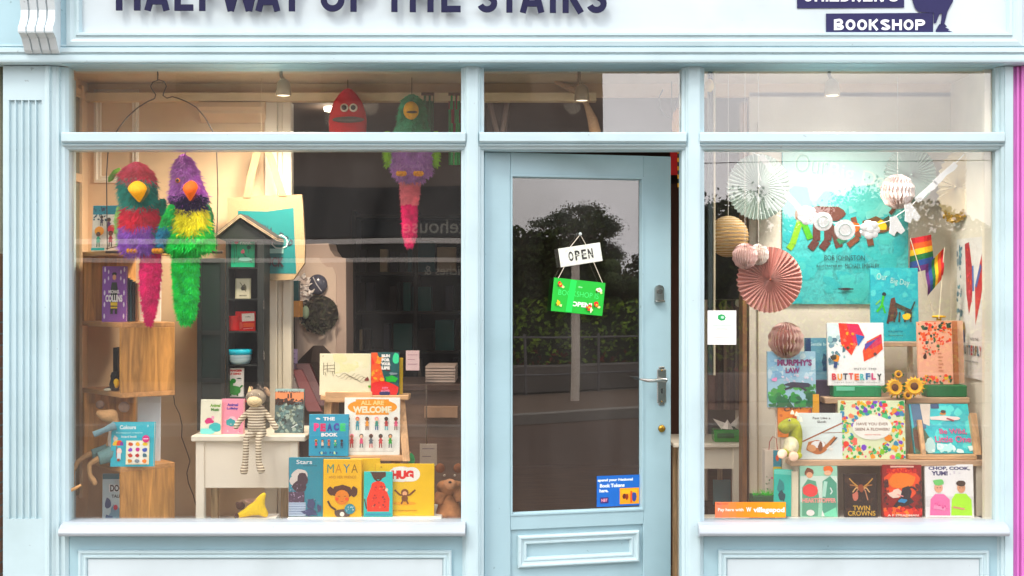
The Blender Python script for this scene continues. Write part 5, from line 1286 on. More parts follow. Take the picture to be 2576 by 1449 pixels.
for _ in range(150): 
    a_ = rr.uniform(-2.2, -1.0); q = rr.uniform(.78, 1.0); p = Vector((66 * S(.5) * q * math.cos(a_), -.018, 90 * S(.5) * q * math.sin(a_))); s_ = .007
    u = Vector((rr.uniform(-1, 1), rr.uniform(-.6, .2), rr.uniform(-1, 1))) * s_; w = u.orthogonal().normalized() * s_; m.add([p - u, p + w, p + u, p - w], [(0, 1, 2, 3)], mat('c9a13a', .35, 'plain', .7))
m.build('gold_leaf_rim', t)
t = thing('paper_lantern', 'round cream ribbed paper lantern at the left edge of the right window', 'lantern', P(1832, 595, .40))
m = MB(); k = S(.4); rr_ = 52 * k; pr = []
for j in range(37):
    th = math.pi * j / 36; pr.append((max(.001, rr_ * math.sin(th) * (1 - (.045 if j % 2 else 0))), -rr_ * math.cos(th)))

for j in range(0, 36): m.lathe((0, 0, 0), pr[j:j + 2], mat('ecdcc0', .85) if j % 2 else mat('c8a878', .85), 32); m.build('ribbed_shade', t)  # alternate cream and tan rings paint the rib shading into the paper colour
m = MB(); m.tube([(0, 0, rr_), (0, 0, ZC - P(1832, 595, .4).z)], .001, mat('e8e4dc', .8), 5); m.build('hanging_cord', t)
def honey(label, px, py, r, d, col, cord=True, top='c8b0a8', sz=1.0, ycap=None):
    t = thing('honeycomb_ball', label, 'paper decoration', P(px, py, d), (0, 0, 0), 'honeycomb paper balls')
    m = MB(); k = S(d); n = 26; mt = mat(col, .85); rr = random.Random(px)
    for i in range(n):
        a = math.pi * 2 * i / n + rr.uniform(-.03, .03); vs = [(0, 0, r * k), (0, 0, -r * k)]; 
        for j in range(1, 12):
            th = math.pi * j / 12; q = r * k * math.sin(th) * (1 if j % 2 else .93); vs.append((q * math.cos(a + (.05 if j % 2 else -.05)), q * math.sin(a + (.05 if j % 2 else -.05)), r * k * math.cos(th) * sz))
        m.add(vs, [tuple([0] + list(range(2, 13)) + [1])], mt)
    m.ell((0, 0, 0), (r * k * .8, r * k * .8, r * k * .85 * sz), mat(top, .9), 20, 12)
    m.build('paper_leaves', t)
    if cord:
        m = MB(); m.tube([(0, 0, r * k), (0, 0, ZC - P(px, py, d).z)], .001, mat('eeeae4', .8), 5); m.build('hanging_cord', t)
    return t
honey('small pale pink honeycomb ball overlapping the pink fan and the lantern', 1874, 644, 33, .30, 'ecd0cc')
honey('small white honeycomb ball just right of the pale pink one', 1908, 640, 27, .33, 'f0eae4')
honey('dusty mauve honeycomb ball resting above the green landscape book', 1977, 856, 46, .22, 'd0b0a8', False, '9a6c66')
honey('blush pink honeycomb ball hanging before the upper right of the teal poster', 2258, 482, 44, .45, 'ecdcd8')
# garland
t = thing('garland', 'white string garland of paper flowers and tags draped across the right window', 'garland', (0, 0, 0))
d = .14; WHT = mat('fafafa', .7)
pts = [(1893, 384), (1912, 392), (1945, 436), (1985, 495), (2030, 540), (2068, 556), (2125, 566), (2188, 570), (2235, 556), (2290, 520), (2340, 470), (2395, 420), (2425, 388)]
m = MB(); m.tube([P(x, y, d) for x, y in pts], .0022, WHT, 6); m.tube([P(1912, 392, d), P(1906, 425, d), P(1914, 455, d)], .002, WHT, 6); m.build('string', t)
def orn(kind, px, py, r, a=0):
    m = MB(); c = P(px, py, d - .012); k = S(d)
    if kind == 'disc':
        m.tube([c + Vector((0, .006, 0)), c - Vector((0, .006, 0))], r * k, WHT, 20)
        m.tube([c + Vector((r * k * .6 * math.cos(i), -.008, r * k * .6 * math.sin(i))) for i in [x * .63 for x in range(11)]], .002, mat('cfe0dc', .7), 5)
    elif kind == 'flower':
        for i in range(7): m.ell(c + Vector((r * k * .6 * math.cos(i * .9), -.004 * (i % 2), r * k * .6 * math.sin(i * .9))), (r * k * .5, .006, r * k * .42), WHT, 10, 6)
        m.ell(c, (r * k * .5, .012, r * k * .5), WHT, 10, 6)
    elif kind == 'tag':
        ca, sa = math.cos(R(a)), math.sin(R(a)); w, h = r * k, 7 * k
        m.ey([(c.x + x * ca - z * sa, c.z + x * sa + z * ca) for x, z in ((-w, -h), (-w * .7, -h * 1.3), (0, -h * .8), (w * .6, -h * 1.4), (w, -h), (w, h), (-w, h))], c.y - .002, c.y + .002, WHT)
    elif kind == 'bow':
        ca, sa = math.cos(R(a)), math.sin(R(a))
        m.ey([(c.x + (x * ca - z * sa) * k, c.z + (x * sa + z * ca) * k) for x, z in ((-8, 22), (8, 22), (14, 2), (20, -20), (8, -26), (0, -16), (-10, -26), (-20, -16), (-12, 4))], c.y - .003, c.y + .003, WHT)
    m.build('paper_ornament', t)
orn('tag', 1930, 412, 26, -52); orn('tag', 2000, 512, 34, -48); orn('flower', 2030, 542, 24); orn('disc', 2070, 557, 24); orn('disc', 2125, 578, 26); orn('flower', 2188, 578, 24); orn('bow', 2252, 566, 24, 15); orn('bow', 2290, 534, 22, 20); orn('tag', 2330, 482, 34, 42); orn('tag', 2378, 436, 36, 42)
# upper teal book etc
def a_day(a):
    a.sc(30, 0, 0, 1, .4, .08, ['58bcc0', '66c4c4', '4cb4bc'], 3); a.t('Our', .24, .12, .22, .09, 'b8dcd4', .0, 5); a.t('Big Day', .62, .2, .4, .1, 'b8dcd4', .0, 8)
    a.e(.28, .36, .045, .03, '1f2c34', 9); a.l([(.27, .38), (.22, .52), (.12, .6)], .05, '4ab83a'); a.l([(.24, .5), (.3, .62)], .04, '4ab83a'); a.l([(.2, .44), (.1, .5)], .025, '8aca4a')
    a.p([(.36, .62), (.42, .42), (.5, .4), (.56, .62), (.5, .72), (.34, .74)], '5a3428'); a.nl(); a.l([(.4, .6), (.34, .76)], .05, '3c2420'); a.l([(.5, .5), (.7, .56), (.84, .6)], .09, '33302a'); a.l([(.84, .58), (.92, .46)], .03, '2a2824')
    for x in (.5, .6, .72, .84): a.l([(x, .6), (x - .02, .74)], .04, '33302a')
    a.e(.74, .66, .08, .045, 'e8c82a', 9, .2, 5); a.t('BOB JOHNSTON', .5, .87, .3, .03, '1c4a5a'); a.t('illustrated', .5, .92, .3, .015, '1c4a5a')
book('teal picture book with the same walking animals as the big poster, top shelf', 2192, 677, 2312, 862, .40, '18a8b4', a_day, .015, lean=3, z=zA)
def a_butter(a):
    a.r(0, 0, .5, .3, 'dceaea'); a.sc(30, .02, .2, .3, .7, .04, ['8ab0b8', '7a9aa8', 'b0c8cc', '5a7a8a'], 3)
    a.p([(.2, .0), (.55, .02), (.66, .22), (.5, .38), (.42, .52), (.24, .34)], 'e84a3a'); a.p([(.95, .18), (.98, .42), (.86, .52), (.64, .62), (.62, .45), (.7, .3)], 'e05a3a'); a.nl()
    a.p([(.34, .02), (.56, .03), (.66, .24), (.48, .36)], 'd0185c'); a.p([(.96, .18), (.97, .32), (.78, .42), (.68, .38)], 'c8285a'); a.nl(); a.p([(.5, .18), (.66, .22), (.54, .38)], '2f6ab0'); a.p([(.66, .34), (.9, .24), (.66, .44)], '5a4a9a'); a.nl()
    a.e(.36, .4, .03, .025, '5a2a2a'); a.e(.84, .5, .03, .025, '5a2a2a'); a.sc(8, .25, .1, .5, .4, .025, ['f07a6a', 'f0a04a'], 6); a.e(.14, .58, .07, .06, 'e8923a', 9, .3, 4); a.e(.1, .55, .05, .04, '3a2a24', 9, .3, 5); a.l([(.14, .62), (.12, .72)], .06, '3a4a7a')
    a.t('INTO THE', .66, .735, .4, .03, '6a6a6a', .01); a.tt('BUTTERFLY', .5, .86, .9, .105, ['c8404a', 'e8a03a', '3a3a4a', 'd05a5a', 'e0702a', '5ab0b0', '2a6a9a', 'c84a7a', '2a2a34'], .05, .006); a.t('caryl hart  ella okstad', .5, .95, .8, .02, '7a7a7a', .01)
book('white book with a big red and pink butterfly, on the middle shelf', 2084, 812, 2226, 970, .27, 'f4f4f2', a_butter, .02, lean=5, z=zB + .052)
t = thing('green_box', 'green glossy box under the butterfly book on the middle shelf', 'box', (0, 0, 0))
m = MB(); m.box(X(2097, .265), .265, zB + .001, X(2218, .265), .36, zB + .051, mat('1a8a5c', .25), .004); m.build('box_body', t)
m = MB(); m.box(X(2104, .264), .2635, zB + .03, X(2150, .264), .2645, zB + .048, mat('7ac8a8', .3)); m.build('label_strip', t)
m = MB(); m.box(X(2333, .26), .26, zB + .001, X(2433, .26), .35, zB + .055, mat('0f6a40', .5), .004); tag(m.build('green_box'), 'dark green box under the poppy covered book on the middle shelf', 'box')
def a_poppy(a):
    a.sc(90, .02, .02, .98, .36, .05, ['e8503a', 'c8302c', '2a4a34', 'f07a5a', '1e3a30', 'e86a4a', 'f0a080'], 3); a.sc(20, .1, .36, .6, .52, .035, ['e8806a', '4a6a4a', 'e85a4a'], 5); a.e(.18, .55, .06, .05, '4a2a24', 9, .3, 3); a.sc(46, .02, .86, .98, .98, .05, ['2a4a34', 'e85a3a', '3a6a44', 'f0c040'], 7)
    for i in range(6): a.r(.56, .5 + i * .055, .66 + .04 * (i % 2), .52 + i * .055, 'c88a70')
for k in range(3):
    book(['coral book patterned with red poppies at the right of the middle shelf', 'first plain brown edged book tucked behind the poppy book', 'rearmost pale edged book tucked behind the poppy book'][k], 2312 + k * 12, 810, 2400 + k * 14, 968, .28 + k * .03, ['f4b49c', 'b87a5a', 'e0b8a0'][k], a_poppy if k == 0 else None, .02, yaw=4, lean=4, z=zB + .056)
# sunflowers
for i, (sx, sy_, sr, lab) in enumerate(((2250, 975, 26, 'larger sunflower facing front left between the butterfly and poppy books'), (2300, 972, 27, 'sunflower at the right of the pair between the butterfly and poppy books'), (2282, 995, 14, 'small sunflower low between the two bigger ones'), (2260, 942, 12, 'small yellow bud above the sunflower pair'))):
    d = .22; t = thing('sunflower', lab, 'flower', P(sx, sy_, d), (R(-10), 0, R(random.Random(i).uniform(-15, 15))), 'artificial sunflowers')
    k = S(d); m = MB(); 
    for lay in range(2):
        for j in range(15):
            a = 2 * math.pi * (j + lay * .5) / 15; ca, sa = math.cos(a), math.sin(a); r0, r1 = sr * k * .3, sr * k * (1 if lay else .85); w = sr * k * .14
            m.add([(r0 * ca + w * .5 * sa, -.004 * lay, r0 * sa - w * .5 * ca), ((r0 + r1) / 2 * ca + w * sa, -.008 - .004 * lay, (r0 + r1) / 2 * sa - w * ca), (r1 * ca, .002, r1 * sa), ((r0 + r1) / 2 * ca - w * sa, -.008 - .004 * lay, (r0 + r1) / 2 * sa + w * ca), (r0 * ca - w * .5 * sa, -.004 * lay, r0 * sa + w * .5 * ca)], [(0, 1, 2, 3, 4)], mat('f2b41c' if lay else 'e89a14', .7))
    m.build('petals', t); m = MB(); m.ell((0, -.006, 0), (sr * k * .36, .01, sr * k * .36), mat('5a3618', .9, 'fur'), 14, 8); m.build('seed_disc', t)
    m = MB(); m.tube([(0, .006, 0), (.005, .03, -.03), (.0, .05, -(P(sx, sy_, d).z - zB) + .004)], .003, mat('4a7a34', .7), 6)
    for q in (-1, 1): m.add([(0, .01, 0), (q * sr * k * .9, .02, -sr * k * .5), (q * sr * k * 1.3, .012, sr * k * .1), (q * sr * k * .7, .006, sr * k * .4)], [(0, 1, 2, 3)], mat('3f7a3a', .7))
    m.build('stem_and_leaves', t)
# pride flags
RB = ['b8343a', 'd8662c', 'e8c23a', '1f6a3c', '2a4a8a', '5a2a6a']
def flag(label, q0, q1, q2, q3, base, d):   # q0..q3 corners TL TR BR BL
    t = thing('rainbow_flag', label, 'flag', (0, 0, 0), (0, 0, 0), 'small rainbow flags')
    m = MB(); n = 8
    for s_ in range(6):
        for j in range(n):
            def pt(u, v):
                x = (q0[0] * (1 - u) + q1[0] * u) * (1 - v) + (q3[0] * (1 - u) + q2[0] * u) * v; y = (q0[1] * (1 - u) + q1[1] * u) * (1 - v) + (q3[1] * (1 - u) + q2[1] * u) * v
                p = P(x, y, d); p.y += .008 * math.sin(u * 7); return p
            m.add([pt(j / n, s_ / 6), pt((j + 1) / n, s_ / 6), pt((j + 1) / n, (s_ + 1) / 6), pt(j / n, (s_ + 1) / 6)], [(0, 1, 2, 3)], mat(RB[s_], .8))
    m.build('cloth', t); m = MB(); m.tube([P(*base, d), P(*q0, d)], .002, mat('e8e0cc', .6), 6); m.build('stick', t)
flag('rainbow flag pointing right just beside the teal poster', (2290, 600), (2343, 590), (2352, 672), (2288, 690), (2352, 800), .46)
flag('rainbow flag hanging down right of its twin, beside the side wall', (2376, 622), (2372, 700), (2334, 745), (2328, 672), (2362, 802), .40)
m = MB(); m.tube([P(2362, 800, .43), P(2362, 850, .43)], .012, mat('d8b43a', .6), 10); m.lathe(P(2362, 800, .43), [(.001, 0), (.03, .002), (.034, .01), (.001, .014)], mat('e0b83a', .6), 12); tag(m.build('flag_holder'), 'yellow flower shaped holder at the foot of the rainbow flags', 'holder')
# books at the left of the shelves
def a_law(a):
    a.sc(40, 0, .0, 1, .5, .09, ['9ac0d8', '86b0cc', 'b0d0dc', 'c8dce4'], 3); a.sc(30, 0, .62, 1, .82, .07, ['5a9a5a', '4aa04a', '6ab86a', '3a7a4a'], 4); a.sc(30, 0, .8, 1, .98, .08, ['2a6a44', '1f5a3c', '3a8a4c'], 5)
    a.t("MURPHY'S", .56, .2, .72, .12, '8a4a78', .05); a.t('LAW', .52, .34, .3, .1, '8a4a78', .05); a.e(.14, .5, .06, .04, 'e89ac0', 8, .3, 3); a.e(.6, .6, .26, .05, '3a3a4c', 10, .3, 6); a.l([(.35, .68), (.6, .6), (.8, .7)], .04, '3a3040'); a.sc(14, .3, .42, .95, .55, .03, ['e8e0ec', 'd0c8d8'], 8)
t = book('blue and green landscape book hanging left of the shelves under the mauve honeycomb ball', 1932, 884, 2053, 1025, .20, 'a8c8d8', a_law, .018, lean=3)
m = MB(); m.box(X(1950, .24), .235, Z(1140, .24), X(1962, .24), .25, Z(890, .24), CR, .002); m.box(X(1935, .23), .215, Z(1029, .23), X(2050, .23), .26, Z(1025.3, .23), CR)
m.box(X(1950, .24), .235, .501, X(1962, .24), .25, Z(1140, .24) - .0, CR); tag(m.build('book_stand'), 'slim cream stand carrying the blue and green landscape book', 'book stand')
def a_gent(a): a.t('Gentle boy', .5, .16, .7, .1, 'c8e0e4', .02); a.e(.7, .6, .2, .2, '2c4a6a', 10, .3, 3); a.e(.4, .7, .2, .14, '5a8aa0', 10, .3, 5); a.r(0, 0, .2, 1, '243a60')
book('slate blue book half hidden behind the butterfly book', 2026, 850, 2100, 955, .34, '6a9aac', a_gent, .015, lean=3, z=zB - .0 if False else None)
m = MB(); m.box(X(2040, .36), .335, zC + .001, X(2100, .36), .40, Z(955.4, .34), mat('3a2c4c', .4), .002); tag(m.build('dark_box'), 'dark violet box stack under the slate blue book', 'box')
def a_chirp(a): a.sc(34, 0, 0, 1, 1, .09, ['e8922a', 'd87a1a', 'f0a83a', 'c8641a'], 3); a.t('Chirp!', .5, .33, .66, .13, '4a2a18', .03, -14); a.e(.5, .8, .2, .08, 'c8641a', 10, .2, 4)
book('orange book with CHIRP handwritten, behind the green plush', 1958, 990, 2042, 1100, .20, 'ea8c20', a_chirp, .015, lean=3, z=None, yaw=2)
m = MB(); m.box(X(1965, .22), .205, .5015, X(2036, .22), .25, Z(1100.6, .2), CR, .002); tag(m.build('wooden_block'), 'cream block supporting the orange book', 'block')
book('thin amber book edge just right of the orange book', 2046, 992, 2062, 1110, .19, 'd8a020', None, .02, lean=3, z=zC if False else None)
# green plush
t = thing('green_plush', 'yellow green plush animal with cream belly beside the white sloth book', 'plush toy', (0, 0, 0))
GP = F('b0b43c'); q = lambda px, py, r, dd=.0: (*P(px, py, .09 + dd), r)
skin_obj('body', [q(1998, 1125, .044), q(2004, 1090, .034), q(1996, 1062, .040), q(1974, 1072, .034, -.02), q(1966, 1088, .028, -.03), q(1982, 1138, .02, -.03), q(1966, 1140, .018, -.05), q(2006, 1146, .018, -.03), q(2014, 1148, .018, -.05)], [(0, 1), (1, 2), (2, 3), (3, 4), (0, 5), (5, 6), (0, 7), (7, 8)], GP, t)
m = MB(); m.ell(P(1990, 1122, .06), (.035, .028, .042), F('ece4c4'), 14, 10); m.build('belly', t)
for x, y in ((1968, 1142), (1996, 1148)): m = MB(); m.ell(P(x, y, .035), (.022, .012, .022), F('f0d0b8'), 12, 8); m.build('foot', t)
m = MB()
for x, y in ((1993, 1042), (2004, 1046), (2014, 1060)): m.lathe(P(x, y, .09), [(.010, 0), (.006, .012), (.0005, .02)], mat('f0ecd8', .8), 8)
m.build('crest', t); eye(t, 1986, 1057, .055, .006)
def a_sloth(a):
    a.t('Fast Like a', .54, .11, .4, .05, '3a3a3a', .02); a.t('Sloth', .54, .19, .2, .05, '3a3a3a', .02); a.l([(0, .66), (1, .22)], .035, '9a5c38'); a.l([(.5, .43), (1, .42)], .012, '8a5c3c')
    a.e(.42, .74, .24, .15, 'b8744a', 16, .1, 3); a.e(.46, .68, .16, .08, 'f4f8f6', 12, .1, 4); a.e(.5, .72, .05, .1, '7a4a34', 10, .2, 5); a.l([(.62, .74), (.84, .52)], .07, 'b8744a'); a.l([(.64, .78), (.9, .6)], .03, 'f4f0e8'); a.l([(.72, .7), (.88, .52)], .02, '3a2a2a'); a.e(.74, .78, .05, .03, 'f4f0e8'); a.e(.3, .76, .1, .08, 'd8a078', 10, .1, 6)
book('white book with a brown sloth hanging from a branch', 2008, 1042, 2120, 1158, .125, 'e4eeec', a_sloth, .015, lean=4, z=zC)
def a_flower(a):
    cs = ['e8503a', '3ab06a', 'f0a03a', '7a4ac0', 'e86a9a', '2a9a5a', 'f6c83a', '8ac84a', '3a8ab0', 'e8786a', '5ac88a', 'f08a6a']
    a.sc(300, .0, .0, 1, 1, .035, cs, 9, 6, (.5, .5, .3, .27)); a.e(.4, .16, .045, .05, '6a3ab8', 10, .4, 3); a.e(.88, .22, .035, .03, '6a3ab8', 10, .4, 5); a.e(.74, .64, .06, .06, 'f0923a', 12); a.e(.83, .8, .07, .04, 'f6c02a', 10, .3, 3); a.e(.1, .74, .045, .05, 'e8503a', 10)
    a.e(.5, .46, .3, .21, 'f8f2ea', 22); a.t('HAVE YOU EVER', .5, .4, .48, .05, '8a6a5a', .02); a.t('SEEN A FLOWER?', .5, .49, .52, .05, '8a6a5a', .02); a.t('shawn harris', .5, .58, .24, .022, 'e07a6a')
book('square book covered with dense colourful flowers round a cream oval', 2112, 1011, 2279, 1158, .13, 'e4ecc8', a_flower, .016, lean=4, z=zC)
def a_wild(a):
    a.sc(60, .3, .0, 1, 1, .1, ['2ab4bc', '3cc4c4', '22a8b4', '6ad4d0'], 3); a.p([(.02, .0), (.3, 0), (.24, .5), (.04, .6)], '4a6a88'); a.nl(); a.p([(.18, .0), (.36, 0), (.3, .45), (.2, .4)], 'd8ccc0'); a.nl(); a.r(.36, 0, .5, .1, '2a4468')
    a.p([(.0, .5), (.16, .42), (.28, .7), (.24, 1), (0, 1)], '4a6048'); a.nl(); a.e(.08, .74, .09, .24, '5c3c2a', 12, .2, 4); a.e(.26, .84, .09, .14, 'b8d4d0', 10, .3, 5); a.e(.55, .2, .06, .03, 'c8882a', 9, .2, 3); a.e(.56, .17, .05, .035, '3a2a24', 9, .2, 4); a.e(.56, .3, .24, .05, 'e4d4d0', 12, .25, 6); a.l([(.6, .3), (.72, .35)], .03, '8a3a4a')
    a.t('Be Wild,', .68, .57, .46, .12, 'c85a8a', .02, 0); a.t('Little One', .66, .72, .6, .13, 'c85a8a', .02, 0); a.sc(14, .3, .85, 1, .97, .06, ['b8e8e4', 'd8ece8'], 7)
book('large turquoise sea picture book leaning on a small wooden easel', 2302, 1018, 2452, 1148, .14, '2eb8c0', a_wild, .02, lean=22, z=zC + .024, spine='1c8a94', roll=0)
t = thing('book_easel', 'small pale wooden easel under the turquoise sea picture book', 'easel', (0, 0, 0))
m = MB(); m.box(X(2288, .11), .108, zC + .001, X(2458, .11), .16, zC + .022, PINE, .003); m.build('ledge', t)
m = MB(); A = P(2455, 1156, .11); A.z = zC + .001
m.ex([(.115, zC + .0225), (.30, zC + .001), (.32, zC + .001), (.19, zC + .20), (.175, zC + .20)], X(2446, .15), X(2462, .15), PINEZ); m.build('side_cheek', t)
m = MB(); m.ex([(.115, zC + .0225), (.30, zC + .001), (.32, zC + .001), (.19, zC + .17), (.175, zC + .17)], X(2310, .17), X(2320, .17), PINEZ); m.build('side_cheek', t)
# bottom row
def a_heart(a):
    a.r(.0, .2, 1, .7, 'd8e8dc'); a.p([(.05, .42), (.2, .26), (.42, .3), (.5, .6), (.46, .98), (.04, .98)], '6aa88c'); a.p([(.6, .3), (.8, .2), (.98, .34), (.98, .98), (.58, .98)], '5aa088'); a.nl(); a.e(.24, .12, .14, .08, '7a4a38', 10, .2, 3); a.e(.25, .18, .09, .06, 'e8b090', 10); a.e(.76, .08, .14, .09, 'f07a4a', 10, .2, 4); a.e(.74, .14, .1, .05, 'f0c0a0')
    a.e(.26, .48, .2, .13, 'e85a5a', 12, .1, 6); a.p([(.55, .95), (.95, .8), (.98, .98), (.6, .98)], '8adcb8'); a.r(.6, .3, .7, .6, 'b8e0d0', 8); a.t('HEARTSTOPPER', .5, .67, .9, .09, 'f4a8a0', .04); a.e(.26, .91, .11, .06, 'f4ece8', 12); a.p([(.55, .98), (.58, .86), (.64, .98)], 'f0f0ec'); a.nl(); a.l([(.8, .42), (.85, .5), (.8, .55)], .03, 'e0f0e8')
book('mint comic book of two boys with pink title, first of the bottom row', 2014, 1175, 2108, 1304, .09, 'a8d8c0', a_heart, .014, lean=3, z=RZ)
def a_twin(a):
    a.sc(30, .08, .05, .92, .95, .08, ['2c1c14', '3a241a', '24160f'], 3); g = 'c89a5a'
    for s_ in (-1, 1):
        for q, (x1, y1) in enumerate(((.36, .1), (.34, .25), (.26, .42), (.2, .6))): a.l([(.5, .34), (.5 + s_ * x1 * .6, .34 + (y1 - .34) * .3 - .05), (.5 + s_ * x1, y1)], .035, [g, 'a8744a', 'd8b080', 'b8866a'][q])
    a.e(.5, .34, .1, .09, '8a4a34', 10, .3, 4); a.e(.32, .5, .08, .1, 'c87a6a', 9, .3, 5); a.t('TWIN', .5, .78, .52, .11, 'd8b05a', .01); a.t('CROWNS', .5, .9, .84, .11, 'd8b05a', .01)
book('small black book with gold crown lettering, second of the bottom row', 2126, 1195, 2208, 1304, .085, '1c120e', a_twin, .02, lean=3, z=RZ, board='1c120e')
def a_skan(a):
    a.e(.5, .36, .46, .3, 'f0602a', 18, .1, 3); a.e(.5, .3, .34, .16, 'f4883a', 16, .1, 4); a.r(.2, .02, .8, .05, 'e8c0b0'); a.t('SKANDAR', .5, .115, .8, .09, 'c8342a', .05); a.e(.32, .54, .16, .07, 'f8d8c8', 10, .4, 5)
    a.p([(.2, .84), (.44, .62), (.5, .44), (.66, .4), (.74, .5), (.7, .62), (.8, .7), (.6, .78), (.36, .8)], '1c1c24'); a.nl(); a.l([(.62, .44), (.76, .42), (.86, .48)], .05, '1c1c24'); a.l([(.34, .78), (.22, .9)], .04, '1c1c24'); a.l([(.62, .74), (.78, .84)], .04, '1c1c24'); a.e(.5, .68, .13, .045, '3a8ab8', 10, .3, 7); a.l([(.52, .6), (.36, .56)], .03, 'f0a0a0')
    a.sc(40, .0, .82, 1, .94, .07, ['f0702a', 'e8502a', 'c8302a', 'f4923a'], 8); a.sc(18, 0, .3, .14, .8, .05, ['5a1c1c', '3a1418'], 9); a.sc(18, .88, .3, 1, .8, .05, ['5a1c1c', '3a1418'], 10); a.t('A F STEADMAN', .5, .955, .8, .04, 'f4d8cc', .04)
book('fiery orange book with a black horse and rider, third of the bottom row', 2222, 1172, 2320, 1304, .085, '8a241c', a_skan, .03, lean=3, z=RZ)
def a_chop(a):
    a.t('CHOP, COOK,', .5, .08, .86, .075, '3a3a6a', .05); a.t('YUM!', .3, .17, .34, .085, '3a3a6a', .05); a.sc(4, .5, .13, .95, .2, .02, ['c8c0d0'], 3); a.r(.0, .6, 1, .8, 'e4e2e2')
    a.p([(.08, .98), (.1, .66), (.2, .56), (.38, .56), (.5, .66), (.5, .98)], 'f080b0'); a.p([(.52, .98), (.54, .66), (.62, .55), (.84, .55), (.95, .66), (.96, .98)], 'b4ec5a'); a.nl()
    a.e(.27, .44, .09, .1, 'e8b098', 12); a.e(.74, .44, .085, .1, 'd8a080', 12); a.e(.27, .34, .12, .06, '7ac87a', 12, .15, 3); a.e(.74, .36, .1, .06, '3c2a20', 12, .1, 4); a.l([(.16, .8), (.4, .84)], .07, 'f4a0c4'); a.l([(.56, .8), (.8, .84)], .04, 'd8a080'); a.sc(8, .2, .7, .44, .85, .02, ['d85a94'], 5)
    for x in (.24, .3, .71, .77): a.e(x, .44, .012, .01, '2a1a18', 8, adv=False)
    a.nl(); a.r(.05, .96, .95, .99, 'f4f0f0')
book('white cookery book with two boys in pink and green, last of the bottom row', 2330, 1171, 2450, 1304, .085, 'f4f2f2', a_chop, .016, lean=4, z=RZ, yaw=-2)
def a_teal2(a): a.r(.0, .0, 1, .1, '7ad8c8'); a.e(.4, .35, .25, .14, '2a8a8a', 10, .3, 3); a.e(.5, .6, .2, .14, '1c4a54', 11, .4, 4); a.e(.4, .8, .3, .12, '3ab0a0', 10, .3, 5)
book('teal board book standing turned at the left of the bottom row', 1946, 1190, 1990, 1306, .12, '4ac0b0', a_teal2, .03, yaw=-24, lean=2, z=RZ)
book('cream edged thick book pressed against the teal board book', 1985, 1192, 2008, 1306, .11, 'f0e4cc', None, .05, yaw=-24, lean=1, z=RZ, spine='3a9a8c')
def a_bag(a): a.r(.5, 0, 1, .25, '3a8aa0'); a.e(.75, .12, .1, .05, 'e0603a'); a.r(.5, .25, 1, .95, 'e8c81a'); a.e(.75, .4, .14, .1, '2c6a3a', 10, .3, 3); a.e(.75, .6, .15, .1, '3a9a4a', 10, .3, 4); a.sc(26, .05, .3, .45, .9, .05, ['a89a90', 'e08aa0', '6a8a70'], 5); a.e(.75, .82, .14, .06, 'c84a2a', 9, .3, 6)
t = thing('gift_bag', 'patterned paper gift bag with red cord handles left of the lowest shelf', 'bag', (0, 0, 0))
bd = .20; m = MB(); m.box(X(1924, bd), bd, .5015, X(1966, bd), bd + .06, Z(1132, bd), mat('d8cabc', .7), .001); a_bag(Art(m, X(1924, bd), Z(1300, bd), 42 * S(bd), 168 * S(bd), bd)); m.build('bag_body', t)
for dd in (0, .05): m = MB(); m.tube([P(x, y, bd + .005 + dd) for x, y in ((1934, 1134), (1936, 1112), (1944, 1098), (1953, 1103), (1956, 1134))], .0018, mat('a83a34', .7), 6); m.build('handle', t)
t = thing('paper_grass_box', 'low dark green crate with green paper shreds behind the orange payment sign', 'box', (0, 0, 0))
m = MB(); m.box(X(1893, .14), .14, .5015, X(1950, .14), .22, Z(1248, .14), mat('1d4a2c', .6), .002); m.build('crate', t)
m = MB(); rr = random.Random(3)
for _ in range(90):
    p = P(rr.uniform(1896, 1948), 1250 - rr.uniform(0, 3), .15 + rr.uniform(0, .06)); m.add([p, p + Vector((.003, 0, 0)), p + Vector((rr.gauss(0, .015), rr.gauss(0, .01), rr.uniform(.01, .04)))], [(0, 1, 2)], mat('4ac84a', .7))
m.build('paper_shreds', t)
# signs on the glass
def sticker(name, label, x0, y0, x1, y1, col, art, parent=None, d=.0285):
    m = MB(); a0 = X(x0, d); z0_ = Z(y1, d); w = (x1 - x0) * S(d); h = (y1 - y0) * S(d)
    m.box(a0, d, z0_, a0 + w, d + .0012, z0_ + h, mat(col, .5)); art(Art(m, a0, z0_, w, h, d, .0002)); return tag(m.build(name), label, 'sticker')
def a_pay(a):
    for k in range(10): a.r(k / 10, 0, (k + 1) / 10, 1, ['f4826a', 'f48564', 'f4885c', 'f48b54', 'f48e4a', 'f49140', 'f49434', 'f49828', 'f49c1c', 'f4a010'][k]); a.n -= 1
    a.nl(); a.t('PROUD TO SHOP', .1, .12, .16, .09, '4a4a3a'); a.t('Pay here with', .22, .52, .36, .26, 'fbe6dc', .02); a.t('W', .475, .48, .07, .3, 'fff6f0', .02); a.t('villagepod', .76, .54, .44, .42, 'ffffff', .03)
sticker('payment_sticker', 'orange payment strip sticker on the glass at the bottom left of the right window', 1799, 1263, 1977, 1302, 'f4925a', a_pay)
def a_wst(a):
    a.e(.5, .2, .15, .11, '1f9a5c', 7, .15, 3); a.e(.52, .2, .07, .05, 'bfe8d0', 5, .1, 4); a.r(.18, .44, .84, .455, '8ac0a4'); a.r(.3, .52, .7, .53, '8ac0a4'); a.r(.26, .56, .74, .57, 'e89a9a'); a.r(.2, .78, .8, .79, 'e0a0a0'); a.r(.3, .85, .7, .86, 'e0a0a0')
sticker('window_notice', 'small white notice with a green hexagonal mark on the right window glass', 1780, 781, 1852, 867, 'f6f3f2', a_wst)
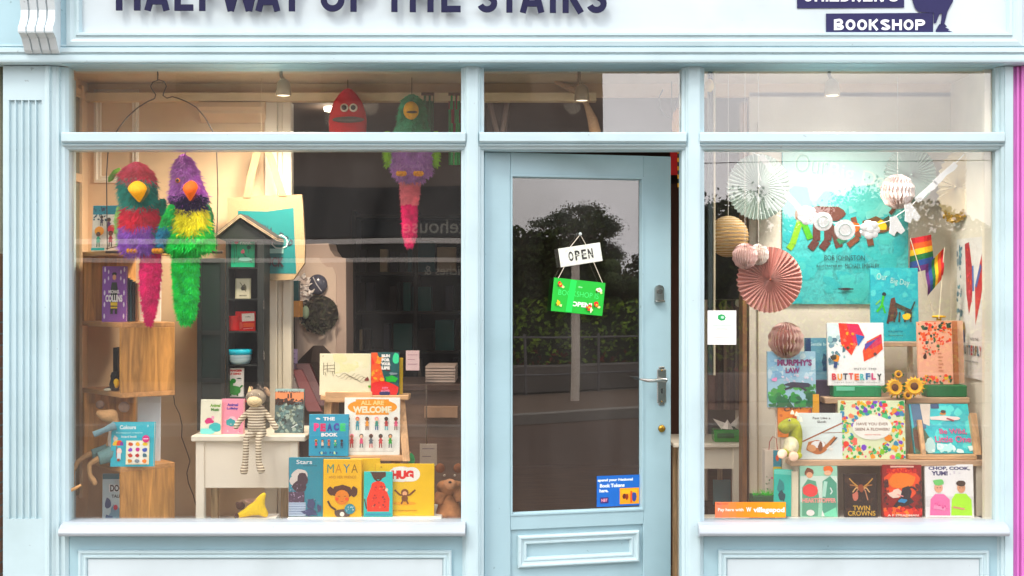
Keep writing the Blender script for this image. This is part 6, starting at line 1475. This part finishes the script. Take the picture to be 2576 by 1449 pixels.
def a_bt(a):
    a.t('spend your National', .42, .15, .8, .11, 'e4eefa', .05); a.t('Book Tokens', .35, .32, .56, .12, 'e4eefa', .05); a.t('here.', .16, .48, .2, .11, 'e4eefa', .05); a.r(.52, .42, .96, .94, 'f0a42c'); a.r(.56, .47, .92, .6, 'f4b84a'); a.e(.62, .68, .04, .1, '5a2a20', 8, .2, 3); a.e(.68, .72, .04, .1, '8a3a20', 8, .2, 4); a.r(.76, .52, .8, .9, 'd8602a'); a.e(.85, .7, .05, .16, '3a4a8a', 8, .2, 5); a.r(.08, .7, .26, .88, '3a2a6a'); a.t('NBT', .17, .79, .14, .1, 'e4a0b0', .03)
# door sticker in the door's own frame
s0 = dl(1504, 1277); s1_ = dl(1617, 1195)
m = MB(); w = s1_[0] - s0[0] - .004; h = s1_[1] - s0[1]
m.box(s0[0], .0165, s0[1], s0[0] + w, .0176, s0[1] + h, mat('2068b8', .4)); a_bt(Art(m, s0[0], s0[1], w, h, .0165, .0002))
o = tag(m.build('book_token_sticker', None, (HX, HY, 0), (0, 0, DA)), 'blue book token sticker in the lower right corner of the door glass', 'sticker')
# hanging open signs on the door
def doorpt(px, py, off=-.012): r, z = dl(px, py); return Vector((r, off, z))
t = thing('open_sign', 'white hanging board reading OPEN in black, tilted, on the door glass', 'sign', (HX, HY, 0), (0, 0, DA), 'signs hanging on the door')
def quadsign(t, name, pts, col, art, th=.004, off=-.014):
    q = [doorpt(*p, off) for p in pts]     # TL TR BR BL
    w = (q[1] - q[0]).length; h = (q[3] - q[0]).length; ang = math.atan2(q[1].z - q[0].z, q[1].x - q[0].x)
    m = MB(); m.box(0, 0, -h, w, th, 0, mat(col, .5), .001); art(Art(m, 0, -h, w, h, 0, .0003))
    o = m.build(name, t, q[0], (0, -ang, 0)); return o
def a_open(a):
    a.r(.02, .04, .98, .96, 'e8ece2'); a.sc(20, 0, 0, 1, 1, .03, ['dfe6da', 'd8e0d4'], 3)
    for i, c in enumerate('OPEN'): a.t(c, .27 + i * .155, .5, .115, .52, '2c2c2a', .03)
    a.l([(.22, .6), (.5, .45), (.78, .6)], .012, 'e8ece2')
quadsign(t, 'board', [(1402, 626), (1507, 610), (1511, 655), (1407, 673)], 'e8ece2', a_open)
m = MB(); m.tube([doorpt(1433, 622, -.008), doorpt(1459, 590, -.004), doorpt(1474, 618, -.008)], .0016, mat('ece4d4', .8), 5); m.build('string', t)
m = MB(); m.ell(doorpt(1459, 589, -.006), (.008, .005, .008), mat('c8d0d0', .1), 10, 8); m.build('suction_hook', t)
t = thing('green_shop_sign', 'bright green hanging board with flowers and OPEN lettering under the white board', 'sign', (HX, HY, 0), (0, 0, DA), 'signs hanging on the door')
def a_green(a):
    a.t('the', .52, .2, .08, .06, 'a8f0b0', .03); a.t('BOOKSHOP IS', .5, .42, .78, .16, '6af08a', -.005); a.t('OPEN!', .58, .72, .4, .15, 'e8f8e8', .05); a.r(.3, .02, .42, .98, '3ad86a', 4)
    for (x, y, s_) in ((.13, .18, 1), (.88, .24, 2), (.12, .74, 3), (.86, .68, 4), (.72, .78, 5)):
        a.e(x, y, .05, .08, ['e8402a', 'f0f0e0', 'f0c83a', 'e03a2a', 'e8502a'][s_ - 1], 10, .4, s_); a.e(x, y, .02, .03, 'f0d040', 8)
        a.e(x + .05, y + .07, .03, .04, 'd8f0a8', 7, .3, s_ + 5); a.e(x - .04, y + .05, .02, .04, '3a6a2a', 7, .3, s_ + 9)
    a.e(.76, .85, .02, .1, 'f0e8d0', 7, .2, 7)
quadsign(t, 'board', [(1392, 698), (1521, 712), (1516, 797), (1385, 782)], '22b44c', a_green)
m = MB(); m.tube([doorpt(1417, 672, -.0155), doorpt(1402, 700, -.0155)], .0015, mat('ece4d4', .8), 5); m.tube([doorpt(1491, 660, -.0155), doorpt(1513, 711, -.0155)], .0015, mat('ece4d4', .8), 5); m.build('string', t)

# tables and bits behind the right post and the door gap
t = thing('console_table', 'cream wooden table behind the right door post, green box on top', 'table', (0, 0, 0))
cd = .85; tz = Z(1116, cd)
m = MB(); m.box(X(1694, cd), cd, tz - .02, X(1878, cd), cd + .42, tz, OFFW, .003); m.build('table_top', t)
m = MB(); m.box(X(1712, cd + .03), cd + .03, Z(1182, cd), X(1858, cd + .03), cd + .05, tz - .0205, OFFW, .002); m.build('apron', t)
for x0, x1, dd in ((1708, 1724, .03), (1846, 1868, .03), (1716, 1728, .36), (1836, 1848, .36)):
    m = MB(); m.box(X(x0, cd), cd + dd - .012 if dd < .1 else cd + dd, .005, X(x1, cd), cd + dd + .03, tz - .0205, OFFW if dd < .1 else mat('c8ab84', .6, 'wood'), .002); m.build('leg', t)
t = thing('green_glass_box', 'emerald green glossy box with a folded paper bird on the cream table', 'box', (X(1832, .9), .9, tz + .001))
m = MB(); m.box(-.07, 0, 0, .06, .09, .062, mat('128a3c', .15), .006); m.box(-.055, -.001, .02, .03, 0, .045, mat('0c5a30', .2)); m.build('box_body', t)
t = thing('paper_bird', 'white folded paper bird sitting on the emerald box', 'ornament', (X(1830, .92), .92, tz + .064))
m = MB(); WP = mat('f2e8e0', .7)
b0 = [(-.03, 0, .004), (.03, 0, .0), (0, -.02, .002), (0, .02, .002), (.0, 0, .05)]; m.add(b0, [(0, 2, 4), (2, 1, 4), (1, 3, 4), (3, 0, 4), (0, 3, 1, 2)], WP); m.build('bird_body', t)
for q in (((-.005, 0, .03), (-.075, -.01, .055), (-.03, .0, .0)), ((.01, 0, .02), (.06, 0, .07), (.045, .005, .01))): m = MB(); v = list(q); m.add(v + [(x, y + .003, z) for x, y, z in v], [(0, 1, 2), (5, 4, 3), (0, 3, 4, 1), (1, 4, 5, 2), (2, 5, 3, 0)], WP); m.build('wing', t)
m = MB(); m.box(X(1795, 1.2), 1.2, Z(1270, 1.2), X(1838, 1.2), 1.22, Z(1208, 1.2), mat('7ab0b8', .4)); m.box(X(1780, 1.15), 1.14, .005, X(1850, 1.15), 1.35, Z(1271, 1.2), mat('4a3a34', .8)); tag(m.build('framed_picture'), 'small pale blue framed picture on a dark box below the cream table', 'picture')
for i, (x, c) in enumerate(((1796, '7a5a52'), (1812, '54403c'), (1826, '8a7264'), (1842, '5c4440'), (1853, '7a6458'))):
    m = MB(); x_ = X(x, 1.6); w = .035
    m.ez([(x_ + w * math.cos(q * .785), 1.6 + .03 * math.sin(q * .785) + .008 * (q % 2)) for q in range(8)], tz + .1, 1.45, mat(c, .9, 'fabric')); m.lathe((x_, 1.6, 1.45), [(w, 0), (w * .8, .03), (.008, .05), (.004, .09)], mat(c, .9, 'fabric'), 12)
    tag(m.build('hanging_garment'), ['mauve brown garment nearest the door post on the rail', 'dark garment second on the rail behind the cream table', 'grey brown garment in the middle of the rail', 'dark plum garment fourth on the rail', 'tan garment at the right end of the rail'][i], 'garment', 'garments on a rail')
m = MB(); m.tube([(X(1775, 1.6), 1.6, 1.535), (X(1875, 1.6), 1.6, 1.535)], .008, STEEL, 8); m.tube([(X(1855, 1.6), 1.6, 0.005), (X(1855, 1.6), 1.6, 1.535)], .012, mat('d8cdb8', .5), 8); m.tube([(X(1776, 1.6), 1.6, .005), (X(1776, 1.6), 1.6, 1.535)], .012, mat('d8cdb8', .5), 8); tag(m.build('clothes_rail'), 'thin steel clothes rail on cream posts behind the cream table', 'rail')
# banner in the door gap
t = thing('striped_banner', 'black and yellow striped banner with a red edge hanging behind the door gap', 'banner', (0, 0, 0))
m = MB(); bd = .6; 
m.box(X(1686, bd), bd, Z(440, bd), X(1704, bd), bd + .004, Z(375, bd), mat('a81e28', .8)); m.build('red_band', t)
m = MB()
for k in range(9): m.box(X(1704.3, bd), bd, Z(386 + k * 10.6, bd), X(1722, bd), bd + .004, Z(376 + k * 10.6, bd), mat(['e8b02a', '16242c'][k % 2], .8))
m.build('striped_band', t)
m = MB(); m.tube([P(1690, 374, bd), P(1690, 150, bd)], .0015, BLACK, 5); m.build('hanging_cord', t)
m = MB(); m.box(X(1684, 1.8), 1.8, .005, X(1760, 1.8), 1.85, 2.2, mat('5a4238', .8)); tag(m.build('screen_panel'), 'plain dark brown panel standing behind the door gap', 'panel')

# ------------------------------------------------------------------ deeper shop, behind the left window
t = thing('cream_cabinet', 'tall cream wall cabinet with notched corners deep in the shop', 'cabinet', (0, 0, 0))
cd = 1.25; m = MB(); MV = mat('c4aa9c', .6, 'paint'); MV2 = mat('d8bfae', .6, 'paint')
def cp(x, z_): return (X(x, cd), Z(z_, cd))
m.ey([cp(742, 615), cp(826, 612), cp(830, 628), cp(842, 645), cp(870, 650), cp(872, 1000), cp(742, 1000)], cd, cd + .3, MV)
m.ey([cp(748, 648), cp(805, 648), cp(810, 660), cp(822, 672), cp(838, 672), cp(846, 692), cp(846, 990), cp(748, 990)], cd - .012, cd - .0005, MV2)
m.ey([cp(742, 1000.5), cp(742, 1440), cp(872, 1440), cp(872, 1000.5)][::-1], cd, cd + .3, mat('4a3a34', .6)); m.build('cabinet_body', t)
t = thing('round_wreath', 'round blackish wreath hanging on the cream cabinet', 'wreath', P(803, 790, cd - .04))
m = MB(); rr = random.Random(6); rw = 46 * S(cd); m.ell((0, .02, 0), (rw * 1.02, .05, rw * 1.02), mat('241e1a', .6), 20, 10)
for _ in range(170):
    a_ = rr.uniform(0, 6.28); q = rw * math.sqrt(rr.random()) * 1.05; p = Vector((q * math.cos(a_), -.03, q * math.sin(a_))); u = Vector((rr.uniform(-1, 1), rr.uniform(-.4, .4), rr.uniform(-1, 1))) * .02; w = u.orthogonal().normalized() * .008
    m.add([p - u, p + w, p + u, p - w], [(0, 1, 2, 3)], mat(rr.choice(['2e2c22', '3a3c2c', '241e1a', '4a4438']), .8))
m.ell((-.065, -.045, .01), (.02, .01, .035), mat('8a9a84', .6), 10, 8); m.build('foliage', t)
t = thing('glass_bauble', 'dark round ornament with a white twig above the wreath', 'ornament', P(799, 716, cd - .03))
m = MB(); m.ell((0, 0, 0), (25 * S(cd), .03, 26 * S(cd)), mat('4a4a58', .2), 18, 12); m.build('ball', t); m = MB(); m.tube([(-.02, -.03, .04), (.0, -.034, 0), (.025, -.03, -.035)], .003, mat('c8c4c8', .6), 6); m.build('twig', t)
m = MB(); rr = random.Random(9)
for _ in range(160):
    p = P(rr.gauss(762, 9), rr.gauss(730, 18), cd - .03 + rr.uniform(-.03, .0)); u = Vector((rr.uniform(-1, 1), rr.uniform(-.5, .5), rr.uniform(-1, 1))) * .02; w = u.orthogonal().normalized() * .014; m.add([p - u, p + w, p + u, p - w], [(0, 1, 2, 3)], mat(rr.choice(['d8ccc8', 'c0b0a8', 'e8e0dc']), .8))
tag(m.build('dried_flowers'), 'pale dried flower bunch beside the dark round ornament', 'flowers')
m = MB(); m.box(X(706, .95), .95, Z(798, .95), X(754, .95), 1.05, Z(757, .95), mat('e0a468', .6), .002); tag(m.build('wooden_wall_box'), 'small square orange wooden box below the tote bag', 'box')
m = MB(); m.box(X(737, 1.0), 1.0, Z(757, 1.0), X(751, 1.0), 1.05, Z(706, 1.0), mat('1c4a50', .4), .001); tag(m.build('dark_teal_book'), 'dark teal book standing on the orange wooden box', 'book')
def card(label, x0, y0, x1, y1, d, col, cat='card', lines=None, lc='6a5a6a'):
    m = MB(); m.box(X(x0, d), d, Z(y1, d), X(x1, d), d + .01, Z(y0, d), mat(col, .6), .0005)
    if lines:
        a = Art(m, X(x0, d), Z(y1, d), (x1 - x0) * S(d), (y1 - y0) * S(d), d)
        for i in range(lines): a.r(.14, .2 + i * .7 / lines, .86 - .2 * (i % 2), .2 + i * .7 / lines + .03, lc)
    return tag(m.build('paper_card' if cat == 'card' else cat.replace(' ', '_')), label, cat)
card('lilac card with lines of writing standing left of the cream sketch book', 712, 878, 748, 932, .8, 'c8b0d0', 'card', 6)
card('pink and cream card standing behind the thin yellow book edge', 1021, 882, 1055, 932, .8, 'd8c0c4', 'card', 3, 'a07a8a')
card('pale blank card low on the right behind the wooden stand', 1056, 1117, 1099, 1172, .45, 'b8aca0', 'card', 2)
m = MB()
for k in range(6): m.box(X(1070, .9), .9, Z(962 - k * 7, .9), X(1145, .9), 1.2, Z(956.6 - k * 7, .9), mat(['b8a8a0', 'a89890'][k % 2], .7), .001)
tag(m.build('paper_stack'), 'stack of pale paper trays at the right above the yellow hug book', 'paper stack')
# dark counter carrying those, and slanting red books
t = thing('shop_counter', 'dark brown shop counter with a glass edge behind the wooden stand', 'counter', (0, 0, 0))
m = MB(); zc = Z(963, .9); m.box(X(880, .8), .78, zc - .03, X(1159, .8), 1.35, zc - .0005, mat('3a2c28', .4), .003); m.build('counter_top', t)
m = MB(); m.box(X(890, .8), .82, .005, X(1159, .8), 1.3, zc - .031, mat('5c463a', .6, 'woodx')); m.build('counter_front', t)
m = MB(); m.box(X(1068, .8) , .775, Z(1050, .8), X(1152, .8), .8195, Z(1022, .8), mat('8a6f5c', .6), .002); m.build('drawer_rail', t)
m = MB(); m.box(X(1071, .7), .70, .501 - .3, X(1074, .7), .72, zc, STEEL); m.build('upright_post', t)
for i, (xa, ya, xb, yb, c) in enumerate(((716, 930, 742, 1010, '35221e'), (742, 930, 792, 1035, '5c121e'), (760, 915, 806, 1020, '46191e'))):
    A = P(xa, ya, .7 + i * .03); B = P(xb, yb, .62 + i * .03); w = Vector((.034, 0, 0)); b_ = Vector((0, .04, 0)); m = MB()
    m.add([A - w, A + w, B + w, B - w, A - w + b_, A + w + b_, B + w + b_, B - w + b_], [(0, 1, 2, 3), (4, 5, 6, 7), (0, 1, 5, 4), (2, 3, 7, 6), (0, 3, 7, 4), (1, 2, 6, 5)], mat(c, .4))
    tag(m.build('leaning_book'), ['brown book leaning at the left behind the dark landscape book', 'crimson book slanting down between the landscape book and the easel', 'dull red book slanting behind the crimson one'][i], 'book', 'books leaning behind the white table')
t = thing('wire_basket', 'dark brown armchair shape behind the cream sketch book', 'armchair', (0, 0, 0)); t.name = 'armchair'
m = MB(); m.box(X(742, 1.0), 1.0, .005, X(842, 1.0), 1.22, Z(872, 1.0), mat('3a2c26', .7), .08); m.build('seat_back', t)
m = MB(); m.box(X(742, .9), .9, .3, X(842, .9), 1.0, Z(1000, .9), mat('463630', .7), .04); m.build('seat', t)
# dim bookcase on the rear wall with books
t = thing('rear_bookcase', 'dark bookcase full of dim coloured books against the rear wall', 'bookcase', (0, 3.2, 0))
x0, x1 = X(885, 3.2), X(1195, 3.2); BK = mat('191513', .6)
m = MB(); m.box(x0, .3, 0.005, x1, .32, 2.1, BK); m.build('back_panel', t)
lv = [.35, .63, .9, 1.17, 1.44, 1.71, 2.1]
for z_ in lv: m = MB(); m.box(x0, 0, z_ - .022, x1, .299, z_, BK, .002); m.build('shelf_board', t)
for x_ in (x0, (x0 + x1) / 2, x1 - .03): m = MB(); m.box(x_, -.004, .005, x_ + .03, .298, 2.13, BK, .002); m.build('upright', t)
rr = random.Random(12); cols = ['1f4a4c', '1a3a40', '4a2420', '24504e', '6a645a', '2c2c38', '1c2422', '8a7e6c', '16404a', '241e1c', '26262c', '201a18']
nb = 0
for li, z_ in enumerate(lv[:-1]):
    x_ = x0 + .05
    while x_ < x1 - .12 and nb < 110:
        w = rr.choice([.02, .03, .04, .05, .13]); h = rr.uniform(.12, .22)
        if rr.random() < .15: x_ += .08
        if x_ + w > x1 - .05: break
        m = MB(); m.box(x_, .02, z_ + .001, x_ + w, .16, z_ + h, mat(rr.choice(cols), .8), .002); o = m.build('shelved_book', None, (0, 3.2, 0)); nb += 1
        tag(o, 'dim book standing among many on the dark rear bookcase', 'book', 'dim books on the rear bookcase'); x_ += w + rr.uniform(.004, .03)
# V shaped bag frame seen in the transom light, beige hanging cloth
t = thing('dark_tote', 'dark grey bag with pale V shaped straps hanging in the light above the door', 'bag', (0, 0, 0))
m = MB(); d = .75; m.ey([(X(1222, d), Z(245, d)), (X(1286, d), Z(245, d)), (X(1272, d), Z(350, d)), (X(1226, d), Z(350, d))], d, d + .05, mat('4a403c', .9, 'fabric')); m.build('bag_body', t)
for xs_ in ((1228, 1252), (1280, 1262)): m = MB(); m.tube([P(xs_[0], 236, d - .01), P((xs_[0] + xs_[1]) / 2 - 1, 290, d - .012), P(xs_[1], 340, d - .01)], .012, mat('7a6c66', .9), 8); m.build('strap', t)
t = thing('cloth_swag', 'beige gathered cloth hanging in the light above the door', 'cloth', (0, 0, 0))
m = MB(); m.tube([P(1395, 205, .6), P(1430, 220, .6), P(1462, 235, .6), P(1475, 262, .6), P(1490, 300, .62), P(1500, 345, .62)], [.006, .014, .02, .012, .024, .03], mat('b89a80', .9, 'fabric'), 12); m.build('cloth_body', t)
t = thing('shoulder_bag', 'orange brown leather bag with a thin black strap hanging above the door at right', 'bag', (0, 0, 0))
m = MB(); m.ell(P(1704, 312, .35), (.026, .03, .075), mat('c8925a', .6), 14, 10); m.build('bag_body', t); m = MB(); m.tube([P(x, y, .34) for x, y in ((1712, 215), (1706, 250), (1697, 285), (1692, 300), (1672, 290), (1660, 270), (1658, 245), (1668, 225))], .003, BLACK, 6); m.build('strap', t)
m = MB(); m.box(X(1782, .3), .3, 1.2, X(1793, .3), .33, 2.592, mat('2c3638', .4), .002); m.box(X(1795, .3), .3, 1.2, X(1800, .3), .33, 2.592, mat('c8bca4', .5), .002); m.ell(P(1785, 215, .29), (.02, .02, .03), mat('d8bc84', .6), 12, 8)
tag(m.build('curtain_pole'), 'dark upright pole with cream edge at the left of the right window', 'pole')

# ------------------------------------------------------------------ lamps
def spotlight(label, px, py, d, power, aim, col=(1, .86, .68)):
    t = thing('ceiling_spotlight', label, 'ceiling light', (X(px, d), d, ZC - .0005), (0, 0, 0), 'spotlights on the display ceiling')
    m = MB(); m.box(-.05, -.03, -.012, .05, .03, 0, mat('d8cdb8', .5), .003); m.build('mounting_plate', t)
    m = MB(); m.tube([(0, 0, -.012), (0, 0, -.055), (.012, -.004, -.075)], .008, mat('8a7a68', .4), 8); m.build('arm', t)
    m = MB(); m.lathe((.012, -.004, -.145), [(.034, 0), (.034, .02), (.028, .06), (.012, .075), (.001, .077)], mat('97866e', .4), 16); m.build('lamp_head', t)
    m = MB(); m.ell((.012, -.004, -.141), (.029, .029, .004), mat('fff0d8', .5, 'plain', 0, 1.2), 14, 6); m.build('bulb', t)
    l = bpy.data.lights.new('spot', 'SPOT'); l.energy = power; l.spot_size = R(138); l.spot_blend = 1; l.shadow_soft_size = .12; l.color = col
    lo = bpy.data.objects.new('lamp_light', l); COL.objects.link(lo); lo.parent = t; lo.location = (.012, -.004, -.16)
    v = Vector(aim); lo.rotation_euler = v.to_track_quat('-Z', 'Y').to_euler()
spotlight('leftmost ceiling spotlight, above the tote bag', 707, 178, .10, 112, (-.28, .22, -1))
spotlight('middle ceiling spotlight, above the door', 1457, 178, .25, 12, (-.3, .5, -1))
spotlight('rightmost ceiling spotlight, above the teal poster', 2086, 178, .10, 66, (.12, .16, -1), (1, .93, .84))
for i, (x, y, z_) in enumerate(((-.75, 2.2, 2.899), (-1.3, 3.6, 2.899), (.4, 3.0, 2.899), (-.95, 3.0, 2.899))):
    t = thing('room_downlight', ['small glowing ceiling light nearest the red puppet', 'small glowing ceiling light deepest in the shop', 'small glowing ceiling light behind the door', 'small glowing ceiling light beside the lone parrot'][i], 'ceiling light', (x, y, z_), (0, 0, 0), 'small lights on the shop ceiling')
    m = MB(); m.lathe((0, 0, -.03), [(.001, .0), (.045, .0), (.05, .01), (.05, .03)], mat('fff2dc', .5, 'plain', 0, 5), 16); m.build('lamp', t)
    l = bpy.data.lights.new('room', 'POINT'); l.energy = 2.2; l.shadow_soft_size = .05; l.color = (1, .85, .65); lo = bpy.data.objects.new('lamp_light', l); COL.objects.link(lo); lo.parent = t; lo.location = (0, 0, -.08)
